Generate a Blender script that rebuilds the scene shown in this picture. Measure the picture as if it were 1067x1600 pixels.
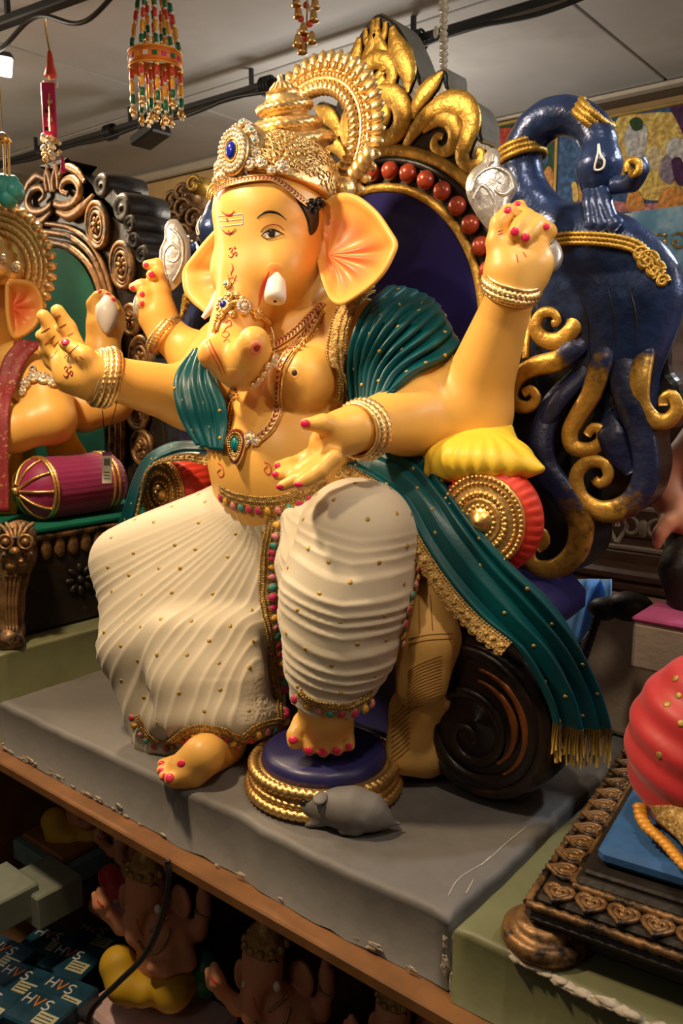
import bpy, bmesh, math, random
import numpy as np
from mathutils import Vector, Matrix
from mathutils.bvhtree import BVHTree
for o in list(bpy.data.objects): bpy.data.objects.remove(o)
SC = bpy.context.scene
COL = SC.collection
random.seed(4); RNG = np.random.default_rng(4)
pi = math.pi
# ------------------------------------------------------------------ camera (18 mm on a small sensor, portrait)
F = 1285.0; CX = 533.5; CY = 800.0
PITCH = math.atan(213/F); YAW = math.radians(39.3)
FH = np.array([-math.sin(YAW), math.cos(YAW), 0]); RT = np.array([math.cos(YAW), math.sin(YAW), 0])
FW = FH*math.cos(PITCH)+np.array([0, 0, -math.sin(PITCH)]); UP = np.cross(RT, FW)
CAM = np.array([0.506, -0.836, 1.5])
cd = bpy.data.cameras.new('camera'); cam = bpy.data.objects.new('camera', cd); COL.objects.link(cam)
cd.sensor_fit = 'HORIZONTAL'; cd.sensor_width = 14.95; cd.lens = F/1067*14.95
cd.clip_start = .02
cam.matrix_world = Matrix(((RT[0], UP[0], -FW[0], CAM[0]), (RT[1], UP[1], -FW[1], CAM[1]), (RT[2], UP[2], -FW[2], CAM[2]), (0, 0, 0, 1)))
cd.dof.use_dof = True; cd.dof.focus_distance = 1.42; cd.dof.aperture_fstop = 5.0
SC.camera = cam
# ------------------------------------------------------------------ light
SC.view_settings.view_transform = 'Standard'; SC.view_settings.look = 'None'
SC.view_settings.exposure = 0.55; SC.view_settings.gamma = 1.0
SC.view_settings.use_curve_mapping = False
wd = bpy.data.worlds.new('world'); SC.world = wd; wd.use_nodes = True
wd.node_tree.nodes['Background'].inputs[0].default_value = (1.0, .78, .55, 1)
wd.node_tree.nodes['Background'].inputs[1].default_value = 0.035
def lamp(name, loc, target, power, size, color, kind='SPOT', angle=70, blend=.6):
    l = bpy.data.lights.new(name, kind); l.energy = power; l.color = color
    if kind == 'SPOT':
        l.spot_size = math.radians(angle); l.spot_blend = blend; l.shadow_soft_size = size
    elif kind == 'AREA':
        l.shape = 'DISK'; l.size = size
    else: l.shadow_soft_size = size
    o = bpy.data.objects.new(name, l); COL.objects.link(o); o.location = loc
    o.rotation_euler = (Vector(target)-Vector(loc)).to_track_quat('-Z', 'Y').to_euler()
    return o
WARM = (1.0, .74, .46); WARMW = (1.0, .83, .62); COOL = (.86, .93, 1.0)
lamp('aisle_spot', (-.85, -.40, 2.42), (-.55, .25, 1.3), 66, .06, WARM, 'SPOT', 105, .7)
lamp('torso_fill_spot', (-.35, -1.35, 2.40), (-.5, .25, 1.42), 34, .06, WARM, 'SPOT', 32, .6)  # added frontal fill for chest and belly; narrow cone spares the plinth front
lamp('track_spot', (-1.72, .42, 2.30), (-.6, .2, 1.1), 40, .05, WARM, 'SPOT', 85, .8)
lamp('right_spot', (.28, -.12, 2.40), (-.02, .55, 1.15), 18, .05, WARMW, 'SPOT', 75, .8)
lamp('back_spot', (.55, 1.25, 2.40), (-.05, .55, 1.75), 26, .06, COOL, 'SPOT', 90, .8)
for i, (x, y, e) in enumerate(((1.4, .6, 22), (-2.7, -.1, 26), (-1.3, 1.5, 9), (-.3, -1.8, 2.5))):
    lamp('fill_point', (x, y, 2.0 if y > 1 else 2.2), (x, y, 0), e, .12, (WARMW if x < -2 else (1.0, .93, .84)), 'POINT')  # added unseen fill points that lift the ceiling and the dim parts
# ------------------------------------------------------------------ projection helpers: measured picture point -> place in the room
def ray(x, y): return FW+RT*((x-CX)/F)-UP*((y-CY)/F)
def at(x, y, X=None, Y=None, Z=None, D=None):
    d = ray(x, y)
    if X is not None: t = (X-CAM[0])/d[0]
    elif Y is not None: t = (Y-CAM[1])/d[1]
    elif Z is not None: t = (Z-CAM[2])/d[2]
    else: t = D
    return CAM+d*t
def dep(P): return float((np.asarray(P)-CAM)@FW)
M = -0.575; ZP = 0.8
# ------------------------------------------------------------------ materials
MATS = {}
def mat(name, col, rough=.5, metal=0., var=.12, scale=40., bump=.0, bscale=60., col2=None, mixscale=6., mixlo=.45, mixhi=.6, spec=.5, emit=0., alpha=None, sss=0., sheen=0., coat=0., trans=0.):
    if name in MATS: return MATS[name]
    m = bpy.data.materials.new(name); m.use_nodes = True; MATS[name] = m
    nt = m.node_tree; N = nt.nodes; L = nt.links; b = N['Principled BSDF']
    tc = N.new('ShaderNodeTexCoord')
    nz = N.new('ShaderNodeTexNoise'); nz.inputs['Scale'].default_value = scale; nz.inputs['Detail'].default_value = 4
    L.new(tc.outputs['Object'], nz.inputs['Vector'])
    r = N.new('ShaderNodeValToRGB'); c = np.array(col[:3])
    r.color_ramp.elements[0].position = .3; r.color_ramp.elements[1].position = .7
    r.color_ramp.elements[0].color = (*np.clip(c*(1-var), 0, 1), 1); r.color_ramp.elements[1].color = (*np.clip(c*(1+var), 0, 1), 1)
    L.new(nz.outputs['Fac'], r.inputs['Fac']); out = r.outputs['Color']
    if col2 is not None:
        n2 = N.new('ShaderNodeTexNoise'); n2.inputs['Scale'].default_value = mixscale; n2.inputs['Detail'].default_value = 6; n2.inputs['Roughness'].default_value = .65
        L.new(tc.outputs['Object'], n2.inputs['Vector'])
        r2 = N.new('ShaderNodeValToRGB'); r2.color_ramp.elements[0].position = mixlo; r2.color_ramp.elements[1].position = mixhi
        L.new(n2.outputs['Fac'], r2.inputs['Fac'])
        mx = N.new('ShaderNodeMix'); mx.data_type = 'RGBA'
        L.new(r2.outputs['Color'], mx.inputs['Factor']); L.new(out, mx.inputs['A']); mx.inputs['B'].default_value = (*col2[:3], 1)
        out = mx.outputs['Result']
    L.new(out, b.inputs['Base Color'])
    b.inputs['Roughness'].default_value = rough; b.inputs['Metallic'].default_value = metal; b.inputs['Specular IOR Level'].default_value = spec
    if sss: b.inputs['Subsurface Weight'].default_value = sss; b.inputs['Subsurface Radius'].default_value = (.02, .01, .005)
    if sheen: b.inputs['Sheen Weight'].default_value = sheen
    if coat: b.inputs['Coat Weight'].default_value = coat; b.inputs['Coat Roughness'].default_value = .15
    if trans: b.inputs['Transmission Weight'].default_value = trans
    if emit: L.new(out, b.inputs['Emission Color']); b.inputs['Emission Strength'].default_value = emit
    if bump:
        n3 = N.new('ShaderNodeTexNoise'); n3.inputs['Scale'].default_value = bscale; n3.inputs['Detail'].default_value = 5
        L.new(tc.outputs['Object'], n3.inputs['Vector'])
        bp = N.new('ShaderNodeBump'); bp.inputs['Strength'].default_value = bump; bp.inputs['Distance'].default_value = .004
        L.new(n3.outputs['Fac'], bp.inputs['Height']); L.new(bp.outputs['Normal'], b.inputs['Normal'])
    return m
def vmat(name, stops, rough=.5, metal=(0, 0), bump=0., bscale=60., noise=.0, coat=0., spec=.5):
    """paint that blends between colours by the vertex attribute 'k' (airbrushed pigment)"""
    if name in MATS: return MATS[name]
    m = bpy.data.materials.new(name); m.use_nodes = True; MATS[name] = m
    nt = m.node_tree; N = nt.nodes; L = nt.links; b = N['Principled BSDF']
    a = N.new('ShaderNodeAttribute'); a.attribute_name = 'k'; out = a.outputs['Fac']
    if noise:
        tc = N.new('ShaderNodeTexCoord'); nz = N.new('ShaderNodeTexNoise'); nz.inputs['Scale'].default_value = 70; nz.inputs['Detail'].default_value = 6
        L.new(tc.outputs['Object'], nz.inputs['Vector'])
        ma = N.new('ShaderNodeMath'); ma.operation = 'MULTIPLY_ADD'; ma.inputs[1].default_value = noise*2; L.new(nz.outputs['Fac'], ma.inputs[0])
        s = N.new('ShaderNodeMath'); s.operation = 'SUBTRACT'; s.inputs[1].default_value = noise; L.new(out, s.inputs[0])
        L.new(s.outputs[0], ma.inputs[2]); out = ma.outputs[0]
    r = N.new('ShaderNodeValToRGB'); cr = r.color_ramp
    while len(cr.elements) < len(stops): cr.elements.new(.5)
    for e, (p, c) in zip(cr.elements, stops): e.position = p; e.color = (*c, 1)
    L.new(out, r.inputs['Fac']); L.new(r.outputs['Color'], b.inputs['Base Color'])
    b.inputs['Roughness'].default_value = rough; b.inputs['Specular IOR Level'].default_value = spec
    if metal[0] != metal[1]:
        mr = N.new('ShaderNodeMapRange'); mr.inputs['To Min'].default_value = metal[0]; mr.inputs['To Max'].default_value = metal[1]
        L.new(out, mr.inputs['Value']); L.new(mr.outputs['Result'], b.inputs['Metallic'])
    else: b.inputs['Metallic'].default_value = metal[0]
    if coat: b.inputs['Coat Weight'].default_value = coat; b.inputs['Coat Roughness'].default_value = .2
    if bump:
        tc = N.new('ShaderNodeTexCoord'); n3 = N.new('ShaderNodeTexNoise'); n3.inputs['Scale'].default_value = bscale; n3.inputs['Detail'].default_value = 5
        L.new(tc.outputs['Object'], n3.inputs['Vector'])
        bp = N.new('ShaderNodeBump'); bp.inputs['Strength'].default_value = bump; bp.inputs['Distance'].default_value = .004
        L.new(n3.outputs['Fac'], bp.inputs['Height']); L.new(bp.outputs['Normal'], b.inputs['Normal'])
    return m
mat('skin', (.81, .445, .098), .42, var=.05, scale=9, bump=.05, bscale=90, sss=.08)
mat('gold', (.80, .50, .17), .34, .85, .15, 60, .35, 120)
mat('pale_gold', (.86, .60, .26), .36, .8, .12, 90, .25, 200)
mat('throne_gold', (.50, .30, .055), .42, .6, .3, 50, .6, 90, col2=(.10, .06, .02), mixscale=26, mixlo=.62, mixhi=.8)
mat('black', (.012, .011, .012), .35, 0, .2, 30, .3, 70)
mat('navy_panel', (.008, .006, .105), .7, 0, .12, 8, .06, 40, spec=.2)
mat('navy_gloss', (.022, .045, .135), .3, .35, .35, 14, .7, 45, col2=(.007, .009, .02), mixscale=9, mixlo=.48, mixhi=.7)
mat('bead_red', (.46, .065, .028), .32, .25, .2, 40, .15, 60, coat=.4)
mat('hair_black', (.012, .01, .01), .35, 0, .2, 60, .3, 90)
mat('nail_pink', (.80, .03, .11), .3, 0, .05)
mat('white_paint', (.82, .78, .72), .35, 0, .05, 20)
mat('red_paint', (.62, .05, .03), .5, 0, .1)
mat('blush', (.86, .27, .12), .45, 0, .06)
mat('dark_paint', (.02, .012, .012), .45)
mat('iris', (.03, .018, .012), .2)
mat('maroon_paint', (.30, .03, .02), .5)
mat('plinth_grey', (.165, .155, .145), .62, 0, .12, 7, .25, 35, col2=(.095, .088, .082), mixscale=3.5, mixlo=.5, mixhi=.72)
mat('wood_edge', (.22, .095, .03), .5, 0, .25, 14, .2, 60)
mat('plaster', (.46, .40, .32), .8, 0, .15, 60, .4, 120)
mat('olive_base', (.145, .15, .072), .5, 0, .15, 9, .2, 40)
# ------------------------------------------------------------------ objects
def tag(o, label=None, cat=None, group=None, kind=None):
    if label: o['label'] = label
    if cat: o['category'] = cat
    if group: o['group'] = group
    if kind: o['kind'] = kind
    return o
def thing(name, loc, label, cat, group=None):
    o = bpy.data.objects.new(name, None); COL.objects.link(o); o.location = tuple(float(v) for v in loc); o.empty_display_size = .05
    return tag(o, label, cat, group)
def wloc(o):
    p = Vector((0, 0, 0))
    while o is not None: p += o.location; o = o.parent
    return p
def link(o, parent):
    COL.objects.link(o)
    if parent is not None:
        o.parent = parent
        o.location = Vector(o.location)-wloc(parent)
    return o
def mo(name, V, Fc, m, parent=None, smooth=True, k=None, mi=None):
    """one mesh object; vertices given in room coordinates, origin moved to their lower centre"""
    V = np.asarray(V, float)
    org = np.array([(V[:, 0].min()+V[:, 0].max())/2, (V[:, 1].min()+V[:, 1].max())/2, V[:, 2].min()])
    me = bpy.data.meshes.new(name)
    me.from_pydata((V-org).tolist(), [], [tuple(int(i) for i in f) for f in Fc] if not isinstance(Fc, np.ndarray) else Fc.tolist())
    mm = m if isinstance(m, (list, tuple)) else [m]
    for q in mm: me.materials.append(MATS[q] if isinstance(q, str) else q)
    if smooth: me.polygons.foreach_set('use_smooth', np.ones(len(me.polygons), bool))
    if k is not None:
        a = me.attributes.new('k', 'FLOAT', 'POINT'); a.data.foreach_set('value', np.asarray(k, np.float32))
    if mi is not None: me.polygons.foreach_set('material_index', np.asarray(mi, np.int32))
    me.update()
    o = bpy.data.objects.new(name, me); o.location = tuple(org)
    return link(o, parent)
def dupe(o, loc, parent=None, rot=None, scale=None):
    c = o.copy(); c.parent = None; c.location = tuple(float(v) for v in loc)
    if rot is not None: c.rotation_euler = rot
    if scale is not None: c.scale = scale
    return link(c, parent)
class MB:
    """collects geometry for one mesh"""
    def __init__(s): s.V = []; s.F = []; s.K = []; s.n = 0
    def add(s, V, Fc, k=0.):
        V = np.asarray(V, float).reshape(-1, 3); s.V.append(V)
        s.F += [tuple(int(i)+s.n for i in f) for f in Fc]; s.n += len(V)
        s.K.append(np.broadcast_to(np.asarray(k, float), (len(V),)))
        return s
    def obj(s, name, m, parent=None, smooth=True):
        return mo(name, np.concatenate(s.V), s.F, m, parent, smooth, np.concatenate(s.K))
    def tube(s, *a, **k): return s.add(*tube(*a, **k))
    def box(s, *a, **k): return s.add(*box(*a, **k))
    def ball(s, *a, **k): return s.add(*ball(*a, **k))
    def lathe(s, *a, **k): return s.add(*lathe(*a, **k))
def nrm(v): v = np.asarray(v, float); return v/(np.linalg.norm(v)+1e-12)
def spl(P, n=8, closed=False):
    """Catmull-Rom through rows of P (any width)"""
    P = np.asarray(P, float)
    if closed: Q = np.vstack([P[-1], P, P[0], P[1]])
    else: Q = np.vstack([2*P[0]-P[1], P, 2*P[-1]-P[-2]])
    out = []
    t = np.linspace(0, 1, n, endpoint=False)[:, None]
    for i in range(1, len(Q)-2):
        a, b, c, d = Q[i-1], Q[i], Q[i+1], Q[i+2]
        out.append(.5*((2*b)+(-a+c)*t+(2*a-5*b+4*c-d)*t*t+(-a+3*b-3*c+d)*t**3))
    out = np.vstack(out)
    return out if closed else np.vstack([out, P[-1]])
def resample(P, n):
    P = np.asarray(P, float); d = np.r_[0, np.cumsum(np.linalg.norm(np.diff(P[:, :3], axis=0), axis=1))]
    t = np.linspace(0, d[-1], n)
    return np.stack([np.interp(t, d, P[:, i]) for i in range(P.shape[1])], 1)
def gridf(nu, nv, cu=False, cv=False, off=0):
    f = []
    for i in range(nu if cu else nu-1):
        for j in range(nv if cv else nv-1):
            i2 = (i+1) % nu; j2 = (j+1) % nv
            f.append((off+i*nv+j, off+i2*nv+j, off+i2*nv+j2, off+i*nv+j2))
    return f
def tube(P, r, n=8, closed=False, flat=1., up=None, caps=True):
    """sweep a circle/ellipse along P; r scalar or per point; flat squashes along 'up'"""
    P = np.asarray(P, float); m = len(P); r = np.broadcast_to(np.asarray(r, float), (m,))
    if closed: T = np.roll(P, -1, 0)-np.roll(P, 1, 0)
    else: T = np.gradient(P, axis=0)
    T /= np.linalg.norm(T, axis=1)[:, None]+1e-12
    if up is None:
        u = nrm(np.cross(T[0], [0.31, .2, .93])); Us = []
        for t in T: u = nrm(u-t*(u@t)); Us.append(u)
        U = np.array(Us)
    else:
        u0 = np.broadcast_to(np.asarray(up, float), (m, 3)); U = u0-T*np.sum(T*u0, 1)[:, None]; U /= np.linalg.norm(U, axis=1)[:, None]+1e-9
    W = np.cross(T, U); a = np.linspace(0, 2*pi, n, endpoint=False)
    V = P[:, None]+(U[:, None]*np.sin(a)[None, :, None]*flat+W[:, None]*np.cos(a)[None, :, None])*r[:, None, None]
    f = gridf(m, n, closed, True)
    V = V.reshape(-1, 3)
    if caps and not closed:
        f.append(tuple(range(n-1, -1, -1))); f.append(tuple((m-1)*n+i for i in range(n)))
    return V, f
def box(c, s, R=None, bev=0.):
    c = np.asarray(c, float); h = np.asarray(s, float)/2
    if bev <= 0:
        V = np.array([[x, y, z] for x in (-1, 1) for y in (-1, 1) for z in (-1, 1)])*h
        f = [(0, 1, 3, 2), (4, 6, 7, 5), (0, 4, 5, 1), (2, 3, 7, 6), (0, 2, 6, 4), (1, 5, 7, 3)]
    else:
        bev = min(bev, h.min()*.95); V = []; 
        for x in (-1, 1):
            for y in (-1, 1):
                for z in (-1, 1):
                    q = np.array([x, y, z])*h
                    for ax in range(3):
                        w = q-np.array([x, y, z])*bev; w[ax] = q[ax]; V.append(w)
        V = np.array(V); bm = bmesh.new()
        vs = [bm.verts.new(v) for v in V]; res = bmesh.ops.convex_hull(bm, input=vs)
        bm.verts.index_update(); V = np.array([v.co[:] for v in bm.verts]); f = [tuple(v.index for v in q.verts) for q in bm.faces]; bm.free()
    if R is not None: V = V@np.asarray(R).T
    return V+c, f
def rotz(a): return np.array([[math.cos(a), -math.sin(a), 0], [math.sin(a), math.cos(a), 0], [0, 0, 1]])
def frame(n, up=(0, 0, 1)):
    """matrix whose columns are right, up, normal"""
    n = nrm(n); r = np.cross(up, n)
    if np.linalg.norm(r) < 1e-4: r = np.array([1., 0, 0])
    r = nrm(r); return np.stack([r, np.cross(n, r), n], 1)
def ball(c, r, nu=10, nv=7, R=None):
    r = np.broadcast_to(np.asarray(r, float), (3,)); V = [[0, 0, 1]]
    for i in range(1, nv):
        t = pi*i/nv
        for j in range(nu): a = 2*pi*j/nu; V.append([math.sin(t)*math.cos(a), math.sin(t)*math.sin(a), math.cos(t)])
    V.append([0, 0, -1]); V = np.array(V)*r; f = []
    for j in range(nu):
        j2 = (j+1) % nu; f.append((0, 1+j, 1+j2))
        for i in range(nv-2): a = 1+i*nu; f.append((a+j, a+nu+j, a+nu+j2, a+j2))
        f.append((len(V)-1, 1+(nv-2)*nu+j2, 1+(nv-2)*nu+j))
    if R is not None: V = V@np.asarray(R).T
    return V+np.asarray(c, float), f
def lathe(prof, c=(0, 0, 0), R=None, n=32, squash=(1, 1)):
    """prof rows (radius, height) turned about the local z axis; R columns give local axes"""
    prof = np.asarray(prof, float); a = np.linspace(0, 2*pi, n, endpoint=False)
    V = np.stack([np.outer(prof[:, 0], np.cos(a))*squash[0], np.outer(prof[:, 0], np.sin(a))*squash[1], np.repeat(prof[:, 1:2], n, 1)], 2).reshape(-1, 3)
    f = gridf(len(prof), n, False, True)
    if prof[0, 0] > 1e-5: f.append(tuple(range(n)))
    if prof[-1, 0] > 1e-5: f.append(tuple((len(prof)-1)*n+i for i in range(n)))
    if R is not None: V = V@np.asarray(R).T
    return V+np.asarray(c, float), f
def prism(P2, y0, y1, O, R, bev=0., inset=None):
    """extrude a 2D outline (local x,y) from local z y0 to y1, with a bevelled front at y1"""
    P2 = np.asarray(P2, float); n = len(P2)
    area = .5*np.sum(P2[:, 0]*np.roll(P2[:, 1], -1)-np.roll(P2[:, 0], -1)*P2[:, 1])
    if area < 0: P2 = P2[::-1]
    T = np.roll(P2, -1, 0)-np.roll(P2, 1, 0); T /= np.linalg.norm(T, axis=1)[:, None]+1e-9
    Nn = np.stack([-T[:, 1], T[:, 0]], 1)
    rings = [(P2, y0)]
    if bev > 0:
        for q in (0., .5, 1.):
            ang = q*pi/2; rings.append((P2+Nn*bev*(1-math.cos(ang)), y1-bev*(1-math.sin(ang))))
    else: rings.append((P2, y1))
    V = np.concatenate([np.c_[p, np.full(n, z)] for p, z in rings]); f = gridf(len(rings), n, False, True)
    f.append(tuple(range(n-1, -1, -1))); f.append(tuple((len(rings)-1)*n+i for i in range(n)))
    return V@np.asarray(R).T+np.asarray(O), f
def solid_sheet(G, th):
    """thick sheet from a grid of points G[nu,nv,3]"""
    nu, nv = G.shape[:2]
    du = np.gradient(G, axis=0); dv = np.gradient(G, axis=1); N = np.cross(du, dv); N /= np.linalg.norm(N, axis=2)[..., None]+1e-12
    V = np.concatenate([(G+N*th/2).reshape(-1, 3), (G-N*th/2).reshape(-1, 3)]); o = nu*nv
    f = gridf(nu, nv); f += [tuple(reversed([i+o for i in q])) for q in f]
    for i in range(nu-1):
        f.append((i*nv, o+i*nv, o+(i+1)*nv, (i+1)*nv)); a = nv-1; f.append((i*nv+a, (i+1)*nv+a, o+(i+1)*nv+a, o+i*nv+a))
    for j in range(nv-1):
        f.append((j, j+1, o+j+1, o+j)); a = (nu-1)*nv; f.append((a+j, o+a+j, o+a+j+1, a+j+1))
    return V, f
# ------------------------------------------------------------------ soft implicit modelling (smooth unions meshed on a grid)
class SDF:
    def __init__(s, lo, hi, h):
        s.h = h; s.lo = np.asarray(lo, float); n = np.ceil((np.asarray(hi)-s.lo)/h).astype(int)+1
        s.n = n; s.f = np.full(n, .08, np.float32)
        s.ax = [(s.lo[i]+h*np.arange(n[i])).astype(np.float32) for i in range(3)]
    def _win(s, lo, hi):
        a = np.clip(np.floor((np.asarray(lo)-s.lo)/s.h).astype(int), 0, s.n); b = np.clip(np.ceil((np.asarray(hi)-s.lo)/s.h).astype(int)+1, 0, s.n)
        return tuple(slice(int(p), int(q)) for p, q in zip(a, b))
    def _put(s, w, d, k, sub=False):
        g = s.f[w]
        if sub: d = -d; hh = np.clip(.5-.5*(d-g)/k, 0, 1); s.f[w] = d*(1-hh)+g*hh+k*hh*(1-hh) if False else np.maximum(g, d)+np.maximum(k-np.abs(g-d), 0)**2/(4*k)
        else: s.f[w] = np.minimum(g, d)-np.maximum(k-np.abs(g-d), 0)**2/(4*k)
    def cone(s, a, b, ra, rb, k=.02, sub=False):
        a = np.asarray(a, float); b = np.asarray(b, float); m = max(ra, rb)+k+2*s.h
        w = s._win(np.minimum(a, b)-m, np.maximum(a, b)+m)
        x, y, z = [s.ax[i][w[i]] for i in range(3)]
        if min(len(x), len(y), len(z)) == 0: return
        x = x[:, None, None]; y = y[None, :, None]; z = z[None, None, :]
        ba = b-a; L = float(ba@ba)+1e-12
        t = np.clip(((x-a[0])*ba[0]+(y-a[1])*ba[1]+(z-a[2])*ba[2])/L, 0, 1)
        d = np.sqrt((x-a[0]-ba[0]*t)**2+(y-a[1]-ba[1]*t)**2+(z-a[2]-ba[2]*t)**2)-(ra+(rb-ra)*t)
        s._put(w, d.astype(np.float32), k, sub)
    def ell(s, c, r, k=.02, R=None, sub=False):
        c = np.asarray(c, float); r = np.broadcast_to(np.asarray(r, float), (3,)); m = r.max()+k+2*s.h
        w = s._win(c-m, c+m); x, y, z = [s.ax[i][w[i]] for i in range(3)]
        if min(len(x), len(y), len(z)) == 0: return
        P = np.stack(np.meshgrid(x-c[0], y-c[1], z-c[2], indexing='ij'), -1)
        if R is not None: P = P@np.asarray(R, np.float32)
        k0 = np.linalg.norm(P/r, axis=-1); k1 = np.linalg.norm(P/(r*r), axis=-1)+1e-9
        s._put(w, (k0*(k0-1)/k1).astype(np.float32), k, sub)
    def chain(s, pts, k=.02, scale=1.):
        """pts rows: (px, py, radius in px, depth or ('X',v)/('Y',v))"""
        Q = []
        for x, y, r, d in pts:
            p = at(x, y, **({d[0]: d[1]} if isinstance(d, tuple) else {'D': d})); Q.append((p, r*dep(p)/F*scale))
        for (a, ra), (b, rb) in zip(Q[:-1], Q[1:]): s.cone(a, b, ra, rb, k)
        return Q
    def chain3(s, pts, k=.02):
        for a, b in zip(pts[:-1], pts[1:]): s.cone(a[:3], b[:3], a[3], b[3], k)
    def mesh(s, smooth=2):
        f = s.f; ins = f < 0; n = f.shape
        cnt = np.zeros(tuple(q-1 for q in n), np.int8)
        for dx in (0, 1):
            for dy in (0, 1):
                for dz in (0, 1): cnt += ins[dx:n[0]-1+dx, dy:n[1]-1+dy, dz:n[2]-1+dz]
        act = (cnt > 0) & (cnt < 8); idx = np.argwhere(act); ids = np.full(act.shape, -1, np.int32); ids[act] = np.arange(len(idx))
        co = [(0, 0, 0), (1, 0, 0), (0, 1, 0), (1, 1, 0), (0, 0, 1), (1, 0, 1), (0, 1, 1), (1, 1, 1)]
        cv = np.stack([f[idx[:, 0]+c[0], idx[:, 1]+c[1], idx[:, 2]+c[2]] for c in co], 1)
        acc = np.zeros((len(idx), 3)); num = np.zeros(len(idx))
        for a in range(8):
            for bit in range(3):
                if co[a][bit] == 0:
                    b = a | (1 << bit); va, vb = cv[:, a], cv[:, b]; cr = (va < 0) != (vb < 0)
                    t = np.where(cr, va/np.where(cr, va-vb, 1), 0); p = np.repeat(np.array(co[a], float)[None], len(idx), 0); p[:, bit] += t
                    acc[cr] += p[cr]; num[cr] += 1
        V = s.lo+(idx+acc/num[:, None])*s.h; quads = []
        for ax in range(3):
            o1, o2 = [(1, 2), (2, 0), (0, 1)][ax]
            sl0 = [slice(None)]*3; sl1 = [slice(None)]*3; sl0[ax] = slice(0, n[ax]-1); sl1[ax] = slice(1, n[ax])
            A = ins[tuple(sl0)]; B = ins[tuple(sl1)]; e = np.argwhere(A != B)
            e = e[(e[:, o1] > 0) & (e[:, o1] < n[o1]-1) & (e[:, o2] > 0) & (e[:, o2] < n[o2]-1)]
            flip = A[e[:, 0], e[:, 1], e[:, 2]]
            def g(d1, d2):
                q = e.copy(); q[:, o1] -= d1; q[:, o2] -= d2; return ids[q[:, 0], q[:, 1], q[:, 2]]
            q = np.stack([g(1, 1), g(0, 1), g(0, 0), g(1, 0)], 1); q[~flip] = q[~flip][:, ::-1]; quads.append(q)
        Fq = np.concatenate(quads); Fq = Fq[(Fq >= 0).all(1)]
        for _ in range(smooth):
            S = np.zeros_like(V); c = np.zeros(len(V))
            for i in range(4):
                a, b = Fq[:, i], Fq[:, (i+1) % 4]
                for d in range(3): S[:, d] += np.bincount(a, V[b, d], len(V))+np.bincount(b, V[a, d], len(V))
                c += np.bincount(a, minlength=len(V))+np.bincount(b, minlength=len(V))
            V = V*.45+S/np.maximum(c, 1)[:, None]*.55
        return V, Fq
def vnormals(V, Fq):
    N = np.cross(V[Fq[:, 2]]-V[Fq[:, 0]], V[Fq[:, 3]]-V[Fq[:, 1]]); out = np.zeros_like(V)
    for i in range(4):
        for d in range(3): out[:, d] += np.bincount(Fq[:, i], N[:, d], len(V))
    return out/(np.linalg.norm(out, axis=1)[:, None]+1e-12)
class Surf:
    """ray-cast surface so that painted marks, jewellery and trim sit on what they decorate"""
    def __init__(s, V, Fq): s.b = BVHTree.FromPolygons(np.asarray(V).tolist(), [tuple(int(i) for i in q) for q in Fq])
    def hit(s, x, y):
        d = nrm(ray(x, y)); h = s.b.ray_cast(Vector(CAM), Vector(d))
        if h[0] is None: return None, None
        n = np.array(h[1]); n = n if n@d < 0 else -n
        return np.array(h[0]), n
    def near(s, p):
        h = s.b.find_nearest(Vector(p)); return np.array(h[0]), np.array(h[1])
    def path(s, pts, n=6, off=0., closed=False, dense=True):
        P = spl(pts, n, closed) if dense else np.asarray(pts, float); out = []; N = []
        for x, y in P[:, :2]:
            p, q = s.hit(x, y)
            if p is not None: out.append(p+q*off); N.append(q)
        return np.array(out), np.array(N)
def stroke(S, pts, w, off=.0008, n=6):
    """thin painted line on a surface: pts px, w width in px (tapers if tuple)"""
    P, N = S.path(pts, n, off)
    if len(P) < 3: return None
    k = len(P); D = np.array([dep(p) for p in P]); t = np.linspace(0, 1, k)
    ww = np.interp(t, np.linspace(0, 1, len(w)), w) if hasattr(w, '__len__') else np.full(k, w)
    T = np.gradient(P, axis=0); B = np.cross(T, N); B /= np.linalg.norm(B, axis=1)[:, None]+1e-9
    r = (ww*D/F/2)[:, None]
    G = np.stack([P-B*r-N*.0006, P-B*r*.6+N*.0002, P+B*r*.6+N*.0002, P+B*r-N*.0006], 1)
    return G.reshape(-1, 3), gridf(k, 4)
def decal(S, outline, off=.0008, n=5, rings=4):
    O = spl(outline, n, True); c = O.mean(0); V = []; 
    p0, n0 = S.hit(*c)
    if p0 is None: return None
    V.append(p0+n0*(off+.0004))
    for j in range(1, rings+1):
        for q in O:
            a = c+(q-c)*j/rings; p, m = S.hit(*a)
            if p is None: p, m = p0, n0
            V.append(p+m*(off if j < rings else -.0004))
    k = len(O); f = [(0, 1+i, 1+(i+1) % k) for i in range(k)]
    for j in range(rings-1):
        for i in range(k): a = 1+j*k; f.append((a+i, a+k+i, a+k+(i+1) % k, a+(i+1) % k))
    return np.array(V), f
# ================================================================== the room
mat('ceiling_paint', (.50, .49, .47), .75, 0, .10, 2.5, .1, 30, col2=(.36, .34, .30), mixscale=1.1, mixlo=.5, mixhi=.75)
mat('slat_wood', (.62, .40, .17), .55, 0, .16, 5, .08, 40)
mat('cornice_white', (.60, .52, .40), .6, 0, .06)
mat('floor_tile', (.05, .042, .035), .5, 0, .15, 6)
mat('wall_paint', (.42, .33, .22), .7, 0, .08, 4)
mat('groove_dark', (.10, .06, .03), .8)
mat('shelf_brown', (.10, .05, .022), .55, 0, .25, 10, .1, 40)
mat('rail_black', (.012, .011, .011), .45, 0, .2)
ZC = 2.5
def struct(o): o['kind'] = 'structure'; return o
struct(mo('floor', *box((-1.2, -.4, -.025), (7.6, 6.2, .05)), 'floor_tile', None, False))
ceil = struct(mo('ceiling', *box((-1.2, -.4, ZC+.045), (7.6, 6.2, .05)), 'groove_dark', None, False))
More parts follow.
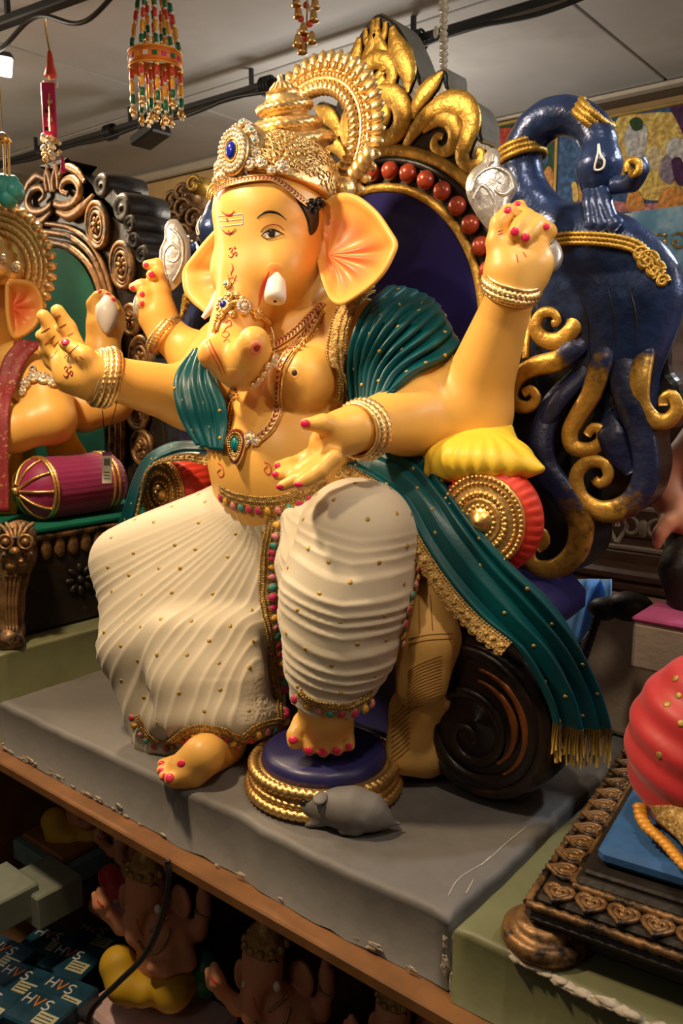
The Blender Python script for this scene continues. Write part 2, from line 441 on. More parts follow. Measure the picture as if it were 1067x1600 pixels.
for i in range(5):
    for j in range(6):
        x = -4.4+i*1.46; y = -3.0+j*.93
        mo('ceiling_panel', *box((x+.2, y+.1, ZC+.01), (1.452, .922, .02), bev=.003), 'ceiling_paint', ceil, False)
wl = struct(mo('wall_back', *box((-3.1, 1.98, 1.25), (3.5, .08, 2.5)), 'groove_dark', None, False))
for i in range(22):
    z = .18+i*.106
    if z < 1.1: continue
    mo('plank', *box((-3.1, 1.93, z), (3.5, .02, .1), bev=.004), 'slat_wood', wl, False)
wr = struct(mo('wall_side_back', *box((.55, 2.31, 1.25), (3.9, .08, 2.5)), 'groove_dark', None, False))
for i in range(22):
    z = .18+i*.106
    if z < 1.1: continue
    mo('plank', *box((.55, 2.26, z), (3.9, .02, .1), bev=.004), 'slat_wood', wr, False)
struct(mo('wall_jog', *box((-1.38, 2.12, 1.25), (.06, .36, 2.5)), 'wall_paint', None, False))
struct(mo('wall_left', *box((-4.9, -.4, 1.25), (.08, 6.0, 2.5)), 'wall_paint', None, False))
struct(mo('wall_right', *box((2.5, -.4, 1.25), (.08, 6.0, 2.5)), 'wall_paint', None, False))
mat('front_wall_paint', (.14, .11, .08), .7, 0, .08, 4)
struct(mo('wall_front', *box((-1.2, -3.4, 1.25), (7.6, .08, 2.5)), 'front_wall_paint', None, False))
struct(mo('trim_1', *box((-3.1, 1.905, ZC-.02), (3.5, .05, .04), bev=.012), 'cornice_white', None, False))
struct(mo('trim_2', *box((.55, 2.235, ZC-.008), (3.9, .05, .016), bev=.004), 'cornice_white', None, False))
# display counter below the idols
ct = thing('display_counter', (-.5, .6, 0), 'long brown wooden display counter with open compartments under the grey plinth', 'counter')
mo('top_board', *box((-.6, .62, .679), (4.2, 1.3, .022), bev=.003), 'wood_edge', ct, False)
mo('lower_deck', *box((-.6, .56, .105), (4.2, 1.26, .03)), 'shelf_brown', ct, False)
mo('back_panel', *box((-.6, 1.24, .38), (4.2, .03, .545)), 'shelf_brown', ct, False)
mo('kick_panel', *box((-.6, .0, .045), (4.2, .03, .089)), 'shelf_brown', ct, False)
mo('divider', *box((-1.56, .62, .387), (.03, 1.2, .533)), 'wood_edge', ct, False)
mo('divider', *box((.75, .62, .387), (.03, 1.2, .533)), 'wood_edge', ct, False)
for i in range(6):
    mo('slat', *box((-.92+i*.05, .62, .387), (.022, .02, .533), bev=.003), 'wood_edge', ct, False)
# grey plinth of the main idol: slab with worn, chipped lower edge
pl = thing('grey_plinth', (M, .4, .69), 'grey painted plaster plinth with chipped lower edge under the large idol', 'plinth')
def slab(x0, x1, y0, y1, z0, z1, m, parent, name='slab', rough=.004, r=.012, seed=1):
    """rounded slab with hand-cast wobble"""
    rg = np.random.default_rng(seed)
    n = 40; prof = [(0, z0), (0, z1-r)]+[(r*(1-math.cos(a)), z1-r+r*math.sin(a)) for a in np.linspace(.3, pi/2, 5)]
    per = []
    for t in np.linspace(0, 1, n, endpoint=False): per.append((x0+(x1-x0)*t, y0))
    for t in np.linspace(0, 1, n, endpoint=False): per.append((x1, y0+(y1-y0)*t))
    for t in np.linspace(0, 1, n, endpoint=False): per.append((x1+(x0-x1)*t, y1))
    for t in np.linspace(0, 1, n, endpoint=False): per.append((x0, y1+(y0-y1)*t))
    per = np.array(per); c = np.array([(x0+x1)/2, (y0+y1)/2]); hx = np.array([(x1-x0)/2, (y1-y0)/2])
    w = rg.normal(0, 1, len(per)); w = (w+np.roll(w, 1)+np.roll(w, 2)+np.roll(w, -1)+np.roll(w, -2))/2.2*rough
    w2 = rg.normal(0, 1, len(per))*rough*.8
    V = []
    for i, (ins, z) in enumerate(prof):
        q = c+(per-c)*((hx-ins)/hx); zz = np.full(len(per), z)
        if i == 0: zz = zz+np.abs(w2)*.4
        sgn = (per-c)/hx; q = q+np.sign(sgn)*(np.abs(sgn) > .999)*w[:, None]*.8
        V.append(np.c_[q, zz])
    V = np.concatenate(V); f = gridf(len(prof), len(per), False, True)
    f.append(tuple(range(len(per)-1, -1, -1)))
    top = (len(prof)-1)*len(per); tv = V[top:top+len(per)]; b0 = len(V); V = np.vstack([V, tv, [[(x0+x1)/2, (y0+y1)/2, z1]]])
    f += [(b0+i, b0+(i+1) % len(per), b0+len(per)) for i in range(len(per))]
    return mo(name, V, f, m, parent, True)
o = slab(-1.15, 0, .005, .80, .6905, .80, 'plinth_grey', pl)
# chips of bare plaster along the lower edge and the worn corner
for i in range(60):
    x = random.uniform(-1.14, -.02); x = x if random.random() < .35 else -1.14+.45*random.random()**1.5; z = .694+abs(random.gauss(0, .006)); s = random.uniform(.001, .0045)
    V, f = ball((0, 0, 0), 1, 6, 4); V = (V+RNG.normal(0, .25, V.shape))*np.array([s*2.6, .0018, s])+np.array([x, .004, z])
    mo('plaster_chip', V, f, 'plaster', pl, False)
# ================================================================== main idol: body
IDOL = thing('elephant_headed_idol', (M, .33, .8), 'large seated yellow elephant-headed idol in cream dhoti and teal shawl', 'idol')
B = SDF((-1.13, -.06, .79), (.02, .52, 1.92), .0042)
Xp = lambda v: ('X', v); Yp = lambda v: ('Y', v)
# torso
B.ell((M, .345, 1.52), (.160, .095, .125), .05)
B.ell((M, .315, 1.345), (.165, .135, .15), .05)
B.ell((M, .35, 1.24), (.19, .13, .10), .05)
for s in (-1, 1):
    B.ell((M+s*.088, .268, 1.492), (.064, .056, .062), .012)
    B.chain3([(M+s*.10, .375, 1.585, .065), (M+s*.20, .385, 1.55, .07)], .05)
B.cone((M, .35, 1.58), (M, .32, 1.70), .080, .078, .035)
# head
B.ell((M, .305, 1.775), (.098, .118, .115), .04)
B.ell((M, .262, 1.79), (.088, .075, .07), .04)
B.ell((M, .275, 1.70), (.092, .085, .075), .04)
for s in (-1, 1): B.ell((M+s*.060, .252, 1.682), (.042, .05, .050), .03)
TR = [(M, .245, 1.735, .058), (M, .225, 1.67, .050), (M, .205, 1.615, .042), (M, .182, 1.572, .037), (M+.008, .170, 1.535, .040), (M+.045, .162, 1.517, .038), (M+.085, .145, 1.531, .029), (M+.112, .125, 1.553, .0265)]
B.chain3(TR, .025)
B.chain([(347, 548, 26, 1.40), (333, 553, 25, 1.385)], .018)
B.ell(at(404, 540, Y=.098), (.012, .012, .011), .006, sub=True)
# mouth flap under trunk
# front left-hand arm of the picture (open palm)
Dw = 1.60
sh = (M-.225, .375, 1.54)
B.cone(sh, at(300, 622, Y=.27), .072, .060, .04)
q = at(300, 622, Y=.27); w_ = at(168, 590, Y=.105)
B.cone(q, w_, .062, .040, .03)
dw = dep(w_)
B.chain([(168, 590, 32, dw), (140, 585, 31, dw-.005), (118, 570, 29, dw+.01)], .02)
B.chain([(140, 600, 24, dw), (112, 590, 22, dw+.01), (100, 565, 20, dw+.02)], .02)
B.chain([(122, 545, 13, dw+.01), (106, 512, 12.5, dw+.005), (90, 486, 11, dw-.01)], .008)
B.chain([(108, 553, 13, dw+.025), (86, 520, 12.5, dw+.022), (68, 494, 11, dw+.01)], .008)
B.chain([(98, 568, 12, dw+.035), (79, 545, 11.5, dw+.035), (65, 524, 10, dw+.02)], .008)
B.chain([(96, 582, 11, dw+.045), (80, 565, 10.5, dw+.05), (68, 548, 9, dw+.04)], .008)
B.chain([(150, 580, 17, dw-.03), (132, 556, 14, dw-.045), (103, 537, 11.5, dw-.045)], .012)
# front right-hand arm of the picture (giving hand)
sh = (M+.225, .375, 1.54)
e_ = at(652, 650, Y=.335); w_ = at(556, 670, Y=.165)
B.cone(sh, e_, .072, .066, .04)
B.cone(e_, w_, .066, .036, .035)
dw = dep(w_)
B.chain([(556, 670, 34, dw), (530, 678, 33, dw-.01), (508, 694, 26, dw-.005)], .015)
B.chain([(530, 668, 17, dw-.03), (505, 662, 14, dw-.045), (478, 663, 10.5, dw-.05)], .01)
B.chain([(512, 700, 15, dw-.0), (480, 716, 12.5, dw+.005), (452, 727, 11.5, dw-.0), (436, 728, 9.5, dw-.01)], .007)
B.chain([(512, 707, 15, dw-.015), (482, 728, 13, dw-.02), (455, 740, 11, dw-.02), (434, 742, 9.5, dw-.025)], .007)
B.chain([(516, 712, 15, dw-.03), (490, 736, 12.5, dw-.04), (462, 750, 11, dw-.04), (441, 760, 9.5, dw-.045)], .007)
B.chain([(522, 714, 14, dw-.045), (500, 736, 12, dw-.055), (482, 748, 11, dw-.06), (467, 755, 9.5, dw-.065)], .007)
# raised arm, right of the picture (fist round the silver goad)
e_ = at(735, 650, Y=.40); w_ = at(801, 452, Y=.345)
B.cone((M+.19, .42, 1.50), e_, .075, .068, .04)
B.cone(at(733, 642, Y=.40), w_, .066, .035, .03)
dw = dep(w_)
B.chain([(801, 452, 35, dw), (800, 425, 42, dw), (795, 395, 33, dw)], .015)
B.chain([(825, 430, 30, dw), (832, 412, 28, dw-.005), (828, 385, 24, dw)], .02)
B.chain([(790, 405, 27, dw-.005), (776, 378, 16, dw-.01), (780, 350, 14, dw-.015), (795, 328, 11.5, dw-.02)], .008)
B.chain([(792, 360, 16, dw+.005), (800, 336, 13, dw+.003), (812, 322, 11, dw-.005)], .008)
B.chain([(806, 370, 16, dw+.0), (822, 340, 14, dw-.01), (812, 352, 12, dw-.035), (804, 363, 11.5, dw-.04)], .006)
B.chain([(820, 376, 16, dw+.0), (839, 349, 13.5, dw-.01), (830, 362, 12, dw-.035), (821, 372, 11.5, dw-.04)], .006)
B.chain([(836, 386, 15, dw+.0), (857, 362, 12.5, dw-.005), (853, 356, 11, dw-.015)], .006)
# raised arm, left of the picture
w_ = at(258, 518, Y=.33)
B.cone((M-.18, .40, 1.50), at(318, 572, Y=.38), .07, .06, .04)
B.cone(at(318, 572, Y=.38), w_, .058, .036, .03)
dw = dep(w_)
B.chain([(258, 518, 28, dw), (246, 492, 29, dw), (245, 462, 23, dw)], .015)
B.chain([(250, 455, 16, dw), (246, 432, 11, dw-.01), (237, 430, 9, dw-.025)], .006)
B.chain([(252, 440, 13, dw+.01), (246, 414, 10, dw+.005), (230, 414, 8, dw-.0)], .006)
B.chain([(238, 460, 14, dw-.01), (222, 446, 10, dw-.02), (208, 449, 7.5, dw-.025)], .006)
B.chain([(238, 472, 14, dw-.01), (226, 462, 10.5, dw-.03), (221, 460, 8, dw-.035)], .006)
B.chain([(240, 484, 14, dw-.01), (228, 474, 10, dw-.03), (222, 474, 8, dw-.035)], .006)
# legs (mostly under the dhoti) and feet
kl = at(205, 892, Y=.19); fl = at(348, 1152, Z=.850)+np.array([0, .02, 0])
B.cone((M-.09, .37, 1.19), kl, .08, .045, .04); B.chain3([(*kl, .03), (-.74, .29, .98, .02), (-.60, .25, .845, .02), (*fl, .024)], .02)
df = dep(at(300, 1195, Z=.835))
B.chain([(352, 1160, 26, dep(fl)), (318, 1180, 29, df), (288, 1198, 25, df)], .02)
B.chain([(352, 1165, 30, dep(fl)), (300, 1208, 18, df), (272, 1218, 13, df)], .02)
for x, y, bx, by, r, dd in ((283, 1196, 305, 1184, 14, -.0), (266, 1218, 290, 1208, 10, -.018), (256, 1213, 280, 1204, 8.5, -.004), (251, 1204, 275, 1196, 8, .012), (252, 1193, 276, 1187, 7.5, .028)):
    B.chain([(bx, by, r+2, df+dd), (x, y, r, df+dd-.01)], .006)
kr = (M+.27, .27, 1.215); fr = at(512, 1100, X=-.315)
B.cone((M+.09, .37, 1.19), kr, .08, .07, .04); B.cone(kr, fr, .065, .045, .03)
d2 = dep(at(505, 1172, X=-.325))
B.chain([(512, 1100, 40, dep(fr)), (508, 1130, 44, d2+.01)], .02)
for x, y, bx, by, r in ((461, 1162, 472, 1128, 13), (483, 1174, 488, 1132, 10.5), (505, 1177, 507, 1134, 10.5), (527, 1174, 525, 1134, 10.5), (546, 1168, 541, 1132, 9.5)):
    B.chain([(bx, by, r+3, d2+.004), (x-1, y-14, r*.95, d2-.014), (x, y-3, r, d2-.020)], .004)
BV, BF = B.mesh(2)
S = Surf(BV, BF)
# trunk tip nostril: pressed-in hollow is painted below
mo('body', BV, BF, 'skin', IDOL)
# ================================================================== main idol: face, ears, crown, jewellery
vmat('ear_paint', [(0, (.81, .445, .098)), (.45, (.80, .29, .07)), (1, (.80, .12, .05))], .42, (0, 0), .04)
mat('silver', (.50, .47, .44), .3, .55, .12, 50, .5, 60, spec=.8)
mat('gem_blue', (.01, .02, .35), .08, 0, .05, coat=.8)
mat('gem_teal', (.0, .16, .17), .08, 0, .05, coat=.8)
mat('gem_green', (.16, .42, .36), .08, 0, .05, coat=.8)
mat('pearl', (.80, .72, .58), .25, .1, .05, coat=.5)
mat('crystal', (.75, .70, .66), .12, .45, .15, 300)
mat('braid_red', (.26, .02, .02), .5, 0, .2)
def pd(d, name, m, parent=None):
    if d is None: return None
    return mo(name, d[0], d[1], m, parent or IDOL)
def multi(strokes, name, m, parent=None, S_=None, off=.0008):
    for pts, w in strokes:
        d = stroke(S_ or S, pts, w, off, 5)
        if d is not None: mo(name, d[0], d[1], m, parent or IDOL)
# ears
def ear(sgn):
    hub = at(512, 398, Y=.298)
    out = [(497, 345, .35), (505, 320, .36), (520, 306, .365), (540, 301, .36), (562, 308, .35), (588, 330, .335), (607, 357, .32), (619, 379, .31), (614, 399, .305), (600, 425, .30), (580, 447, .30), (556, 464, .30), (534, 476, .30), (518, 470, .305), (507, 448, .315), (500, 425, .33), (496, 400, .345), (495, 370, .35)]
    O = np.array([at(x, y, Y=d-.045) for x, y, d in out]); O = spl(O, 4, True); n = len(O); rings = 14
    V = []; K = []; Nf = nrm((-.1, -1, 0.05))
    for j in range(rings+1):
        t = j/rings
        for i, q in enumerate(O):
            a = 2*pi*i/n
            p = hub+(q-hub)*t
            # dish, rolled rim, radiating folds
            outward = max(0, nrm(q-hub)@np.array([.9, 0, -.1]))
            dish = -.030*math.sin(pi*min(t*1.0, 1))*(.35+.65*outward)
            fold = .0045*math.sin(a*9+1)*math.sin(pi*t)*outward*(1-t*.3)
            rim = .006*math.exp(-((t-.93)/.06)**2)
            V.append(p+Nf*(dish+fold+rim))
            K.append(np.clip(np.clip(1.2-1.5*t, 0, 1)*(.6+.4*math.sin(a*9+1))*(.35+.65*outward)+.48*math.exp(-((t-.5)/.34)**2), 0, 1))
    V = np.array(V)
    back = V-Nf*np.repeat(.006+.018*np.sin(pi*np.linspace(.12, 1, rings+1)), n)[:, None]
    f = gridf(rings+1, n, False, True); m = len(V); f2 = [tuple(i+m for i in reversed(q)) for q in f]
    e = rings*n; f3 = [(e+i, m+e+i, m+e+(i+1) % n, e+(i+1) % n) for i in range(n)]
    V = np.concatenate([V, back]); K = np.concatenate([K, np.zeros(m)])
    if sgn < 0: V[:, 0] = M-(V[:, 0]-M)*.76; f = [tuple(reversed(q)) for q in f]; f2 = [tuple(reversed(q)) for q in f2]; f3 = [tuple(reversed(q)) for q in f3]
    o = mo('ear', V, f+f2+f3, 'ear_paint', IDOL, True, K)
    return o
ear(1); ear(-1)
# eye, brow, nostril of the trunk tip, mouth, blush
def eyeset():
    pd(decal(S, [(411, 367), (416, 362.5), (424, 360), (431, 361), (439, 366), (430, 369.5), (419, 371.5)], .0006), 'eye_white', 'white_paint')
    pd(decal(S, [(417.5, 363), (422, 359.5), (429, 360), (431.5, 364), (429, 370), (422, 371.5), (417.5, 368)], .0014), 'iris', 'iris')
    multi([([(408, 369), (414, 363), (424, 359), (433, 361), (444, 367)], (1.5, 3.6, 3.2, 1)), ([(409, 369), (417, 373.5), (428, 372), (440, 367)], (1, 1.6, .8))], 'eyeliner', 'dark_paint', None, None, .0018)
    pd(decal(S, [(421.5, 360.5), (423, 359.5), (424.5, 360.5), (423, 362)], .0021, 3, 2), 'eye_glint', 'white_paint')
    multi([([(407, 362), (413, 355), (425, 350.5), (437, 353), (444, 360)], (.7, 1.5, .7))], 'eyelid_line', 'maroon_paint')
    multi([([(401, 341), (409, 334.5), (420, 331), (433, 333), (441, 338), (448, 344)], (1, 3.6, 4.2, 2.2, .8))], 'eyebrow', 'hair_black')
eyeset()
multi([([(421, 424), (414, 440), (408, 458), (404, 478)], (1, 7, 6, 1))], 'mouth_line', 'red_paint', None, None, .002)
multi([([(327, 531), (333, 545), (343, 563), (352, 584)], (1, 2.2, 2.2, .8)), ([(322, 533), (329, 549), (339, 568), (348, 586)], (.6, 1.0, .6))], 'trunk_crease', 'red_paint', None, None, .0012)
pd(decal(S, [(387, 543), (393, 533), (404, 531), (412, 539), (410, 550), (401, 556), (391, 553)], .0015), 'trunk_tip_hollow', 'blush')
pd(decal(S, [(395, 542), (400, 536.5), (407, 539), (406, 547), (399, 550)], .0025), 'nostril', 'maroon_paint')
pd(decal(S, [(455, 581), (459, 576.5), (464, 579), (465, 585), (460, 588), (456, 586)], .001), 'nipple', 'dark_paint')
# forehead marks
multi([([(341, 338), (362, 336), (379, 334)], 1.6), ([(341, 346), (362, 344), (379, 342)], 1.2), ([(342, 354), (362, 352), (379, 350)], 1.6), ([(341, 338), (341.5, 346), (342, 354)], 1.2), ([(379, 334), (379, 342), (379, 350)], 1.2)], 'forehead_stripe', 'white_paint')
multi([([(347, 330), (354, 335.5), (362, 335), (367, 329)], (1, 3.2, 3.2, 1)), ([(355, 341.5), (356, 345)], 4)], 'forehead_crescent', 'red_paint', None, None, .002)
multi([([(347, 358), (354, 364), (362, 364), (369, 357)], (1, 2.4, 2.4, 1)), ([(358, 360), (359, 367)], 3)], 'forehead_dot', 'maroon_paint', None, None, .002)
def om(cx, cy, s, name, m, off=.0012):
    g = lambda pts: [(cx+a*s, cy+b*s) for a, b in pts]
    multi([(g([(-.5, -.5), (-.2, -.75), (.05, -.45), (-.25, -.1)]), 2.0*s/12), (g([(-.25, -.1), (.1, .05), (.05, .55), (-.3, .7), (-.6, .4)]), 2.0*s/12), (g([(-.02, .1), (.3, .15), (.45, -.1), (.7, .0), (.65, .4), (.4, .45)]), 2.0*s/12), (g([(.15, -.75), (.35, -.6), (.6, -.8)]), 1.8*s/12), (g([(.36, -1.0), (.38, -.9), (.42, -.98)]), 2.2*s/12)], name, m, None, None, off)
om(363, 395, 10, 'trunk_symbol', 'red_paint'); om(106, 581, 11, 'palm_symbol', 'maroon_paint')
multi([([(362, 412), (364, 420), (361, 428), (364, 434)], (1, 3.5, 2, .8)), ([(355, 438), (362, 434), (369, 438)], 1.4), ([(356, 430), (363, 444), (369, 430)], 1.2),
       ([(352, 505), (359, 500), (361, 508), (354, 512), (350, 518)], 1.8), ([(347, 521), (353, 518), (358, 523), (352, 528), (346, 524)], 1.6), ([(349, 534), (355, 530), (359, 535)], 1.3)], 'trunk_scroll', 'red_paint')
for pts in ([(345, 733), (340, 738), (344, 745), (350, 741), (347, 728), (341, 724)], [(418, 728), (413, 734), (418, 741), (424, 737), (421, 726), (413, 722)]):
    multi([(pts, 2.0)], 'belly_curl', 'red_paint')
multi([([(88, 515), (103, 506)], 1.2), ([(84, 541), (96, 530), (114, 520)], 1.2), ([(82, 498), (94, 492)], 1.0), ([(64, 520), (78, 512)], 1.0), ([(70, 538), (86, 524)], 1.0), ([(80, 560), (92, 545)], 1.0), ([(100, 560), (108, 552), (122, 540)], 1.2), ([(118, 557), (121, 566), (127, 570)], 1.4), ([(124, 556), (131, 562)], 1.0)], 'palm_line', 'maroon_paint')
multi([([(807, 398), (809, 410)], 1.6), ([(817, 394), (822, 402)], 1.4), ([(778, 362), (785, 359)], 1.0), ([(778, 367), (785, 364)], 1.0)], 'palm_line', 'red_paint')
# tusks
V1 = lathe([(.004, -.03), (.015, -.015), (.0175, .0), (.0185, .012), (.0175, .02), (.012, .0225), (.003, .0225)], at(431, 452, Y=.18), frame((.25, -.38, -.95)), 20)
mo('tusk', *V1, 'white_paint', IDOL)
p0 = at(354, 452, X=M-.055); p1 = at(334, 478, X=M-.075); p2 = at(317, 497, X=M-.09)
mo('tusk', *tube(spl([p0, p1, p2], 6), np.linspace(.017, .004, 13), 12), 'white_paint', IDOL)
# side hair
mb = MB(); d = decal(S, [(447, 292), (462, 296), (482, 312), (497, 322), (499, 345), (494, 362), (484, 368), (481, 350), (473, 330), (458, 306)], .004, 4, 5); mb.add(*d)
for x, y in ((478, 322), (484, 316), (490, 318), (496, 314), (500, 320), (492, 326), (487, 330)):
    p, n = S.hit(x, y)
    if p is not None: mb.add(*ball(p+n*.004, (.008, .006, .006), 8, 6))
mb.obj('side_hair', 'hair_black', IDOL)
# ---------------------------------------------------------------- crown
CR = np.array([M, .305, 1.826])
def crown_dome():
    V, f = ball((0, 0, 0), (.110, .122, .106), 60, 40); V += CR
    pz = lambda y: 1.842-(y-.19)*.24
    low = V[:, 2] < pz(V[:, 1]); V[low, 2] = pz(V[low, 1])
    V2, f2 = ball((M, .228, 1.862), (.054, .042, .068), 24, 16)
    low = V2[:, 2] < pz(V2[:, 1]); V2[low, 2] = pz(V2[low, 1])
    return np.concatenate([V, V2]), f+[tuple(i+len(V) for i in q) for q in f2]
dv = crown_dome()
crown = mo('crown', *dv, 'pale_gold', IDOL)
SD = Surf(*dv)
def rope(P, r, n=10, twist=60, amp=.18, closed=False):
    """twisted cord along P"""
    P = np.asarray(P); m = len(P); a = np.linspace(0, 2*pi, n, endpoint=False)
    V, f = tube(P, r, n, closed)
    V = V.reshape(m, n, 3); c = P[:, None]
    ph = np.arange(m)[:, None]/m*2*pi*twist
    V = c+(V-c)*(1+amp*np.sin(ph+2*a[None]))[..., None]
    return V.reshape(-1, 3), f
def ringpts(c, R, r, n=96, a0=0, a1=2*pi, squash=1.):
    a = np.linspace(a0, a1, n, endpoint=abs(a1-a0) < 2*pi-1e-6)
    return np.asarray(c)+np.outer(np.cos(a)*r, R[:, 0])+np.outer(np.sin(a)*r*squash, R[:, 1])
axis = nrm((0, -.028, .12)); RA = frame(axis, (0, -1, 0))
for i, (h, w, t) in enumerate(((.0, .072, .018), (.028, .055, .016), (.060, .043, .015))):
    c = np.array([M, .338, 1.912])+axis*h
    mb = MB(); mb.lathe([(w*.8, -.012), (w, -.004), (w*1.02, .006), (w*.9, .016), (w*.72, .022), (w*.7, .034)], c, RA, 36)
    mb.add(*rope(ringpts(c+axis*.006, RA, w*1.02, 120), t*.55, 8, 26, .22, True))
    mb.obj('crown_tier', 'pale_gold', crown)
c = np.array([M, .338, 1.912])+axis*.084
mb = MB(); mb.lathe([(.030, 0), (.028, .006), (.020, .014), (.012, .022), (.005, .028), (.006, .032), (.001, .037)], c, RA, 24)
for i in range(14):
    a = 2*pi*i/14; d = RA[:, 0]*math.cos(a)+RA[:, 1]*math.sin(a); mb.tube([c+d*.029, c+d*.021+axis*.014, c+d*.012+axis*.023], .0018, 5)
mb.obj('crown_finial', 'pale_gold', crown)
# halo ring behind the crown
HC = np.array([M, .398, 1.928]); HR = np.stack([np.array([1., 0, 0]), nrm((0, .12, 1)), nrm((0, -1, .12))], 1)
mb = MB()
mb.add(*rope(ringpts(HC, HR, .103, 320), .0115, 10, 54, .32, True))
mb.add(*rope(ringpts(HC+HR[:, 2]*.002, HR, .1185, 200), .0045, 6, 90, .2, True))
for i in range(84):
    a = 2*pi*i/84; mb.ball(HC+(HR[:, 0]*math.cos(a)+HR[:, 1]*math.sin(a))*.126+HR[:, 2]*.004, .0042, 6, 4)
mb.add(*tube(ringpts(HC-HR[:, 2]*.004, HR, .119, 72), .020, 8, True, .35, HR[:, 2]))
mb.add(*tube(ringpts(HC+HR[:, 2]*.001, HR, .1335, 120), .004, 6, True))
halo = mb.obj('crown_halo', 'pale_gold', crown)
nl = 40
for i in range(nl):
    a = math.radians(-62)+math.radians(304)*i/(nl-1)
    d = HR[:, 0]*math.cos(a)+HR[:, 1]*math.sin(a); t = np.cross(HR[:, 2], d); c = HC+d*.136; mb = MB()
    R_ = np.stack([t, d, HR[:, 2]], 1)
    mb.ball(c+d*.014, (.0105, .021, .009), 8, 6, R_); mb.ball(c+d*.004+HR[:, 2]*.006, (.006, .010, .006), 7, 5, R_)
    for s in (-1, 1): mb.ball(c+d*.007+t*s*.006, (.0042, .011, .005), 6, 5, R_@rotz(-s*.45))
    mb.ball(c+d*.020+HR[:, 2]*.004, (.0035, .009, .005), 6, 5, R_)
    mb.obj('halo_leaf', 'pale_gold', halo)
# base shoulders of the halo
for s in (-1, 1):
    mb = MB()
    for j in range(6):
        mb.ball(HC+np.array([s*(.062+.011*j), -.03-.002*j, -.085-.003*j]), (.018-.001*j, .02, .020), 9, 6)
    for j in range(5):
        mb.ball(HC+np.array([s*(.10+.012*j), -.02, -.085+.010*j]), (.013, .012, .018), 8, 6)
    mb.obj('crown_wing', 'pale_gold', crown)
# filigree swirls on the dome
mb = MB()
for i in range(520):
    a = random.uniform(-3.1, .9); el = random.uniform(-.2, .95)
    p = CR+np.array([.110*math.cos(el)*math.cos(a), .122*math.cos(el)*math.sin(a), .106*math.sin(el)]); n = nrm(p-CR)
    if p[2] < 1.842-(p[1]-.19)*.24+.010: continue
    R_ = frame(n); q = [p+n*.001+(R_[:, 0]*math.cos(t)+R_[:, 1]*math.sin(t))*(.0085-.0013*t) for t in np.linspace(0, 5, 10)]
    mb.tube(q, .0019, 4)
o = mb.obj('crown_filigree', 'pale_gold', crown); o['kind'] = 'stuff'
# ---------------------------------------------------------------- jewellery helpers
def rosette(c, n, r, gem='crystal', petals=8, mats=('crystal', 'pale_gold'), name='rhinestone_flower', parent=None, up=(0, 0, 1), gs=.42, squash=1.):
    R_ = frame(n, up); c = np.asarray(c)
    mb = MB(); mb.lathe([(r*.98, -.001), (r*.98, .0015), (r*.6, .003), (.0005, .0035)], c, R_, 16, (1, squash)); base = mb.obj(name, mats[1], parent or IDOL)
    mb = MB()
    for i in range(petals):
        a = 2*pi*i/petals; mb.ball(c+(R_[:, 0]*math.cos(a)+R_[:, 1]*math.sin(a)*squash)*r*.7+n*.0025, (r*.24, r*.24, r*.2), 6, 4, R_)
    mb.obj('stone', mats[0], base)
    mo('gem', *ball(c+n*.0035, (r*gs, r*gs*squash, r*.28), 10, 6, R_), gem, base)
    return base
def beadline(P, r, n=6):
    mb = MB()
    for p in P: mb.ball(p, r, n, 4)
    return mb
def chev(S_, pts, w, seg, name, mA, mB, parent=None, off=.002, lift=.0015):
    """woven braid of chevrons in two colours lying on a surface"""
    P, N = S_.path(pts, 8, off); P = resample(np.c_[P, N], seg+1); N = P[:, 3:]; P = P[:, :3]
    N /= np.linalg.norm(N, axis=1)[:, None]
    T = np.gradient(P, axis=0); Bv = np.cross(T, N); Bv /= np.linalg.norm(Bv, axis=1)[:, None]
    D = np.array([dep(p) for p in P])[:, None]; h = w*D/F/2; step = T*.8
    V = np.stack([P-Bv*h-step, P+N*lift+step*.6, P+Bv*h-step], 1).reshape(-1, 3); fa = gridf(seg+1, 3)
    A = [q for i, q in enumerate(fa) if (i//2) % 2 == 0]; Bq = [q for i, q in enumerate(fa) if (i//2) % 2 == 1]
    o = mo(name, V, A, mA, parent or IDOL, False); mo('braid_stripe', V, Bq, mB, o, False)
    for s in (-1, 1):
        mb = MB(); mb.tube(P+s*Bv*h*1.08+N*.0005, .0013, 5); mb.obj('braid_edge', 'pale_gold', o)
    return o
# crown band and brow jewels
ubV = np.concatenate([BV, dv[0]]); ubF = list(map(tuple, BF.tolist()))+[tuple(i+len(BV) for i in q) for q in dv[1]]
SU = Surf(ubV, ubF)
chev(SU, [(341, 308), (346, 298), (360, 290), (385, 284), (415, 281), (432, 285), (448, 296), (464, 309), (478, 320)], 9, 60, 'crown_band', 'braid_red', 'pale_gold', None, .006)
p, n = SU.hit(368, 238); n = nrm(n*.5+nrm((.12, -1, .1)))
p = p+n*.006; Rj = frame(n)
mb = MB(); mb.lathe([(.034, -.006), (.036, 0), (.030, .004), (.0005, .006)], p, Rj, 28, (.88, 1.12)); brow = mb.obj('brow_medallion', 'pale_gold', crown)
for rr, cnt, pr in ((.030, 26, .0034), (.0225, 20, .0034)):
    for i in range(cnt):
        a = 2*pi*i/cnt; mo('pearl', *ball(p+(Rj[:, 0]*math.cos(a)*.88+Rj[:, 1]*math.sin(a)*1.12)*rr+n*.005, pr, 7, 5), 'pearl', brow)
mb = MB()
for i in range(30):
    a = 2*pi*i/30; mb.ball(p+(Rj[:, 0]*math.cos(a)*.85+Rj[:, 1]*math.sin(a)*1.15)*.0155+n*.006, .0018, 6, 4)
mb.obj('gold_beading', 'gold', brow)
mo('blue_gem', *ball(p+n*.006, (.0105, .0150, .007), 14, 8, Rj), 'gem_blue', brow)
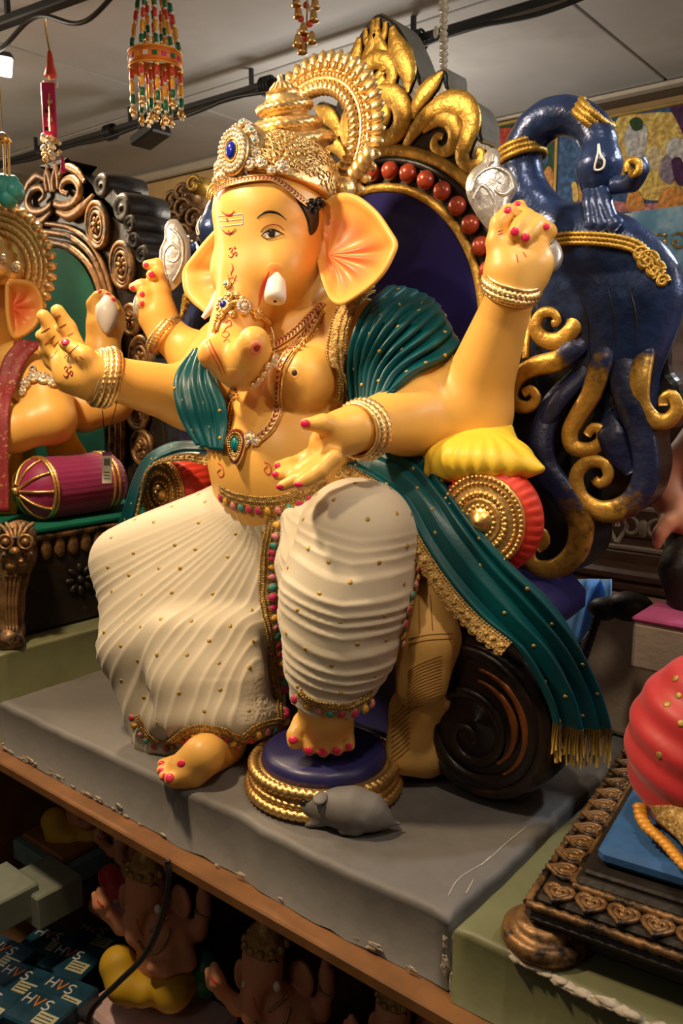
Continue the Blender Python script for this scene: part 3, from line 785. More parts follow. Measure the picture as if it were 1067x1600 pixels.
for x, y, r, g in ((361, 192, 12, 'gem_green'), (380, 196, 7, 'gem_green'), (392, 207, 7, 'gem_green'), (398, 222, 7, 'gem_green'), (347, 214, 7, 'gem_green'), (343, 230, 6, 'gem_green'), (399, 240, 9, 'crystal'), (408, 256, 11, 'crystal'), (392, 258, 11, 'crystal'), (440, 263, 12, 'crystal'), (378, 272, 8, 'pearl'), (366, 279, 7, 'gold'), (352, 272, 9, 'crystal'), (341, 280, 10, 'crystal'), (344, 262, 9, 'crystal'), (424, 268, 8, 'crystal'), (340, 248, 7, 'crystal')):
    q, m = SU.hit(x, y)
    if q is None: continue
    rosette(q+m*.005, nrm(m+np.array([0, -.4, 0])), r*dep(q)/F, g, 8, ('crystal', 'pale_gold'), 'brow_jewel', crown)
mb = MB()
for i in range(150):
    a, r_ = random.uniform(0, 2*pi), random.uniform(.62, 1.0); x, y = 370+34*r_*math.cos(a), 236+54*r_*math.sin(a); q, m = SU.hit(x, y)
    if q is not None and y < 288: mb.ball(q+m*.003, random.choice((.0022, .003, .0036)), 6, 4)
o = mb.obj('rhinestones', 'crystal', crown); o['kind'] = 'stuff'
def blush_spot(cx, cy, rx, ry, amt=.7, S_=None):
    d = decal(S_ or S, [(cx+rx*math.cos(a), cy+ry*math.sin(a)) for a in np.linspace(0, 2*pi, 9, endpoint=False)], .0004, 4, 6)
    if d is None: return
    n = (len(d[0])-1)//6; k = np.r_[1, np.repeat(1-np.arange(1, 7)/6, n)]**1.3*amt
    mo('blush', d[0], d[1], 'ear_paint', IDOL, True, k)
blush_spot(429, 421, 16, 12, .8); blush_spot(326, 556, 16, 22, .55); blush_spot(390, 556, 22, 20, .35); blush_spot(362, 588, 22, 14, .3); blush_spot(458, 583, 12, 11, .35)
# trunk ornament: chain across the trunk with jewels
P, N = S.path([(336, 520), (345, 492), (357, 478), (378, 474), (398, 488), (415, 500), (425, 520), (428, 545)], 8, .003)
mb = MB(); mb.add(*tube(P, .006, 8, False, .5, N)); orn = mb.obj('trunk_chain', 'pale_gold', IDOL)
mb = beadline(resample(P+N*.004, 44), .0028); mb.obj('bead_row', 'gold', orn)
for x, y, r, g, q in ((357, 445, 7, 'gem_green', 6), (352, 478, 15, 'gem_blue', 10), (360, 463, 8, 'gold', 8), (381, 480, 13, 'crystal', 14), (371, 462, 5, 'pearl', 6), (378, 467, 5, 'pearl', 6), (363, 492, 6, 'gold', 6), (401, 491, 9, 'gold', 8), (346, 494, 8, 'gold', 8)):
    h, m = S.hit(x, y)
    if h is not None: rosette(h+m*.004, m, r*dep(h)/F, g, q, ('crystal' if r == 13 else 'pale_gold', 'pale_gold'), 'trunk_jewel', orn)
# necklaces
chev(S, [(427, 541), (440, 533), (458, 521), (478, 502), (495, 484), (503, 474)], 10, 34, 'choker', 'braid_red', 'pale_gold', None, .003)
def strand(pts, r, n, name, m, off=.003, parent=None):
    P, N = S.path(pts, 8, off); o = beadline(resample(P, n), r).obj(name, m, parent or IDOL); return o
ck = strand([(424, 552), (448, 545), (470, 532), (490, 512), (504, 488)], .0026, 52, 'bead_necklace', 'gold', .004)
strand([(424, 557), (448, 551), (474, 538), (494, 518), (506, 490)], .002, 56, 'bead_strand', 'gold', .003, ck)
for i, (x, y) in enumerate(((428, 560), (436, 557), (444, 554), (452, 551), (460, 547), (468, 543), (475, 538))):
    h, m = S.hit(x, y+4)
    if h is not None: mo('gold_drop', *ball(h+m*.003, (.0026, .0026, .007), 7, 5), 'gold', ck)
for x, y, r in ((424, 562, 14), (434, 569, 8), (416, 570, 8), (410, 582, 7), (404, 590, 8), (396, 598, 8)):
    h, m = S.hit(x, y)
    if h is not None: rosette(h+m*.004, m, r*dep(h)/F*.9, 'gold' if r < 9 else 'crystal', 8, ('crystal', 'pale_gold'), 'necklace_flower', ck)
ln = chev(S, [(500, 490), (480, 520), (455, 548), (439, 575), (434, 610), (434, 640), (424, 665), (408, 682), (394, 690)], 10, 62, 'long_necklace', 'braid_red', 'pale_gold', None, .004)
strand([(504, 494), (486, 522), (462, 550), (446, 578), (441, 612), (441, 642), (430, 670), (412, 688), (396, 697)], .0022, 88, 'bead_strand', 'gold', .004, ln)
chev(S, [(366, 604), (361, 618), (357, 640), (354, 662), (353, 684)], 8, 26, 'necklace_side', 'braid_red', 'pale_gold', ln, .004)
strand([(371, 606), (367, 622), (363, 642), (360, 664), (358, 684)], .002, 36, 'bead_strand', 'gold', .004, ln)
for x, y, r in ((392, 684, 11), (402, 690, 8), (352, 688, 10), (385, 694, 8)):
    h, m = S.hit(x, y)
    if h is not None: rosette(h+m*.005, m, r*dep(h)/F, 'crystal', 9, ('crystal', 'pale_gold'), 'necklace_flower', ln)
h, m = S.hit(374, 695); m = nrm(m*.35+np.array([.42, -1, .12])); h = h+m*.008; Rp = frame(m); s = dep(h)/F; tear = [(math.sin(a)*13*(1-.35*math.cos(a)*-1 if False else 1)*(1 if math.cos(a) < .2 else 1), math.cos(a)*20) for a in np.linspace(0, 2*pi, 22, endpoint=False)]
tear = [(x*(1.0+.012*y), y if y > 0 else y*1.35) for x, y in tear]
for sc, z0, z1, m_ in ((1.25, 0, .004, 'pale_gold'), (1.12, .004, .0055, 'braid_red'), (.98, .0055, .007, 'pale_gold')):
    o = mo('pendant' if sc > 1.2 else 'pendant_layer', *prism(np.array(tear)*sc*s, z0, z1, h+m*.003, Rp, .001), m_, ln if sc > 1.2 else pend)
    if sc > 1.2: pend = o
mb = MB()
for sc in (.9, .66):
    T_ = resample(np.array([(*q, 0) for q in tear+tear[:1]])*sc*s, 30 if sc > .8 else 22)
    for q in T_: mb.ball(h+m*.0105+Rp[:, 0]*q[0]+Rp[:, 1]*q[1], .0015, 6, 4)
mb.obj('gold_beading', 'gold', pend)
mo('teal_gem', *ball(h+m*.009, (7*s, 11*s, .006), 12, 8, Rp), 'gem_teal', pend)
# bracelets
def bangle(px, py, D, axis, r, name='bangle', parent=None, squash=1., m='pale_gold', w=.011):
    c = at(px, py, D=D); R_ = frame(axis); mb = MB()
    mb.add(*rope(ringpts(c, R_, r, 130, squash=squash), w*.62, 8, 34, .22, True))
    for s in (-1, 1): mb.add(*tube(ringpts(c+R_[:, 2]*s*w*.75, R_, r*.985, 64, squash=squash), w*.36, 7, True))
    return mb.obj(name, m, parent or IDOL)
q = at(300, 622, Y=.27); w_ = at(160, 590, Y=.105); a_ = nrm(w_-q)
bangle(154, 590, dep(w_)-.006, a_, .050); bangle(163, 590, dep(w_)-.002, a_, .052); bangle(170, 590, dep(w_)+.002, a_, .053)
e_ = at(652, 650, Y=.335); w_ = at(562, 670, Y=.165); a_ = nrm(w_-e_)
bangle(562, 672, dep(w_)+.004, a_, .041); bangle(569, 671, dep(w_)+.018, a_, .0435); 
e_ = at(735, 650, Y=.40); w_ = at(799, 449, Y=.345); a_ = nrm(w_-e_)
bangle(799, 447, dep(w_), a_, .0405, w=.013); bangle(797, 455, dep(w_), a_, .0415, w=.008)
e_ = at(318, 572, Y=.38); w_ = at(258, 522, Y=.33); a_ = nrm(w_-e_)
bangle(257, 522, dep(w_), a_, .043, w=.013)
# nails
def nail(x, y, rx, ry, S_=None, parent=None, m='nail_pink', ang=0.):
    h, n = (S_ or S).hit(x, y)
    if h is None: return
    s = dep(h)/F; R_ = frame(n)@rotz(ang)
    return mo('nail', *ball(h, (rx*s, ry*s, .0022), 9, 6, R_), m, parent or IDOL)
for x, y, rx, ry, g in ((102, 534, 7, 6, 0), (477, 662, 8.5, 6.5, .0), (433, 727, 6, 5, 0), (430, 741, 6, 5, 0), (437, 761, 6.5, 4.5, 0), (466, 757, 8, 4.5, 0),
    (804, 362, 7.5, 7, 0), (821, 371, 7.5, 6.5, 0), (793, 328, 6.5, 5.5, .4), (808, 318, 6, 4.5, 0), (853, 354, 6.5, 5, 0),
    (207, 450, 4, 4, 0), (228, 414, 4.5, 4, 0), (237, 429, 5, 5.5, 0), (222, 460, 4, 5, 0), (222, 474, 4, 4, 0),
    (283, 1193, 8.5, 5.5, .5), (252, 1192, 5.5, 4.5, .3), (251, 1204, 6, 4.5, .3), (256, 1213, 6, 5.5, .3), (265, 1215, 7, 7, .3),
    (458, 1156, 8.5, 6, 0), (482, 1173, 8, 6, 0), (504, 1175, 8, 6, 0), (526, 1173, 8, 6, 0), (545, 1167, 6, 6, 0)):
    nail(x, y, rx, ry, ang=g)
# ================================================================== main idol: dhoti, shawl
mat('cream_cloth', (.58, .51, .385), .75, 0, .05, 8, .06, 300, sheen=.15)
mat('teal_silk', (.001, .066, .080), .36, 0, .2, 10, .08, 200, spec=.35)
mat('lace_gold', (.46, .29, .09), .5, .55, .4, 160, .8, 260, col2=(.75, .55, .25), mixscale=160, mixlo=.55, mixhi=.65)
mat('petal_magenta', (.55, .02, .12), .6); mat('petal_teal', (.05, .33, .31), .6); mat('petal_pink', (.72, .24, .28), .6); mat('petal_yellow', (.72, .38, .05), .6)
mat('motif_gold', (.46, .30, .06), .5, .3, .2)
W0 = at(424, 800, Y=.25)
G_ = SDF((-1.08, -.03, .795), (-.10, .5, 1.36), .0031)
G_.ell((M, .345, 1.235), (.185, .135, .075), .03)
hemL = at(232, 1150, Z=.815); hemC = at(425, 1130, Z=.82)
kt = at(196, 878, Y=.15)
nF = 11
for i in range(nF):
    t = i/(nF-1); a = kt*(1-t)+(W0+np.array([-.02, .05, -.02]))*t; a[2] += .02*math.sin(pi*t)
    b = hemL*(1-t)+hemC*t; b[1] -= .045*math.sin(pi*t)
    m_ = (a+b)/2+np.array([-.0*(1-t), -.045*math.sin(pi*(.2+.6*t)), 0])
    G_.cone(a, m_, .058-.012*t, .046-.01*t, .035); G_.cone(m_, b, .046-.01*t, .028, .035)
G_.cone((M-.08, .36, 1.22), kt, .105, .066, .04)
G_.cone((M+.06, .35, 1.215), (M+.255, .27, 1.215), .115, .098, .04)
G_.chain([(556, 838, 92, Xp(-.315)), (540, 930, 98, Xp(-.315)), (530, 1010, 84, Xp(-.315)), (517, 1058, 62, Xp(-.318)), (513, 1078, 50, Xp(-.318))], .03)
G_.chain([(452, 808, 10, Xp(-.47)), (460, 880, 24, Xp(-.44)), (468, 960, 26, Xp(-.41)), (482, 1030, 26, Xp(-.375)), (495, 1070, 26, Xp(-.35))], .03)
dfl = dep(fl)
G_.chain([(258, 1128, 22, dfl+.02), (300, 1116, 28, dfl-.02), (345, 1118, 32, dfl-.03), (395, 1122, 26, dfl-.02), (425, 1118, 20, dfl+.0)], .03)
for x, r in ((270, 24), (300, 28), (345, 30), (390, 26)): G_.chain([(x, 1117, r, dfl-.02), (x-6, 1060, r, dfl-.012), (x-10, 990, r, dfl+.012)], .04)
DV, DF = G_.mesh(3)
def pleats(V, Fq):
    N = vnormals(V, Fq); out = V.copy()
    X, Y, Z = V.T
    # fan over the bent leg: folds radiate from the waist knot
    wx, wz = M+.045, 1.315
    th = np.arctan2(wx-X, wz-Z); rr = np.hypot(wx-X, wz-Z)
    wob = th*92+2.2*np.sin(th*7)+1.6*np.sin(th*19)
    saw = (wob/(2*pi)) % 1; idx_ = np.floor(wob/(2*pi)); fold = (np.where(saw < .8, (saw/.8)**2.5, (1-saw)/.2))*(.55+.45*np.sin(idx_*2.3)**2)
    left = 1/(1+np.exp((X-(M+.085+.0*Z))/.008))
    front = np.clip((.36-Y)/.1, 0, 1)*np.clip(-N[:, 1]*2+.7, 0, 1)
    fade = np.clip((1.20-th)/.3, 0, 1)
    A = .0031*np.clip(rr/.25, .25, 1.1)*left*front*fade
    # swags round the other shin
    u = np.clip((X-(M+.085))/.20, 0.02, 1.2); e = np.exp(-6.5*u); L = (Z-1.30*e)/(1-e)+.045*(u-.55)**2
    s2 = (L/.0225+.35*np.sin(L*60)+.10*np.sin(X*40)) % 1; f2 = np.where(s2 < .72, (s2/.72)**2.2, (1-s2)/.28)
    A2 = .0036*(1-left)*np.clip((1.285-L)/.05, 0, 1)*np.clip(-N[:, 1]*1.5+.95, 0, 1)*np.clip((Z-.88)/.03, .15, 1)
    d = A*(fold-.4)+A2*(f2-.4)
    return out+N*d[:, None]
DV = pleats(DV, DF)
dho = mo('dhoti', DV, DF, 'cream_cloth', IDOL); dho['label'] = 'cream pleated dhoti with gold dots'
Sd = Surf(DV, DF)
allV = np.concatenate([DV, BV]); allF = np.concatenate([DF, BF+len(DV)]); Sa = Surf(allV, allF)
# woven gold dots
DN = vnormals(DV, DF); cand = np.where((DN[:, 1] < .35) & (DV[:, 2] > .84))[0]; RNG.shuffle(cand); cand = cand[:2500]; chosen = []
for i in cand:
    p = DV[i]
    if all((p-q)@(p-q) > .043**2 for q in chosen): chosen.append(p)
    if len(chosen) > 230: break
mb = MB()
for p in chosen:
    q, n = Sd.near(p); mb.lathe([(.0042, -.0008), (.0038, .0005), (.0005, .0006)], q, frame(n), 7)
o = mb.obj('gold_dots', 'motif_gold', dho); o['kind'] = 'stuff'
# lace band + coloured petals
PM = ['petal_magenta', 'petal_teal', 'petal_pink', 'petal_yellow']
def trim(Sx, pts, band, side, step, name='lace_trim', size=8., parent=None, off=.003, petals=True, scallop=True):
    """gold lace ribbon (width band px) with cloth petals sewn along one side"""
    P, N = Sx.path(pts, 10, off)
    if len(P) < 4: return
    Q = resample(np.c_[P, N], max(12, int(len(P)*1.2))); P = Q[:, :3]; N = Q[:, 3:]; N /= np.linalg.norm(N, axis=1)[:, None]
    for _ in range(3): N[1:-1] = (N[:-2]+N[1:-1]*2+N[2:])/4; P[1:-1] = (P[:-2]+P[1:-1]*2+P[2:])/4
    T = np.gradient(P, axis=0); T /= np.linalg.norm(T, axis=1)[:, None]; Bv = np.cross(N, T)*side; Bv /= np.linalg.norm(Bv, axis=1)[:, None]
    sc = np.array([dep(p) for p in P])[:, None]/F; mb = MB()
    G = np.stack([P-Bv*band*sc*.5-N*.001, P-Bv*band*sc*.3+N*.0015, P+Bv*band*sc*.3+N*.0015, P+Bv*band*sc*.5-N*.001], 1)
    mb.add(G.reshape(-1, 3), gridf(len(P), 4))
    L = np.linalg.norm(np.diff(P, axis=0), axis=1).sum()
    for s, w in ((-.46, .0018), (0, .0022), (.44, .0018)):
        C = resample(P+Bv*band*sc*s+N*.0018, max(8, int(L/.0045)))
        for c in C: mb.ball(c, w, 5, 3)
    lace = mb.obj(name, 'lace_gold', parent or dho)
    if not petals: return lace
    n = max(2, int(L/(step*sc.mean()))); R_ = resample(np.c_[P, N, Bv], n)
    for i, row in enumerate(R_):
        c, nn, b = row[:3], nrm(row[3:6]), nrm(row[6:]); s = dep(c)/F
        c = c+b*(band*.5+size*.62)*s+nn*.002
        t = np.cross(b, nn); Rm = np.stack([t, b, nn], 1)
        V, f = ball((0, 0, 0), (size*s*.62, size*s*.82, size*s*.34), 9, 6); V[:, 0] *= 1+.35*V[:, 1]/(size*s*.82); V = V@Rm.T+c
        pt = mo('trim_petal', V, f, PM[(i*3+int(i/5)) % 4], lace)
        th = np.linspace(0, 2*pi, 12, endpoint=False); ring = np.stack([np.sin(th)*size*s*.66*(1+.35*np.cos(th)), np.cos(th)*size*s*.88, 0*th], 1)@Rm.T+c
        mo('gold_edge', *tube(ring, .0011, 4, True), 'lace_gold', pt)
    return lace
trim(Sd, [(428, 800), (418, 850), (412, 900), (414, 950), (422, 1000), (430, 1060), (436, 1105), (436, 1132)], 15, 1, 16, 'sash_trim', 9.5)
trim(Sa, [(346, 764), (362, 774), (385, 780), (410, 783), (440, 781), (468, 771), (492, 760), (508, 752)], 18, -1, 15, 'waist_trim', 9)
trim(Sd, [(655, 885), (645, 925), (632, 975), (622, 1025), (606, 1065), (590, 1092)], 6, -1, 16, 'side_trim', 9.5)
trim(Sa, [(470, 1082), (484, 1093), (506, 1100), (532, 1103), (556, 1099), (578, 1085)], 16, -1, 15, 'ankle_trim', 9.5)
trim(Sd, [(216, 1118), (222, 1134), (234, 1150), (250, 1160), (268, 1158)], 12, -1, 10, 'hem_trim', 7)
trim(Sa, [(268, 1158), (285, 1146), (303, 1138), (325, 1138), (348, 1142), (368, 1150), (382, 1158)], 15, -1, 14, 'hem_trim', 8)
trim(Sd, [(384, 1148), (400, 1137), (420, 1130), (440, 1127)], 13, -1, 14, 'hem_trim', 8)
# ---------------------------------------------------------------- shawl
shw = IDOL
def bodyD(x, y, off, S_=Sa):
    h, n = S_.hit(x, y)
    return None if h is None else dep(h)-off
def loft(curves, nu, nv, pleat=0., np_=8, th=.004, phase=0., sharp=.75, sag=None, flipn=False):
    C = [resample(spl(np.array(c), 10), nu) for c in curves]
    A = np.array(C)                                    # curves, nu, 3
    A = np.stack([resample(spl(A[:, i], 10), nv) for i in range(nu)], 0)   # nu, nv, 3
    du = np.gradient(A, axis=0); dv_ = np.gradient(A, axis=1); N = np.cross(du, dv_); N /= np.linalg.norm(N, axis=2)[..., None]+1e-12
    if ((A-CAM)*N).sum() > 0: N = -N
    v = np.linspace(0, 1, nv); s = (v*np_+phase+.15*np.sin(v*9)) % 1; f = np.where(s < sharp, s/sharp, (1-s)/(1-sharp))
    env = np.sin(np.clip(np.linspace(0, 1, nu), .06, .97)*pi)**.35
    amp = pleat if np.isscalar(pleat) else np.interp(np.linspace(0, 1, nu), np.linspace(0, 1, len(pleat)), pleat)[:, None, None]
    return A+N*amp*(f-.4)[None, :, None]*(env[:, None, None] if np.isscalar(pleat) else 1)
def c3(pts):
    out = []
    for x, y, d in pts:
        if isinstance(d, tuple) and d[0] == 'p': out.append(at(x, y, D=dep(out[-1])+d[1]))
        elif isinstance(d, tuple) and d[0] == 'b':
            D = bodyD(x, y, d[1])
            out.append(at(x, y, D=D if D else d[2]))
        elif isinstance(d, tuple): out.append(at(x, y, **{d[0]: d[1]}))
        else: out.append(at(x, y, D=d))
    return np.array(out)
b_ = lambda off=.014, fb=1.42: ('b', off, fb)
SC_ = [c3([(604, 447, Yp(.39)), (566, 482, b_()), (547, 530, b_()), (539, 590, b_()), (543, 650, ('p', .0))]),
       c3([(628, 448, Yp(.40)), (592, 490, b_(.018)), (572, 540, b_(.02)), (561, 590, b_(.02)), (560, 647, ('p', .0))]),
       c3([(652, 455, Yp(.41)), (632, 492, b_(.024)), (606, 540, b_(.026)), (584, 575, b_(.026)), (574, 640, ('p', -.01))]),
       c3([(684, 475, Yp(.40)), (684, 506, Yp(.35)), (655, 546, b_(.028)), (622, 576, b_(.026)), (594, 628, ('p', -.02))]),
       c3([(712, 530, Yp(.40)), (716, 545, Yp(.37)), (690, 566, b_(.02)), (650, 584, b_(.018)), (612, 612, ('p', -.02))])]
Gs = loft(SC_, 60, 110, (.003, .010, .016, .016, .008), 9, sharp=.8)
sp = mo('shawl_shoulder', *solid_sheet(Gs, .003), 'teal_silk', shw)
def edge_lace(P, N, w, name, parent, scal=True, m='lace_gold', up=None):
    """scalloped lace ribbon along 3D polyline P; N surface normal, w width"""
    P = np.asarray(P); T = np.gradient(P, axis=0); T /= np.linalg.norm(T, axis=1)[:, None]; Bv = np.cross(N, T); Bv /= np.linalg.norm(Bv, axis=1)[:, None]
    L = np.linalg.norm(np.diff(P, axis=0), axis=1).sum(); k = np.linspace(0, L, len(P)); sc = (w*.18*np.abs(np.sin(k/.016*pi)) if scal else 0*k)[:, None]
    mb = MB(); G = np.stack([P-N*.001, P+Bv*w*.15+N*.002, P+Bv*w*.8+N*.002, P+Bv*(w*.85+sc)-N*.001], 1); mb.add(G.reshape(-1, 3), gridf(len(P), 4))
    for q, r in ((.05, .0022), (.22, .0018), (.6, .0016), (.84, .0018)):
        for c in resample(P+Bv*w*q+N*.002, int(L/.005)): mb.ball(c, r, 5, 3)
    for i in range(int(L/.016)):
        j = min(len(P)-1, int((i+.5)*.016/L*len(P))); c = P[j]+Bv[j]*w*.45+N[j]*.002; mb.ball(c, (.0045, .0045, .003), 6, 4)
    return mb.obj(name, m, parent)
def gridn(G, col):
    du = np.gradient(G, axis=0)[:, col]; dv_ = np.gradient(G, axis=1)[:, col]; N = np.cross(du, dv_); N /= np.linalg.norm(N, axis=1)[:, None]
    for _ in range(6): N[1:-1] = (N[:-2]+N[1:-1]*2+N[2:])/4
    N /= np.linalg.norm(N, axis=1)[:, None]
    if ((G[:, col]-CAM)*N).sum() > 0: N = -N
    return N
def smoothed(P, n=120, it=8):
    P = resample(P, n)
    for _ in range(it): P[1:-1] = (P[:-2]+P[1:-1]*2+P[2:])/4
    return P
P = smoothed(Gs[:, 2]); N = resample(np.c_[smoothed(Gs[:, 2], 120), resample(np.c_[gridn(Gs, 4)], 120)], 120)[:, 3:]; N /= np.linalg.norm(N, axis=1)[:, None]
T = np.gradient(P, axis=0)
sg = 1 if np.cross(N[60], T[60])@RT < 0 else -1
if sg < 0: P = P[::-1]; N = N[::-1]
trim(Sa, [(582, 455), (556, 474), (537, 505), (528, 545), (523, 585), (523, 628)], 32, 1, 16, 'lace_border', 8, sp, .014, False)
br_, bn_ = Sa.path([(596, 453), (568, 477), (551, 508), (543, 548), (538, 590), (538, 626)], 10, .022); mo('border_cord', *rope(resample(br_, 200), .0032, 6, 50, .25), 'lace_gold', sp)
# left shoulder
SL = [c3([(302, 548, 1.64), (274, 585, 1.60), (273, 625, 1.585), (286, 662, 1.585), (306, 694, 1.57)]),
      c3([(310, 545, 1.60), (292, 590, 1.555), (292, 632, 1.545), (302, 668, 1.55), (318, 698, 1.54)]),
      c3([(318, 545, 1.57), (312, 592, 1.52), (316, 636, 1.515), (322, 670, 1.52), (332, 702, 1.51)]),
      c3([(328, 555, 1.55), (338, 598, 1.49), (350, 632, 1.475), (352, 664, 1.475), (346, 704, 1.47)])]
Gl = loft(SL, 40, 60, (.006, .01, .012, .01, .006), 5, sharp=.7)
sl_ = mo('shawl_shoulder', *solid_sheet(Gl, .003), 'teal_silk', shw)
def dots(G, n, parent, sd=3, r=.0036):
    rg = np.random.default_rng(sd); V, f = None, None; chosen = []; mb = MB()
    du = np.gradient(G, axis=0); dv_ = np.gradient(G, axis=1); N = np.cross(du, dv_); N /= np.linalg.norm(N, axis=2)[..., None]+1e-12
    sgn = -1 if ((G-CAM)*N).sum() > 0 else 1
    for _ in range(4000):
        i, j = rg.integers(2, G.shape[0]-2), rg.integers(3, G.shape[1]-3); p = G[i, j]
        if all((p-q)@(p-q) > .036**2 for q in chosen): chosen.append(p); mb.lathe([(r, -.0008), (r*.9, .0005), (.0004, .0006)], p+N[i, j]*sgn*.0016, frame(N[i, j]*sgn), 6)
        if len(chosen) >= n: break
    o = mb.obj('gold_dots', 'motif_gold', parent); o['kind'] = 'stuff'
dots(Gs, 34, sp, 1); dots(Gl, 10, sl_, 2)
# long tail falling over the knee, the bolster and the throne arm
LT = [c3([(538, 728, Yp(.24)), (585, 752, Yp(.25)), (628, 790, Yp(.25)), (662, 850, Yp(.25)), (705, 915, Yp(.25)), (752, 968, Yp(.255)), (812, 1020, Yp(.265)), (852, 1092, Yp(.28)), (866, 1138, Yp(.29))]),
      c3([(560, 718, Yp(.26)), (620, 745, Yp(.27)), (662, 785, Yp(.265)), (700, 845, Yp(.26)), (745, 905, Yp(.265)), (795, 962, Yp(.275)), (842, 1020, Yp(.285)), (876, 1095, Yp(.30)), (888, 1146, Yp(.31))]),
      c3([(600, 708, Yp(.29)), (650, 730, Yp(.29)), (685, 772, Yp(.28)), (728, 830, Yp(.27)), (775, 890, Yp(.275)), (824, 945, Yp(.29)), (872, 1012, Yp(.31)), (906, 1090, Yp(.335)), (920, 1150, Yp(.345))]),
      c3([(640, 700, Yp(.31)), (668, 718, Yp(.31)), (702, 765, Yp(.29)), (752, 832, Yp(.275)), (808, 892, Yp(.285)), (860, 940, Yp(.31)), (905, 1005, Yp(.345)), (938, 1080, Yp(.38)), (958, 1146, Yp(.40))])]
Gt = loft(LT, 90, 70, (.006, .008, .008, .008, .010, .014, .02, .024, .02), 3.6, sharp=.6, phase=.3)
st_ = mo('shawl_tail', *solid_sheet(Gt, .003), 'teal_silk', shw); dots(Gt, 22, st_, 5)
P = smoothed(Gt[:66, 1]); N = resample(np.c_[smoothed(Gt[:66, 1], 120), resample(gridn(Gt, 4)[:66], 120)], 120)[:, 3:]; N /= np.linalg.norm(N, axis=1)[:, None]
T = np.gradient(P, axis=0)
if not (np.cross(N[60], T[60])@UP < 0): P = P[::-1]; N = N[::-1]
edge_lace(P+N*.003, N, .030, 'lace_border', st_)
# fringe at the tail's end
mb = MB(); e = resample(Gt[-2], 70); 
for i, p in enumerate(e):
    L = .045+.012*math.sin(i*1.7); q = p+np.array([.004*math.sin(i*2.1), -.004+.004*math.cos(i*1.3), -L]); mb.tube([p+np.array([0, -.002, .006]), (p+q)/2+np.array([0, -.003, 0]), q], .0016, 4)
o = mb.obj('gold_fringe', 'motif_gold', st_); o['kind'] = 'stuff'
# other end, thrown over the far bolster
LB = [c3([(300, 688, Yp(.30)), (262, 692, Yp(.31)), (228, 712, Yp(.31)), (208, 745, Yp(.32)), (190, 800, Yp(.34)), (176, 840, Yp(.36))]),
      c3([(318, 700, Yp(.28)), (275, 702, Yp(.28)), (238, 722, Yp(.28)), (222, 755, Yp(.285)), (210, 800, Yp(.29)), (196, 835, Yp(.31))]),
      c3([(334, 716, Yp(.27)), (290, 714, Yp(.265)), (252, 724, Yp(.265)), (236, 740, Yp(.27)), (226, 775, Yp(.275)), (214, 815, Yp(.285))])]
Gb = loft(LB, 50, 34, .006, 2.5, sharp=.6)
sf_ = mo('shawl_end', *solid_sheet(Gb, .003), 'teal_silk', shw); dots(Gb, 10, sf_, 8)
P = smoothed(Gb[:, -2]); N = resample(np.c_[smoothed(Gb[:, -2], 120), resample(gridn(Gb, -3), 120)], 120)[:, 3:]; N /= np.linalg.norm(N, axis=1)[:, None]
T = np.gradient(P, axis=0)
if np.cross(N[60], T[60])@(at(255, 780, Y=.27)-P[60]) < 0: P = P[::-1]; N = N[::-1]
edge_lace(P+N*.003, N, .022, 'lace_border', sf_)
# ================================================================== throne
mat('throne_brown', (.018, .010, .007), .33, .2, .3, 20, .35, 50, col2=(.13, .045, .014), mixscale=7, mixlo=.58, mixhi=.75)
mat('ochre_plaster', (.60, .34, .085), .6, 0, .1, 12, .15, 60)
mat('slab_grey', (.10, .085, .06), .8, 0, .2, 20, .4, 50)
mat('red_bolster', (.72, .05, .022), .55, 0, .06, 10)
mat('pillow_yellow', (.80, .55, .04), .5, 0, .08, 8)
mat('cushion_navy', (.02, .018, .10), .38, 0, .1, 10, .08, 60)
vmat('feather_paint', [(0, (.008, .013, .05)), (.35, (.02, .03, .09)), (.55, (.16, .09, .02)), (.72, (.42, .24, .04)), (1, (.58, .33, .06))], .4, (.15, .6), .6, 60, .42)
TH = thing('throne', (M, .6, .8), 'ornate black and gold throne with navy peacocks behind the large idol', 'throne')
def mir(V, dx=0.): V = np.array(V); V[:, 0] = 2*M-V[:, 0]+dx; return V
PDX = .15
def both(name, V, f, m, parent=None, k=None, smooth=True, dx=0.):
    a = mo(name, V, f, m, parent or TH, smooth, k); b = mo(name, mir(V, dx), [tuple(reversed(tuple(q))) for q in f], m, parent or TH, smooth, k)
    return a, b
YB = .6
FR = np.stack([np.array([1., 0, 0]), np.array([0, 0, 1.]), np.array([0, -1., 0])], 1)   # local x,y,z -> X, Z, -Y
def pl2(pts, Y=YB): return np.array([at(x, y, Y=Y)[[0, 2]] for x, y in pts])
half = pl2([(596, 20), (618, 34), (632, 58), (645, 88), (655, 118), (664, 135), (680, 112), (696, 106), (700, 132), (718, 146), (738, 160), (750, 185), (752, 215), (772, 224), (782, 245), (772, 275)])
half = np.vstack([[[M, half[0, 1]]], half]); low = np.array([[M+.345, 1.70], [M+.345, 1.15], [M+.345, .82]])
half = np.vstack([half, low]); full = np.vstack([half, np.c_[2*M-half[::-1, 0], half[::-1, 1]][:-1]])
full = spl(full[:len(full)], 3, True)
mo('back_slab', *prism(full, -.075, -.004, (0, YB, 0), FR), 'slab_grey', TH, False)
mo('back_face', *prism(full*np.array([.985, 1])+np.array([M*.015, -.004]), -.004, .004, (0, YB, 0), FR, .003), 'black', TH, False)
def arc(rx, rz, cz, n=72, low=.95):
    a = np.linspace(0, pi, n); P = np.stack([M+np.cos(a)*rx, 0*a+YB-.008, cz+np.sin(a)*rz], 1)
    P = np.vstack([[M+rx, YB-.008, low], P, [M-rx, YB-.008, low]]); return P
cz = 1.60
mo('arch_band', *tube(arc(.332, .352, cz), .0125, 8, False, .55, (0, 1, 0)), 'throne_gold', TH)
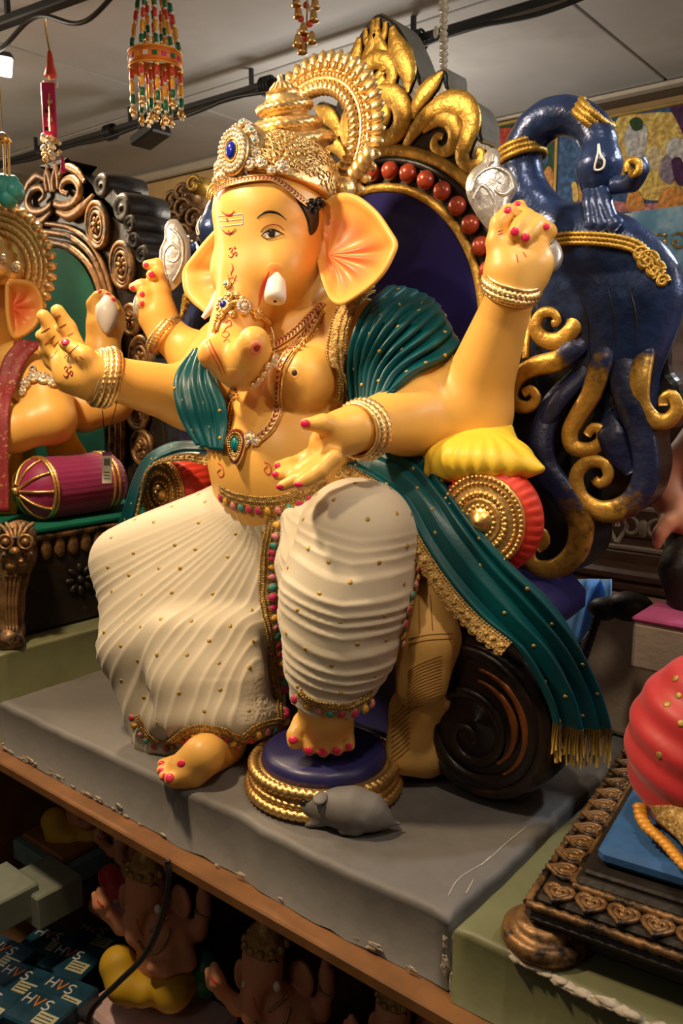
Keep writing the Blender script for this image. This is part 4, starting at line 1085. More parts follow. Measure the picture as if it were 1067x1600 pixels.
mo('arch_moulding', *tube(arc(.314, .334, cz), .008, 8, False, .9, (0, 1, 0)), 'black', TH)
mo('inner_rim', *tube(arc(.262, .282, cz), .0095, 8, False, .7, (0, 1, 0)), 'throne_gold', TH)
pan = np.vstack([[[M+.26, .95]], np.stack([M+np.cos(np.linspace(0, pi, 40))*.26, cz+np.sin(np.linspace(0, pi, 40))*.28], 1), [[M-.26, .95]]])
mo('back_panel', *prism(pan, .003, .008, (0, YB, 0), FR), 'navy_panel', TH, False)
bd = None
for i in range(31):
    if i < 5: p = (M+.292, 1.60-(5-i)*.043)
    elif i > 25: p = (M-.292, 1.60-(i-25)*.043)
    else: a = pi*(i-5)/20; p = (M+.292*math.cos(a), cz+.313*math.sin(a))
    c = (p[0], YB-.016, p[1]-.0185)
    if bd is None: bd = mo('bead', *ball((p[0], YB-.016, p[1]), .0185, 16, 10), 'bead_red', TH)
    else: dupe(bd, c, TH)
# gold scrollwork: flattened swept strokes in relief
def relief(pts, w, name, m, Y=YB-.008, flat=.32, parent=None, k=None, n=8, mirror=True, taper=None):
    P = np.array([[*at(x, y, Y=Y)] for x, y in pts]); P = spl(P, n); P = resample(P, max(24, int(len(P)*1.0)))
    s = dep(P.mean(0))/F; t = np.linspace(0, 1, len(P)); ww = np.interp(t, np.linspace(0, 1, len(w)), w) if hasattr(w, '__len__') else np.full(len(P), w)
    V, f = tube(P, ww*s*1.32, 10, False, flat, (0, -1, 0))
    kk = None
    if k is not None: kk = np.repeat(np.interp(t, np.linspace(0, 1, len(k)), k), 10)
    if mirror: return both(name, V, f, m, parent, kk)
    return mo(name, V, f, m, parent or TH, True, kk)
for pts, w in (([(590, 28), (587, 50), (579, 74), (566, 98)], (3, 9, 9, 4)), ([(602, 34), (600, 54), (590, 76)], (3, 6, 2)), ([(612, 42), (617, 66), (629, 92), (638, 115), (637, 145)], (4, 12, 16, 12, 2)),
    ([(569, 120), (573, 104), (587, 93), (604, 96), (613, 112), (609, 130), (597, 134), (589, 124), (594, 114), (601, 117)], (8, 10, 12, 12, 10, 9, 8, 6, 5, 4)),
    ([(571, 127), (590, 142), (612, 148), (627, 166), (628, 192), (614, 212), (594, 219), (580, 213)], (6, 10, 13, 14, 14, 12, 10, 5)),
    ([(584, 164), (596, 168), (602, 180), (597, 194), (586, 196)], (3, 8, 9, 8, 3)),
    ([(645, 186), (651, 165), (664, 144), (680, 126), (692, 112)], (3, 9, 12, 10, 2)),
    ([(632, 230), (650, 201), (678, 173), (706, 160), (730, 170), (737, 194), (728, 218), (722, 244), (731, 260), (748, 254), (752, 240), (744, 236)], (5, 9, 12, 13, 15, 15, 13, 12, 11, 9, 7, 5)),
    ([(660, 205), (684, 186), (704, 188), (712, 208), (705, 230), (689, 238), (678, 227), (683, 213), (692, 214)], (4, 8, 11, 12, 11, 9, 7, 6, 4))):
    relief(pts, w, 'gold_scroll', 'throne_gold')
# peacocks at both sides
def peacock():
    Y0 = .50
    lo = np.array([-.33, .36, 1.05]); hi = np.array([.14, .68, 2.02])
    A = SDF(lo, hi, .0048); Yq = Yp(Y0)
    A.chain([(938, 222, 22, Yp(Y0-.01)), (936, 260, 34, Yp(Y0-.015)), (934, 286, 27, Yp(Y0-.015))], .012)
    A.chain([(936, 225, 24, Yq), (925, 200, 24, Yq), (905, 184, 23, Yq), (880, 179, 24, Yq), (856, 185, 25, Yq), (834, 203, 26, Yq), (818, 230, 25, Yq), (812, 258, 27, Yq), (820, 298, 31, Yq), (840, 338, 38, Yq), (880, 385, 58, Yq), (920, 420, 84, Yq)], .02)
    A.chain([(920, 420, 84, Yq), (962, 470, 86, Yq), (965, 540, 60, Yq)], .04)
    A.ell(at(955, 478, Y=Y0), (.105, .075, .115), .03)
    A.chain([(890, 440, 60, Yq), (880, 560, 42, Yp(Y0+.04)), (868, 640, 26, Yp(Y0+.05))], .04); A.chain([(965, 540, 60, Yq), (975, 620, 44, Yp(Y0+.03)), (985, 680, 26, Yp(Y0+.04))], .04)
    V, f = A.mesh(2); wz_ = np.clip((1.80-V[:, 2])/.14, 0, 1); V[:, 1] = Y0+(V[:, 1]-Y0)*(1-.52*wz_)+.012*wz_; pe = both('peacock_body', V, f, 'navy_gloss', dx=PDX)
    SP = Surf(V, f)
    dark = pl2([(800, 470), (850, 430), (1000, 420), (1046, 470), (1046, 570), (1062, 600), (1064, 640), (1048, 668), (1016, 676), (1020, 730), (1004, 782), (965, 810), (922, 806), (922, 850), (900, 890), (850, 906), (806, 890), (800, 800), (790, 700), (770, 600)], .53)
    V2, f2 = prism(spl(dark, 4, True), -.10, .0, (0, .53, 0), FR, .012); both('peacock_backing', V2, f2, 'black', None, None, False, PDX)
    for par, sg in zip(pe, (1, -1)):
        def put(name, V, f, m, k=None):
            return mo(name, V if sg > 0 else mir(V, PDX), f if sg > 0 else [tuple(reversed(tuple(q))) for q in f], m, par, True, k)
        # beak: grooved wedge resting on the breast
        for j, dx in enumerate((-12, -2, 9)):
            Pb = np.array([at(930+dx*.6, 296, Y=.475), at(935+dx*1.1, 320, Y=.462), at(942+dx*1.5, 346, Y=.458), at(949+dx*1.8, 358, Y=.462)])
            put('beak', *tube(spl(Pb, 4), np.array([.014]*5+[.012]*4+[.015]*4), 8, False, .8, (0, -1, 0)), 'navy_gloss')
        # eye outline
        E_, N_ = SP.path([(929, 262), (934, 240), (935, 226), (938, 242), (944, 252), (942, 262), (934, 266)], 5, .001, True)
        if len(E_): put('eye_outline', *tube(E_, .0018, 5, True), 'white_paint')
        d = decal(SP, [(932, 258), (935, 250), (939, 254), (938, 261), (934, 262)], .0012, 3, 3)
        if d: put('eye', *d, 'iris')
        for pts in ([(905, 455), (918, 500), (922, 560)], [(950, 450), (958, 495), (962, 545)], [(983, 448), (992, 490), (994, 540)]):
            d = stroke(SP, pts, (1, 4, 1), .0012, 6)
            if d is not None: put('feather_groove', *d, 'black')
        # crest curl
        put('crest', *tube(spl(np.array([at(960, 290, Y=.47), at(985, 285, Y=.46), at(996, 268, Y=.455), at(990, 255, Y=.45)]), 6), np.array([.014]*6+[.016]*6+[.018]*7), 10), 'navy_gloss')
        put('crest_curl', *tube(spl(np.array([at(981, 268, Y=.435), at(980, 256, Y=.435), at(989, 250, Y=.435), at(998, 256, Y=.435), at(997, 268, Y=.435), at(988, 272, Y=.435), at(987, 263, Y=.433)]), 5), .006, 7, False, .7, (0, -1, 0)), 'throne_gold')
        # neck bands
        for (cx, cy, r, tx, ty) in ((815, 240, 29, .25, 1), (926, 184, 27, .9, -.9)):
            c = at(cx, cy, Y=.50); ax = nrm(RT*0+np.array([tx, 0, -ty])); s = dep(c)/F
            R_ = frame(ax, (0, 1, 0)); mb = MB()
            for o_ in (-8, 0, 8): mb.add(*rope(ringpts(c+ax*o_*s, R_, r*s*1.16, 90), .0055, 7, 40, .25, True))
            V, f = np.concatenate(mb.V), mb.F; put('neck_band', V, f, 'throne_gold')
        # collar across the breast
        C_, N_ = SP.path([(860, 376), (900, 372), (950, 375), (985, 383), (1000, 392), (1016, 410), (1030, 432)], 8, .003)
        if len(C_) > 4:
            T_ = np.gradient(C_, axis=0); Bc = np.cross(N_, T_); Bc /= np.linalg.norm(Bc, axis=1)[:, None]
            for o_ in (-.007, 0, .007): put('collar_cord', *rope(resample(C_+Bc*o_, 120), .0038, 7, 30, .25), 'throne_gold')
        for x, y, r in ((1010, 408, 17), (1022, 422, 15), (1000, 398, 12), (1034, 440, 10)):
            h, n = SP.hit(x, y)
            if h is not None:
                s = dep(h)/F; R_ = frame(n); mb = MB(); t = np.linspace(0, 9, 40)
                mb.tube([h+n*.004+(R_[:, 0]*math.cos(a)+R_[:, 1]*math.sin(a))*r*s*(1-a/10) for a in t], .0032, 6); mb.lathe([(r*s*.95, -.003), (r*s*.8, .003), (.001, .004)], h, R_, 14)
                V, f = np.concatenate(mb.V), mb.F; put('collar_rosette', V, f, 'throne_gold')
        # tail plumes ending in gold curls
        Yt = .475
        for pts, w, k in (([(893, 448), (899, 476), (896, 511), (874, 532), (849, 530), (837, 511), (846, 490), (864, 489), (872, 502), (862, 506)], (9, 11, 12, 12, 12, 11, 10, 8, 6, 5), (.7, .9, 1, .95, 1, 1)),
                ([(826, 470), (823, 514), (821, 560)], (4, 7, 5), (.8, .9)),
                ([(930, 500), (915, 523), (896, 545), (871, 564), (834, 573), (809, 589), (799, 614), (806, 632), (826, 636), (838, 622), (829, 609), (818, 615)], (10, 14, 16, 15, 14, 13, 12, 11, 10, 8, 7, 6), (0, .1, .2, .9, 1, .8, .8, .9, 1, 1)),
                ([(952, 470), (952, 523), (940, 561), (924, 614), (902, 651), (890, 676), (895, 698), (918, 703), (938, 692), (940, 674), (926, 669), (917, 680)], (12, 15, 15, 15, 15, 14, 13, 12, 11, 9, 8, 6), (0, 0, .4, .8, .95, 1, 1, 1)),
                ([(971, 461), (971, 545), (977, 614), (999, 670), (1009, 720), (1002, 764), (977, 792), (940, 799), (908, 779), (900, 744), (918, 722), (944, 725), (950, 745), (937, 756), (928, 748)], (15, 18, 19, 19, 18, 18, 17, 17, 16, 15, 13, 11, 9, 8, 6), (0, 0, 0, 0, .1, .4, .8, .85, .9, .9)),
                ([(1009, 470), (1006, 545), (998, 595), (1000, 632), (1021, 657), (1044, 657), (1058, 638), (1050, 618), (1037, 622), (1036, 634)], (14, 16, 15, 15, 15, 14, 12, 10, 8, 6), (0, 0, .6, 1, 1, 1, 1)),
                ([(910, 560), (870, 620), (846, 680), (852, 732), (881, 773), (906, 811), (902, 857), (874, 886), (843, 889), (826, 872), (831, 838), (846, 831), (852, 847), (840, 858)], (12, 15, 16, 17, 18, 19, 19, 18, 16, 14, 12, 10, 8, 6), (0, 0, 0, 0, .3, .7, .7, .8, .9, .8)),
                ([(935, 510), (912, 580), (880, 618), (858, 650), (830, 690)], (8, 12, 12, 11, 6), (0, .05, .1, 0)),
                ([(985, 620), (965, 650), (955, 680), (970, 715), (985, 740)], (6, 16, 20, 16, 6), (0, 0, 0, 0))):
            P = spl(np.array([at(x, y, Y=Yt+max(0, .034-.017*i_)) for i_, (x, y) in enumerate(pts)]), 7); P = resample(P, max(30, int(len(P)*.9))); s = dep(P.mean(0))/F; t = np.linspace(0, 1, len(P))
            V, f = tube(P, np.interp(t, np.linspace(0, 1, len(w)), w)*np.clip(t/.14, .15, 1)*s*1.22, 10, False, .42, (0, -1, 0)); kk = np.repeat(np.interp(t, np.linspace(0, 1, len(k)), k), 10)
            put('tail_plume', V, f, 'feather_paint', kk)
peacock()
# seat, arms and volutes
mo('seat_block', *box((M, .50, .965), (.86, .24, .33), bev=.02), 'cushion_navy', TH, False)
mo('seat_cushion', *box((M, .47, 1.135), (.80, .28, .05), bev=.024), 'cushion_navy', TH, True)
mat('copper', (.26, .085, .025), .35, .5, .3, 30, .4, 60)
def volute():
    c = np.array([-.128, .305, .943]); R_ = np.stack([np.array([1., 0, 0]), np.array([0, 0, 1.]), np.array([0, -1., 0])], 1)
    rr = .140
    V, f = lathe([(rr*.90, -.12), (rr*.99, -.09), (rr, -.03), (rr*.985, .0), (rr*.93, .018), (rr*.80, .026), (rr*.78, .016), (rr*.60, .020), (.001, .024)], c, R_, 48)
    both('arm_volute', V, f, 'throne_brown')
    for r0, r1, a0, turns, w in ((rr*.90, rr*.08, 2.2, 2.3, .012),):
        a = np.linspace(0, turns*2*pi, 120); rad = r0+(r1-r0)*(a/a[-1])**.85
        dr = (a/a[-1])[:, None]; P = c+np.outer(np.cos(a0-a)*rad, R_[:, 0])+np.outer(np.sin(a0-a)*rad, R_[:, 1])+R_[:, 2]*.022+dr*np.array([-.012, 0, -.040])
        V, f = tube(P, np.interp(np.linspace(0, 1, 120), [0, .1, .6, 1], [.010, .013, .010, .006]), 8, False, .6, (0, -1, 0)); both('volute_spiral', V, f, 'throne_brown')
    for q in (.52, .66):
        a = np.linspace(-.9, 1.5, 30); P = c+np.outer(np.cos(a)*rr*q, R_[:, 0])+np.outer(np.sin(a)*rr*q, R_[:, 1])+R_[:, 2]*.026
        V, f = tube(P, np.interp(np.linspace(0, 1, 30), [0, .5, 1], [.003, .008, .003]), 7, False, .6, (0, -1, 0)); both('volute_leaf', V, f, 'copper')
    V, f = box((-.17, .47, 1.10), (.20, .26, .09), bev=.03); both('arm_rest', V, f, 'cushion_navy')
volute()
# hatched ochre support beside the seat
A = SDF((-.45, .12, .79), (-.08, .42, 1.25), .005)
A.chain([(672, 925, 36, Yp(.29)), (678, 1000, 40, Yp(.265)), (668, 1070, 32, Yp(.25))], .015); A.chain([(650, 930, 30, Yp(.29)), (650, 1000, 34, Yp(.27)), (642, 1080, 24, Yp(.25))], .015)
A.chain([(690, 1085, 30, Yp(.30)), (645, 1110, 36, Yp(.285)), (630, 1180, 30, Yp(.265))], .01); A.chain([(665, 1175, 40, Yp(.30)), (665, 1110, 40, Yp(.31))], .02)
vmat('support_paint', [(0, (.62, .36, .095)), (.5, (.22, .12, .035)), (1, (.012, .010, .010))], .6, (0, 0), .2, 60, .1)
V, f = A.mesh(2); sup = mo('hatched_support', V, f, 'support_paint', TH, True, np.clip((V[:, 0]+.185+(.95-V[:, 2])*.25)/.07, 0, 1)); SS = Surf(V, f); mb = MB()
for i in range(14):
    y = 1030+i*5; d = stroke(SS, [(638, y+20), (655, y+8), (690, y-6)], 1.6, .001, 4)
    if d: mb.add(*d)
for i in range(10):
    y = 1120+i*8; d = stroke(SS, [(612, y), (625, y-10), (640, y-24)], 1.6, .001, 4)
    if d: mb.add(*d)
for pts in ([(640, 940), (640, 985)], [(655, 935), (656, 990)], [(672, 930), (676, 985)], [(640, 998), (670, 992), (706, 990)], [(640, 1006), (670, 1000), (706, 998)]):
    d = stroke(SS, pts, 1.8, .001, 6)
    if d: mb.add(*d)
mat('ochre_line', (.30, .14, .03), .7)
o = mb.obj('hatching', 'ochre_line', sup); o['kind'] = 'stuff'
# ================================================================== bolsters, pillow, footstool, mouse, goads
def bolster(px, py, Y, rr, length, lab):
    c = at(px, py, Y=Y); t = thing('bolster', (c[0], Y+length/2, c[2]-rr), lab, 'cushion', 'red bolsters with gold medallions'); R_ = np.stack([np.array([1., 0, 0]), np.array([0, 0, 1.]), np.array([0, -1., 0])], 1)
    n = 140; prof = [(rr*.55, .006), (rr*.84, .004), (rr*.95, -.006), (rr, -.012), (rr*1.01, -length*.5), (rr, -length+.012), (rr*.9, -length), (.001, -length)]
    V, f = lathe(prof, c, R_, n); Vr = V.reshape(-1, n, 3)
    for i in range(n):
        if i % 4 == 0: Vr[:5, i] += (c-Vr[:5, i])*np.array([0, .010, .035, .045, .02])[:, None]*np.array([1, 0, 1])
    mo('bolster_body', Vr.reshape(-1, 3), f, 'red_bolster', t)
    md = MB(); md.lathe([(rr*.84, -.002), (rr*.84, .006), (rr*.78, .009), (rr*.66, .007), (rr*.58, .010), (rr*.42, .009), (rr*.40, .013), (rr*.36, .010), (rr*.20, .012), (rr*.18, .017), (rr*.06, .022), (.0008, .024)], c+R_[:, 2]*.004, R_, 56)
    med = md.obj('medallion', 'gold', t)
    for q, nb, br in ((.80, 56, .0036), (.68, 48, .003), (.50, 32, .0046), (.455, 40, .0026), (.28, 18, .0042), (.13, 9, .005)):
        mb = MB()
        for i in range(nb):
            a = 2*pi*i/nb; mb.ball(c+(R_[:, 0]*math.cos(a)+R_[:, 1]*math.sin(a))*rr*q+R_[:, 2]*.014, br, 6, 4)
        mb.obj('bead_ring', 'gold', med)
    return t
bolster(757, 813, .295, .088, .04, 'red bolster with gold medallion under the yellow pillow')
bolster(258, 768, .34, .09, .085, 'red bolster with gold medallion behind the bent cream knee')
pw = thing('pillow', at(760, 752, Y=.32), 'yellow pointed pillow on the red bolster under the raised elbow', 'pillow'); c = at(752, 712, Y=.345)
A = SDF(c-np.array([.2, .14, .12]), c+np.array([.2, .14, .12]), .004); A.ell(c, (.082, .072, .036), .02); A.ell(c+np.array([0, -.02, -.006]), (.095, .05, .028), .02)
for x, y, Y in ((848, 733, .315), (668, 742, .295), (800, 668, .40), (690, 680, .39)):
    q = at(x, y, Y=Y); A.cone(c+(q-c)*.35, c+(q-c)*.97, .030, .006, .028)
V, f = A.mesh(2); N_ = vnormals(V, f); ang = np.arctan2(V[:, 1]-c[1], V[:, 0]-c[0]); V = V+N_*(.0018*np.sin(ang*22)*np.clip(np.hypot(V[:, 0]-c[0], V[:, 1]-c[1])/.06-.3, 0, 1))[:, None]
mo('pillow_body', V, f, 'pillow_yellow', pw)
st = thing('footstool', (-.358, .172, .8), 'round footstool with navy top and gold rope sides under the bare foot', 'footstool'); c = np.array([-.358, .172, .8])
mb = MB(); mb.lathe([(.128, 0), (.130, .012), (.124, .030), (.126, .045), (.118, .05), (.05, .05)], c, None, 64); mb.obj('stool_drum', 'gold', st)
for z, r, w in ((.012, .128, .009), (.026, .124, .006), (.046, .121, .0095)):
    mo('rope_ring', *rope(np.stack([c[0]+np.cos(np.linspace(0, 2*pi, 400, endpoint=False))*r, c[1]+np.sin(np.linspace(0, 2*pi, 400, endpoint=False))*r, np.full(400, c[2]+z)], 1), w, 8, 66, .16, True), 'gold', st)
mo('stool_cushion', *lathe([(.105, .045), (.108, .055), (.104, .068), (.094, .074), (.0008, .076)], c, None, 48), 'cushion_navy', st)
A = SDF((-.40, .0, .79), (-.14, .2, .90), .003); dm = dep(at(535, 1285, Z=.81)); mp = lambda x, y, r, dd=0: (x, y, r, dm+dd)
A.chain([mp(459, 1245, 5, .03), mp(468, 1250, 10, .028), mp(486, 1258, 18, .02), mp(504, 1263, 20, .012)], .006); A.chain([mp(504, 1263, 20, .012), mp(528, 1262, 29, .004), mp(552, 1264, 33, -.004), mp(580, 1270, 28, -.01), mp(600, 1280, 14, -.014)], .010)
A.chain([mp(503, 1284, 8, .0), mp(480, 1289, 5, .004)], .005); A.chain([mp(566, 1280, 20, -.02), mp(556, 1296, 9, -.022), mp(534, 1300, 5, -.022)], .006); A.chain([mp(600, 1284, 9, -.016), mp(624, 1287, 3, -.012)], .005)
V, f = A.mesh(2); mouse = thing('mouse_figure', at(540, 1295, Z=.8), 'small grey mouse figure crouching at the gold footstool', 'mouse figure')
V[:, 2] = np.maximum(V[:, 2], .8005); mo('mouse_body', V, f, 'plinth_grey', mouse); SMo = Surf(V, f)
h, n = SMo.hit(504, 1250)
if h is not None: mo('ear', *ball(h+n*.006, (.012, .014, .004), 10, 7, frame(nrm(n+RT*.5+UP*.3))), 'plinth_grey', mouse)
h, n = SMo.hit(475, 1254)
if h is not None: mo('eye', *ball(h, .0048, 8, 6), 'dark_paint', mouse)
# silver goads in the raised hands
def puff(P2, th, O, R, rings=8):
    """pillowed plate from a star-shaped outline"""
    P2 = np.asarray(P2, float); c = P2.mean(0); n = len(P2); V = []
    for s_ in (1, -1):
        for j in range(rings+1):
            t = 1-j/rings; V.append(np.c_[c+(P2-c)*t, np.full(n, s_*th*(1-t**3)**.5)])
    f = gridf(rings+1, n, False, True); m = (rings+1)*n; f += [tuple(i+m for i in reversed(q)) for q in f]
    return np.concatenate(V)@np.asarray(R).T+np.asarray(O), f
def goad(out1, D1, curls, lower, D2, lab):
    S0 = np.array([at(x, y, D=D1) for x, y in out1]); c0 = S0.mean(0); R_ = np.stack([RT, UP, -FW], 1)
    t = thing('silver_goad', c0-np.array([0, 0, .1]), lab, 'goad', 'silver goads in the raised hands')
    for o, D, nm in ((out1, D1, 'blade'), (lower, D2, 'hook')):
        s = D/F; c = at(*np.mean(o, 0), D=D); P2 = (np.array(o)-np.mean(o, 0))*np.array([1, -1])*s
        mo(nm, *puff(spl(P2, 4, True), .012, c, R_), 'silver', t)
    for q, D in curls:
        s = D/F; P = spl(np.array([at(x, y, D=D-.011) for x, y in q]), 6); mo('blade_ridge', *tube(P, np.interp(np.linspace(0, 1, len(P)), [0, .5, 1], [.002, .0045, .002]), 7, False, .8, -FW), 'silver', t)
    return t
dF = dep(at(801, 452, Y=.345))
goad([(768, 231), (781, 238), (782, 258), (799, 268), (808, 286), (804, 304), (796, 318), (790, 340), (776, 362), (762, 358), (744, 336), (730, 308), (728, 285), (737, 266), (752, 254), (758, 240)], dF+.02,
     [([(735, 300), (745, 275), (770, 262), (794, 272), (800, 292), (788, 304), (774, 298), (776, 286), (784, 287)], dF+.02), ([(738, 312), (752, 290), (768, 305), (775, 330), (770, 352)], dF+.02), ([(770, 240), (768, 252), (760, 260)], dF+.02)],
     [(845, 370), (860, 368), (874, 382), (880, 400), (874, 418), (860, 425), (852, 416), (850, 398), (842, 384)], dF+.01, 'silver paisley goad in the raised fist beside the peacock')
dF = dep(at(258, 518, Y=.33))
goad([(264, 344), (276, 343), (286, 356), (295, 376), (298, 402), (290, 430), (276, 448), (264, 455), (254, 440), (250, 418), (249, 392), (256, 374), (257, 356)], dF+.01,
     [([(262, 438), (256, 412), (258, 392), (270, 382), (280, 394), (274, 408), (262, 406), (262, 398)], dF+.01), ([(270, 440), (284, 412), (284, 378), (272, 360), (264, 356)], dF+.01)],
     [(210, 466), (218, 456), (224, 464), (222, 482), (214, 496), (208, 488)], dF-.02, 'silver paisley goad in the raised hand in front of the bronze throne')
# ================================================================== neighbours: right-hand idol on its bronze base
mat('bronze', (.26, .14, .055), .42, .5, .35, 30, .5, 60, col2=(.012, .010, .009), mixscale=22, mixlo=.48, mixhi=.62)
mat('bronze_dark', (.022, .017, .013), .45, .3, .3, 30, .4, 60, col2=(.14, .075, .03), mixscale=18, mixlo=.62, mixhi=.75)
mat('blue_cushion', (.03, .12, .33), .7, 0, .1, 60, .1, 200)
mat('red_cloth', (.52, .025, .03), .5, 0, .1, 9, .06, 120, sheen=.2)
mat('amber_petal', (.72, .33, .03), .45, .15, .2, 80)
mat('magenta_cloth', (.24, .002, .075), .55, 0, .15, 8, .1, 90, sheen=.3)
mat('maroon_cloth', (.22, .012, .018), .6, 0, .2, 30, .2, 120, col2=(.45, .28, .12), mixscale=90, mixlo=.58, mixhi=.66)
mat('yellow_cloth', (.55, .33, .012), .6, 0, .15, 6)
mat('teal_panel', (.004, .11, .070), .7, 0, .3, 6, .15, 20, spec=.2)
mat('pink_skin', (.62, .27, .15), .5, 0, .08, 12)
mat('beige_plaster', (.50, .40, .28), .85, 0, .12, 12, .35, 90)
mat('lilac_base', (.55, .38, .38), .6, 0, .08)
mat('pale_box', (.17, .19, .15), .6, 0, .08)
mat('pink_cloth', (.42, .06, .16), .8, 0, .1)
def feather_chip(n, x0, x1, parent):
    for i in range(n):
        t = i/(n-1); x = x0+(x1-x0)*t+random.gauss(0, .004); s = random.uniform(.004, .009)
        V, f = ball((0, 0, 0), 1, 8, 5); V = (V+RNG.normal(0, .15, V.shape))*np.array([s*1.8, .007, s*.55])+np.array([x, -.003, .799-.003*abs(random.gauss(0, 1))]); mo('plaster_chip', V, f, 'plaster', parent)
gp = thing('olive_plinth', (.4, .45, .69), 'olive green plinth with white chipped front edge under the bronze base', 'plinth')
slab(.012, .80, -.004, .92, .6905, .80, 'olive_base', gp, 'slab', .002, .010, 7)
feather_chip(26, .10, .30, gp)
bb = thing('bronze_platform', (.35, .25, .8), 'ornate black bronze base with heart-leaf border under the blue cushion', 'platform')
A0 = np.array([.098, .012, 0]); fx = nrm((.176, .021, 0)); fy = np.array([-fx[1], fx[0], 0]); RB = np.stack([fx, fy, np.array([0, 0, 1.])], 1); BW, BD = .60, .50
def bbox(x0, x1, y0, y1, z0, z1, name, m, bev=.006, parent=None): return mo(name, *box(A0+RB@np.array([(x0+x1)/2, (y0+y1)/2, (z0+z1)/2]), (x1-x0, y1-y0, z1-z0), RB, bev), m, parent or bb, False)
bbox(.03, BW, .03, BD, .805, .835, 'lower_step', 'bronze_dark'); bbox(0, BW, 0, BD, .835, .858, 'lower_moulding', 'bronze_dark', .010); bbox(.012, BW, .012, BD, .855, .872, 'border_board', 'bronze_dark', .005)
bbox(.048, BW, .050, BD, .868, .888, 'upper_moulding', 'bronze_dark', .006); bbox(.056, BW, .060, BD, .885, .895, 'inner_step', 'bronze_dark', .003)
for a, b in (((.004, .004), (BW, .004)), ((.004, .004), (.004, BD)), ((.047, .048), (BW, .048)), ((.047, .048), (.047, BD))):
    P = np.array([A0+RB@np.array([*a, .876]), A0+RB@np.array([*b, .876])]) if a[0] > .01 else np.array([A0+RB@np.array([*a, .862]), A0+RB@np.array([*b, .862])])
    mo('rope_moulding', *rope(resample(P, 160), .0055, 7, 40, .2), 'bronze', bb)
def leafpiece(c, ux, uy):
    mb = MB(); n = np.array([0, 0, 1.]); tt = np.linspace(0, 2*pi, 22, endpoint=False)
    hx = 16*np.sin(tt)**3/17; hy = (13*np.cos(tt)-5*np.cos(2*tt)-2*np.cos(3*tt)-np.cos(4*tt))/17
    for s, r in ((.0175, .0036), (.0100, .0034)): mb.tube(np.array([c+ux*a*s+uy*b*s*1.15+n*.003 for a, b in zip(hx, hy)]), r, 6, True)
    mb.ball(c+n*.002, (.006, .006, .004), 7, 5); return mb.obj('heart_leaf', 'bronze', bb)
zt = .872
for i in range(14): leafpiece(A0+RB@np.array([.026+.0385*i+.010, .026, zt]), RB[:, 0], RB[:, 1])
for i in range(11): leafpiece(A0+RB@np.array([.026, .026+.0385*(i+1)+.010, zt]), RB[:, 1], RB[:, 0])
c = A0+RB@np.array([.03, .022, 0]); mb = MB(); mb.lathe([(.050, .801), (.054, .810), (.052, .820), (.045, .824), (.040, .823), (.037, .830), (.032, .836), (.020, .836)], (c[0]-.01, c[1]+.005, 0), None, 36); mb.obj('scroll_foot', 'bronze', bb)
cu = thing('blue_cushion', A0+RB@np.array([.35, .3, .895]), 'flat blue velvet seat cushion on the bronze base', 'cushion')
bbox(.066, BW-.02, .078, BD-.02, .8955, .920, 'cushion_pad', 'blue_cushion', .008, cu)
ri = thing('red_draped_idol', (.42, .33, .925), 'seated idol in red dhoti with amber petal trim on blue cushion', 'idol')
A = SDF((.05, .0, .90), (.75, .62, 1.5), .006)
kn = at(1108, 1168, Y=.24); A.ell(kn, (.092, .092, .125), .03); A.chain3([(*kn, .088), (.42, .36, 1.06, .12)], .05); A.cone((kn[0]+.01, kn[1]-.01, 1.0), (kn[0]+.04, kn[1]+.0, .97), .08, .06, .04); A.ell((.48, .40, 1.12), (.16, .13, .14), .05)
V, f = A.mesh(2); N_ = vnormals(V, f); q = V[:, 2]+.25*V[:, 0]; V = V+N_*(.0028*np.sin(q*150)*np.clip(-N_[:, 1]+.4, 0, 1))[:, None]
rd = mo('red_dhoti', V, f, 'red_cloth', ri); SR = Surf(V, f)
A = SDF((.25, .15, 1.0), (.72, .60, 1.75), .008); A.ell((.48, .40, 1.28), (.13, .11, .16), .04); A.cone((.48, .40, 1.4), (.48, .38, 1.6), .07, .08, .04); A.ell((.48, .37, 1.60), (.09, .09, .10), .03)
V, f = A.mesh(1); mo('body', V, f, 'pink_skin', ri)
for x, y in ((1055, 1060), (1060, 1087), (1064, 1130), (1030, 1180), (1042, 1100)):
    h, n = SR.hit(x, y)
    if h is not None: mo('gold_dot', *ball(h, (.005, .005, .0009), 7, 4, frame(n)), 'motif_gold', rd)
lp = [(1000, 1262), (1003, 1278), (1012, 1293), (1026, 1305), (1040, 1318), (1052, 1332), (1064, 1346), (1078, 1360)]
for k_, (x, y) in enumerate(spl(lp, 2)):
    c = at(x, y, Z=.945-.010*0); s = dep(c)/F
    for j in range(2):
        cc = c+np.array([.012*j, .012*j, .018*j]); mo('amber_petal', *ball(cc, (12*s, 9*s, 6*s), 8, 6, frame((.1, -.5, .8))), 'amber_petal', ri)
P = np.array([at(x+16, y-10, Z=.965) for x, y in lp]); G = np.stack([P, P+np.array([.03, .03, .03])], 1); mo('sequin_band', *solid_sheet(G, .006), 'lace_gold', ri)
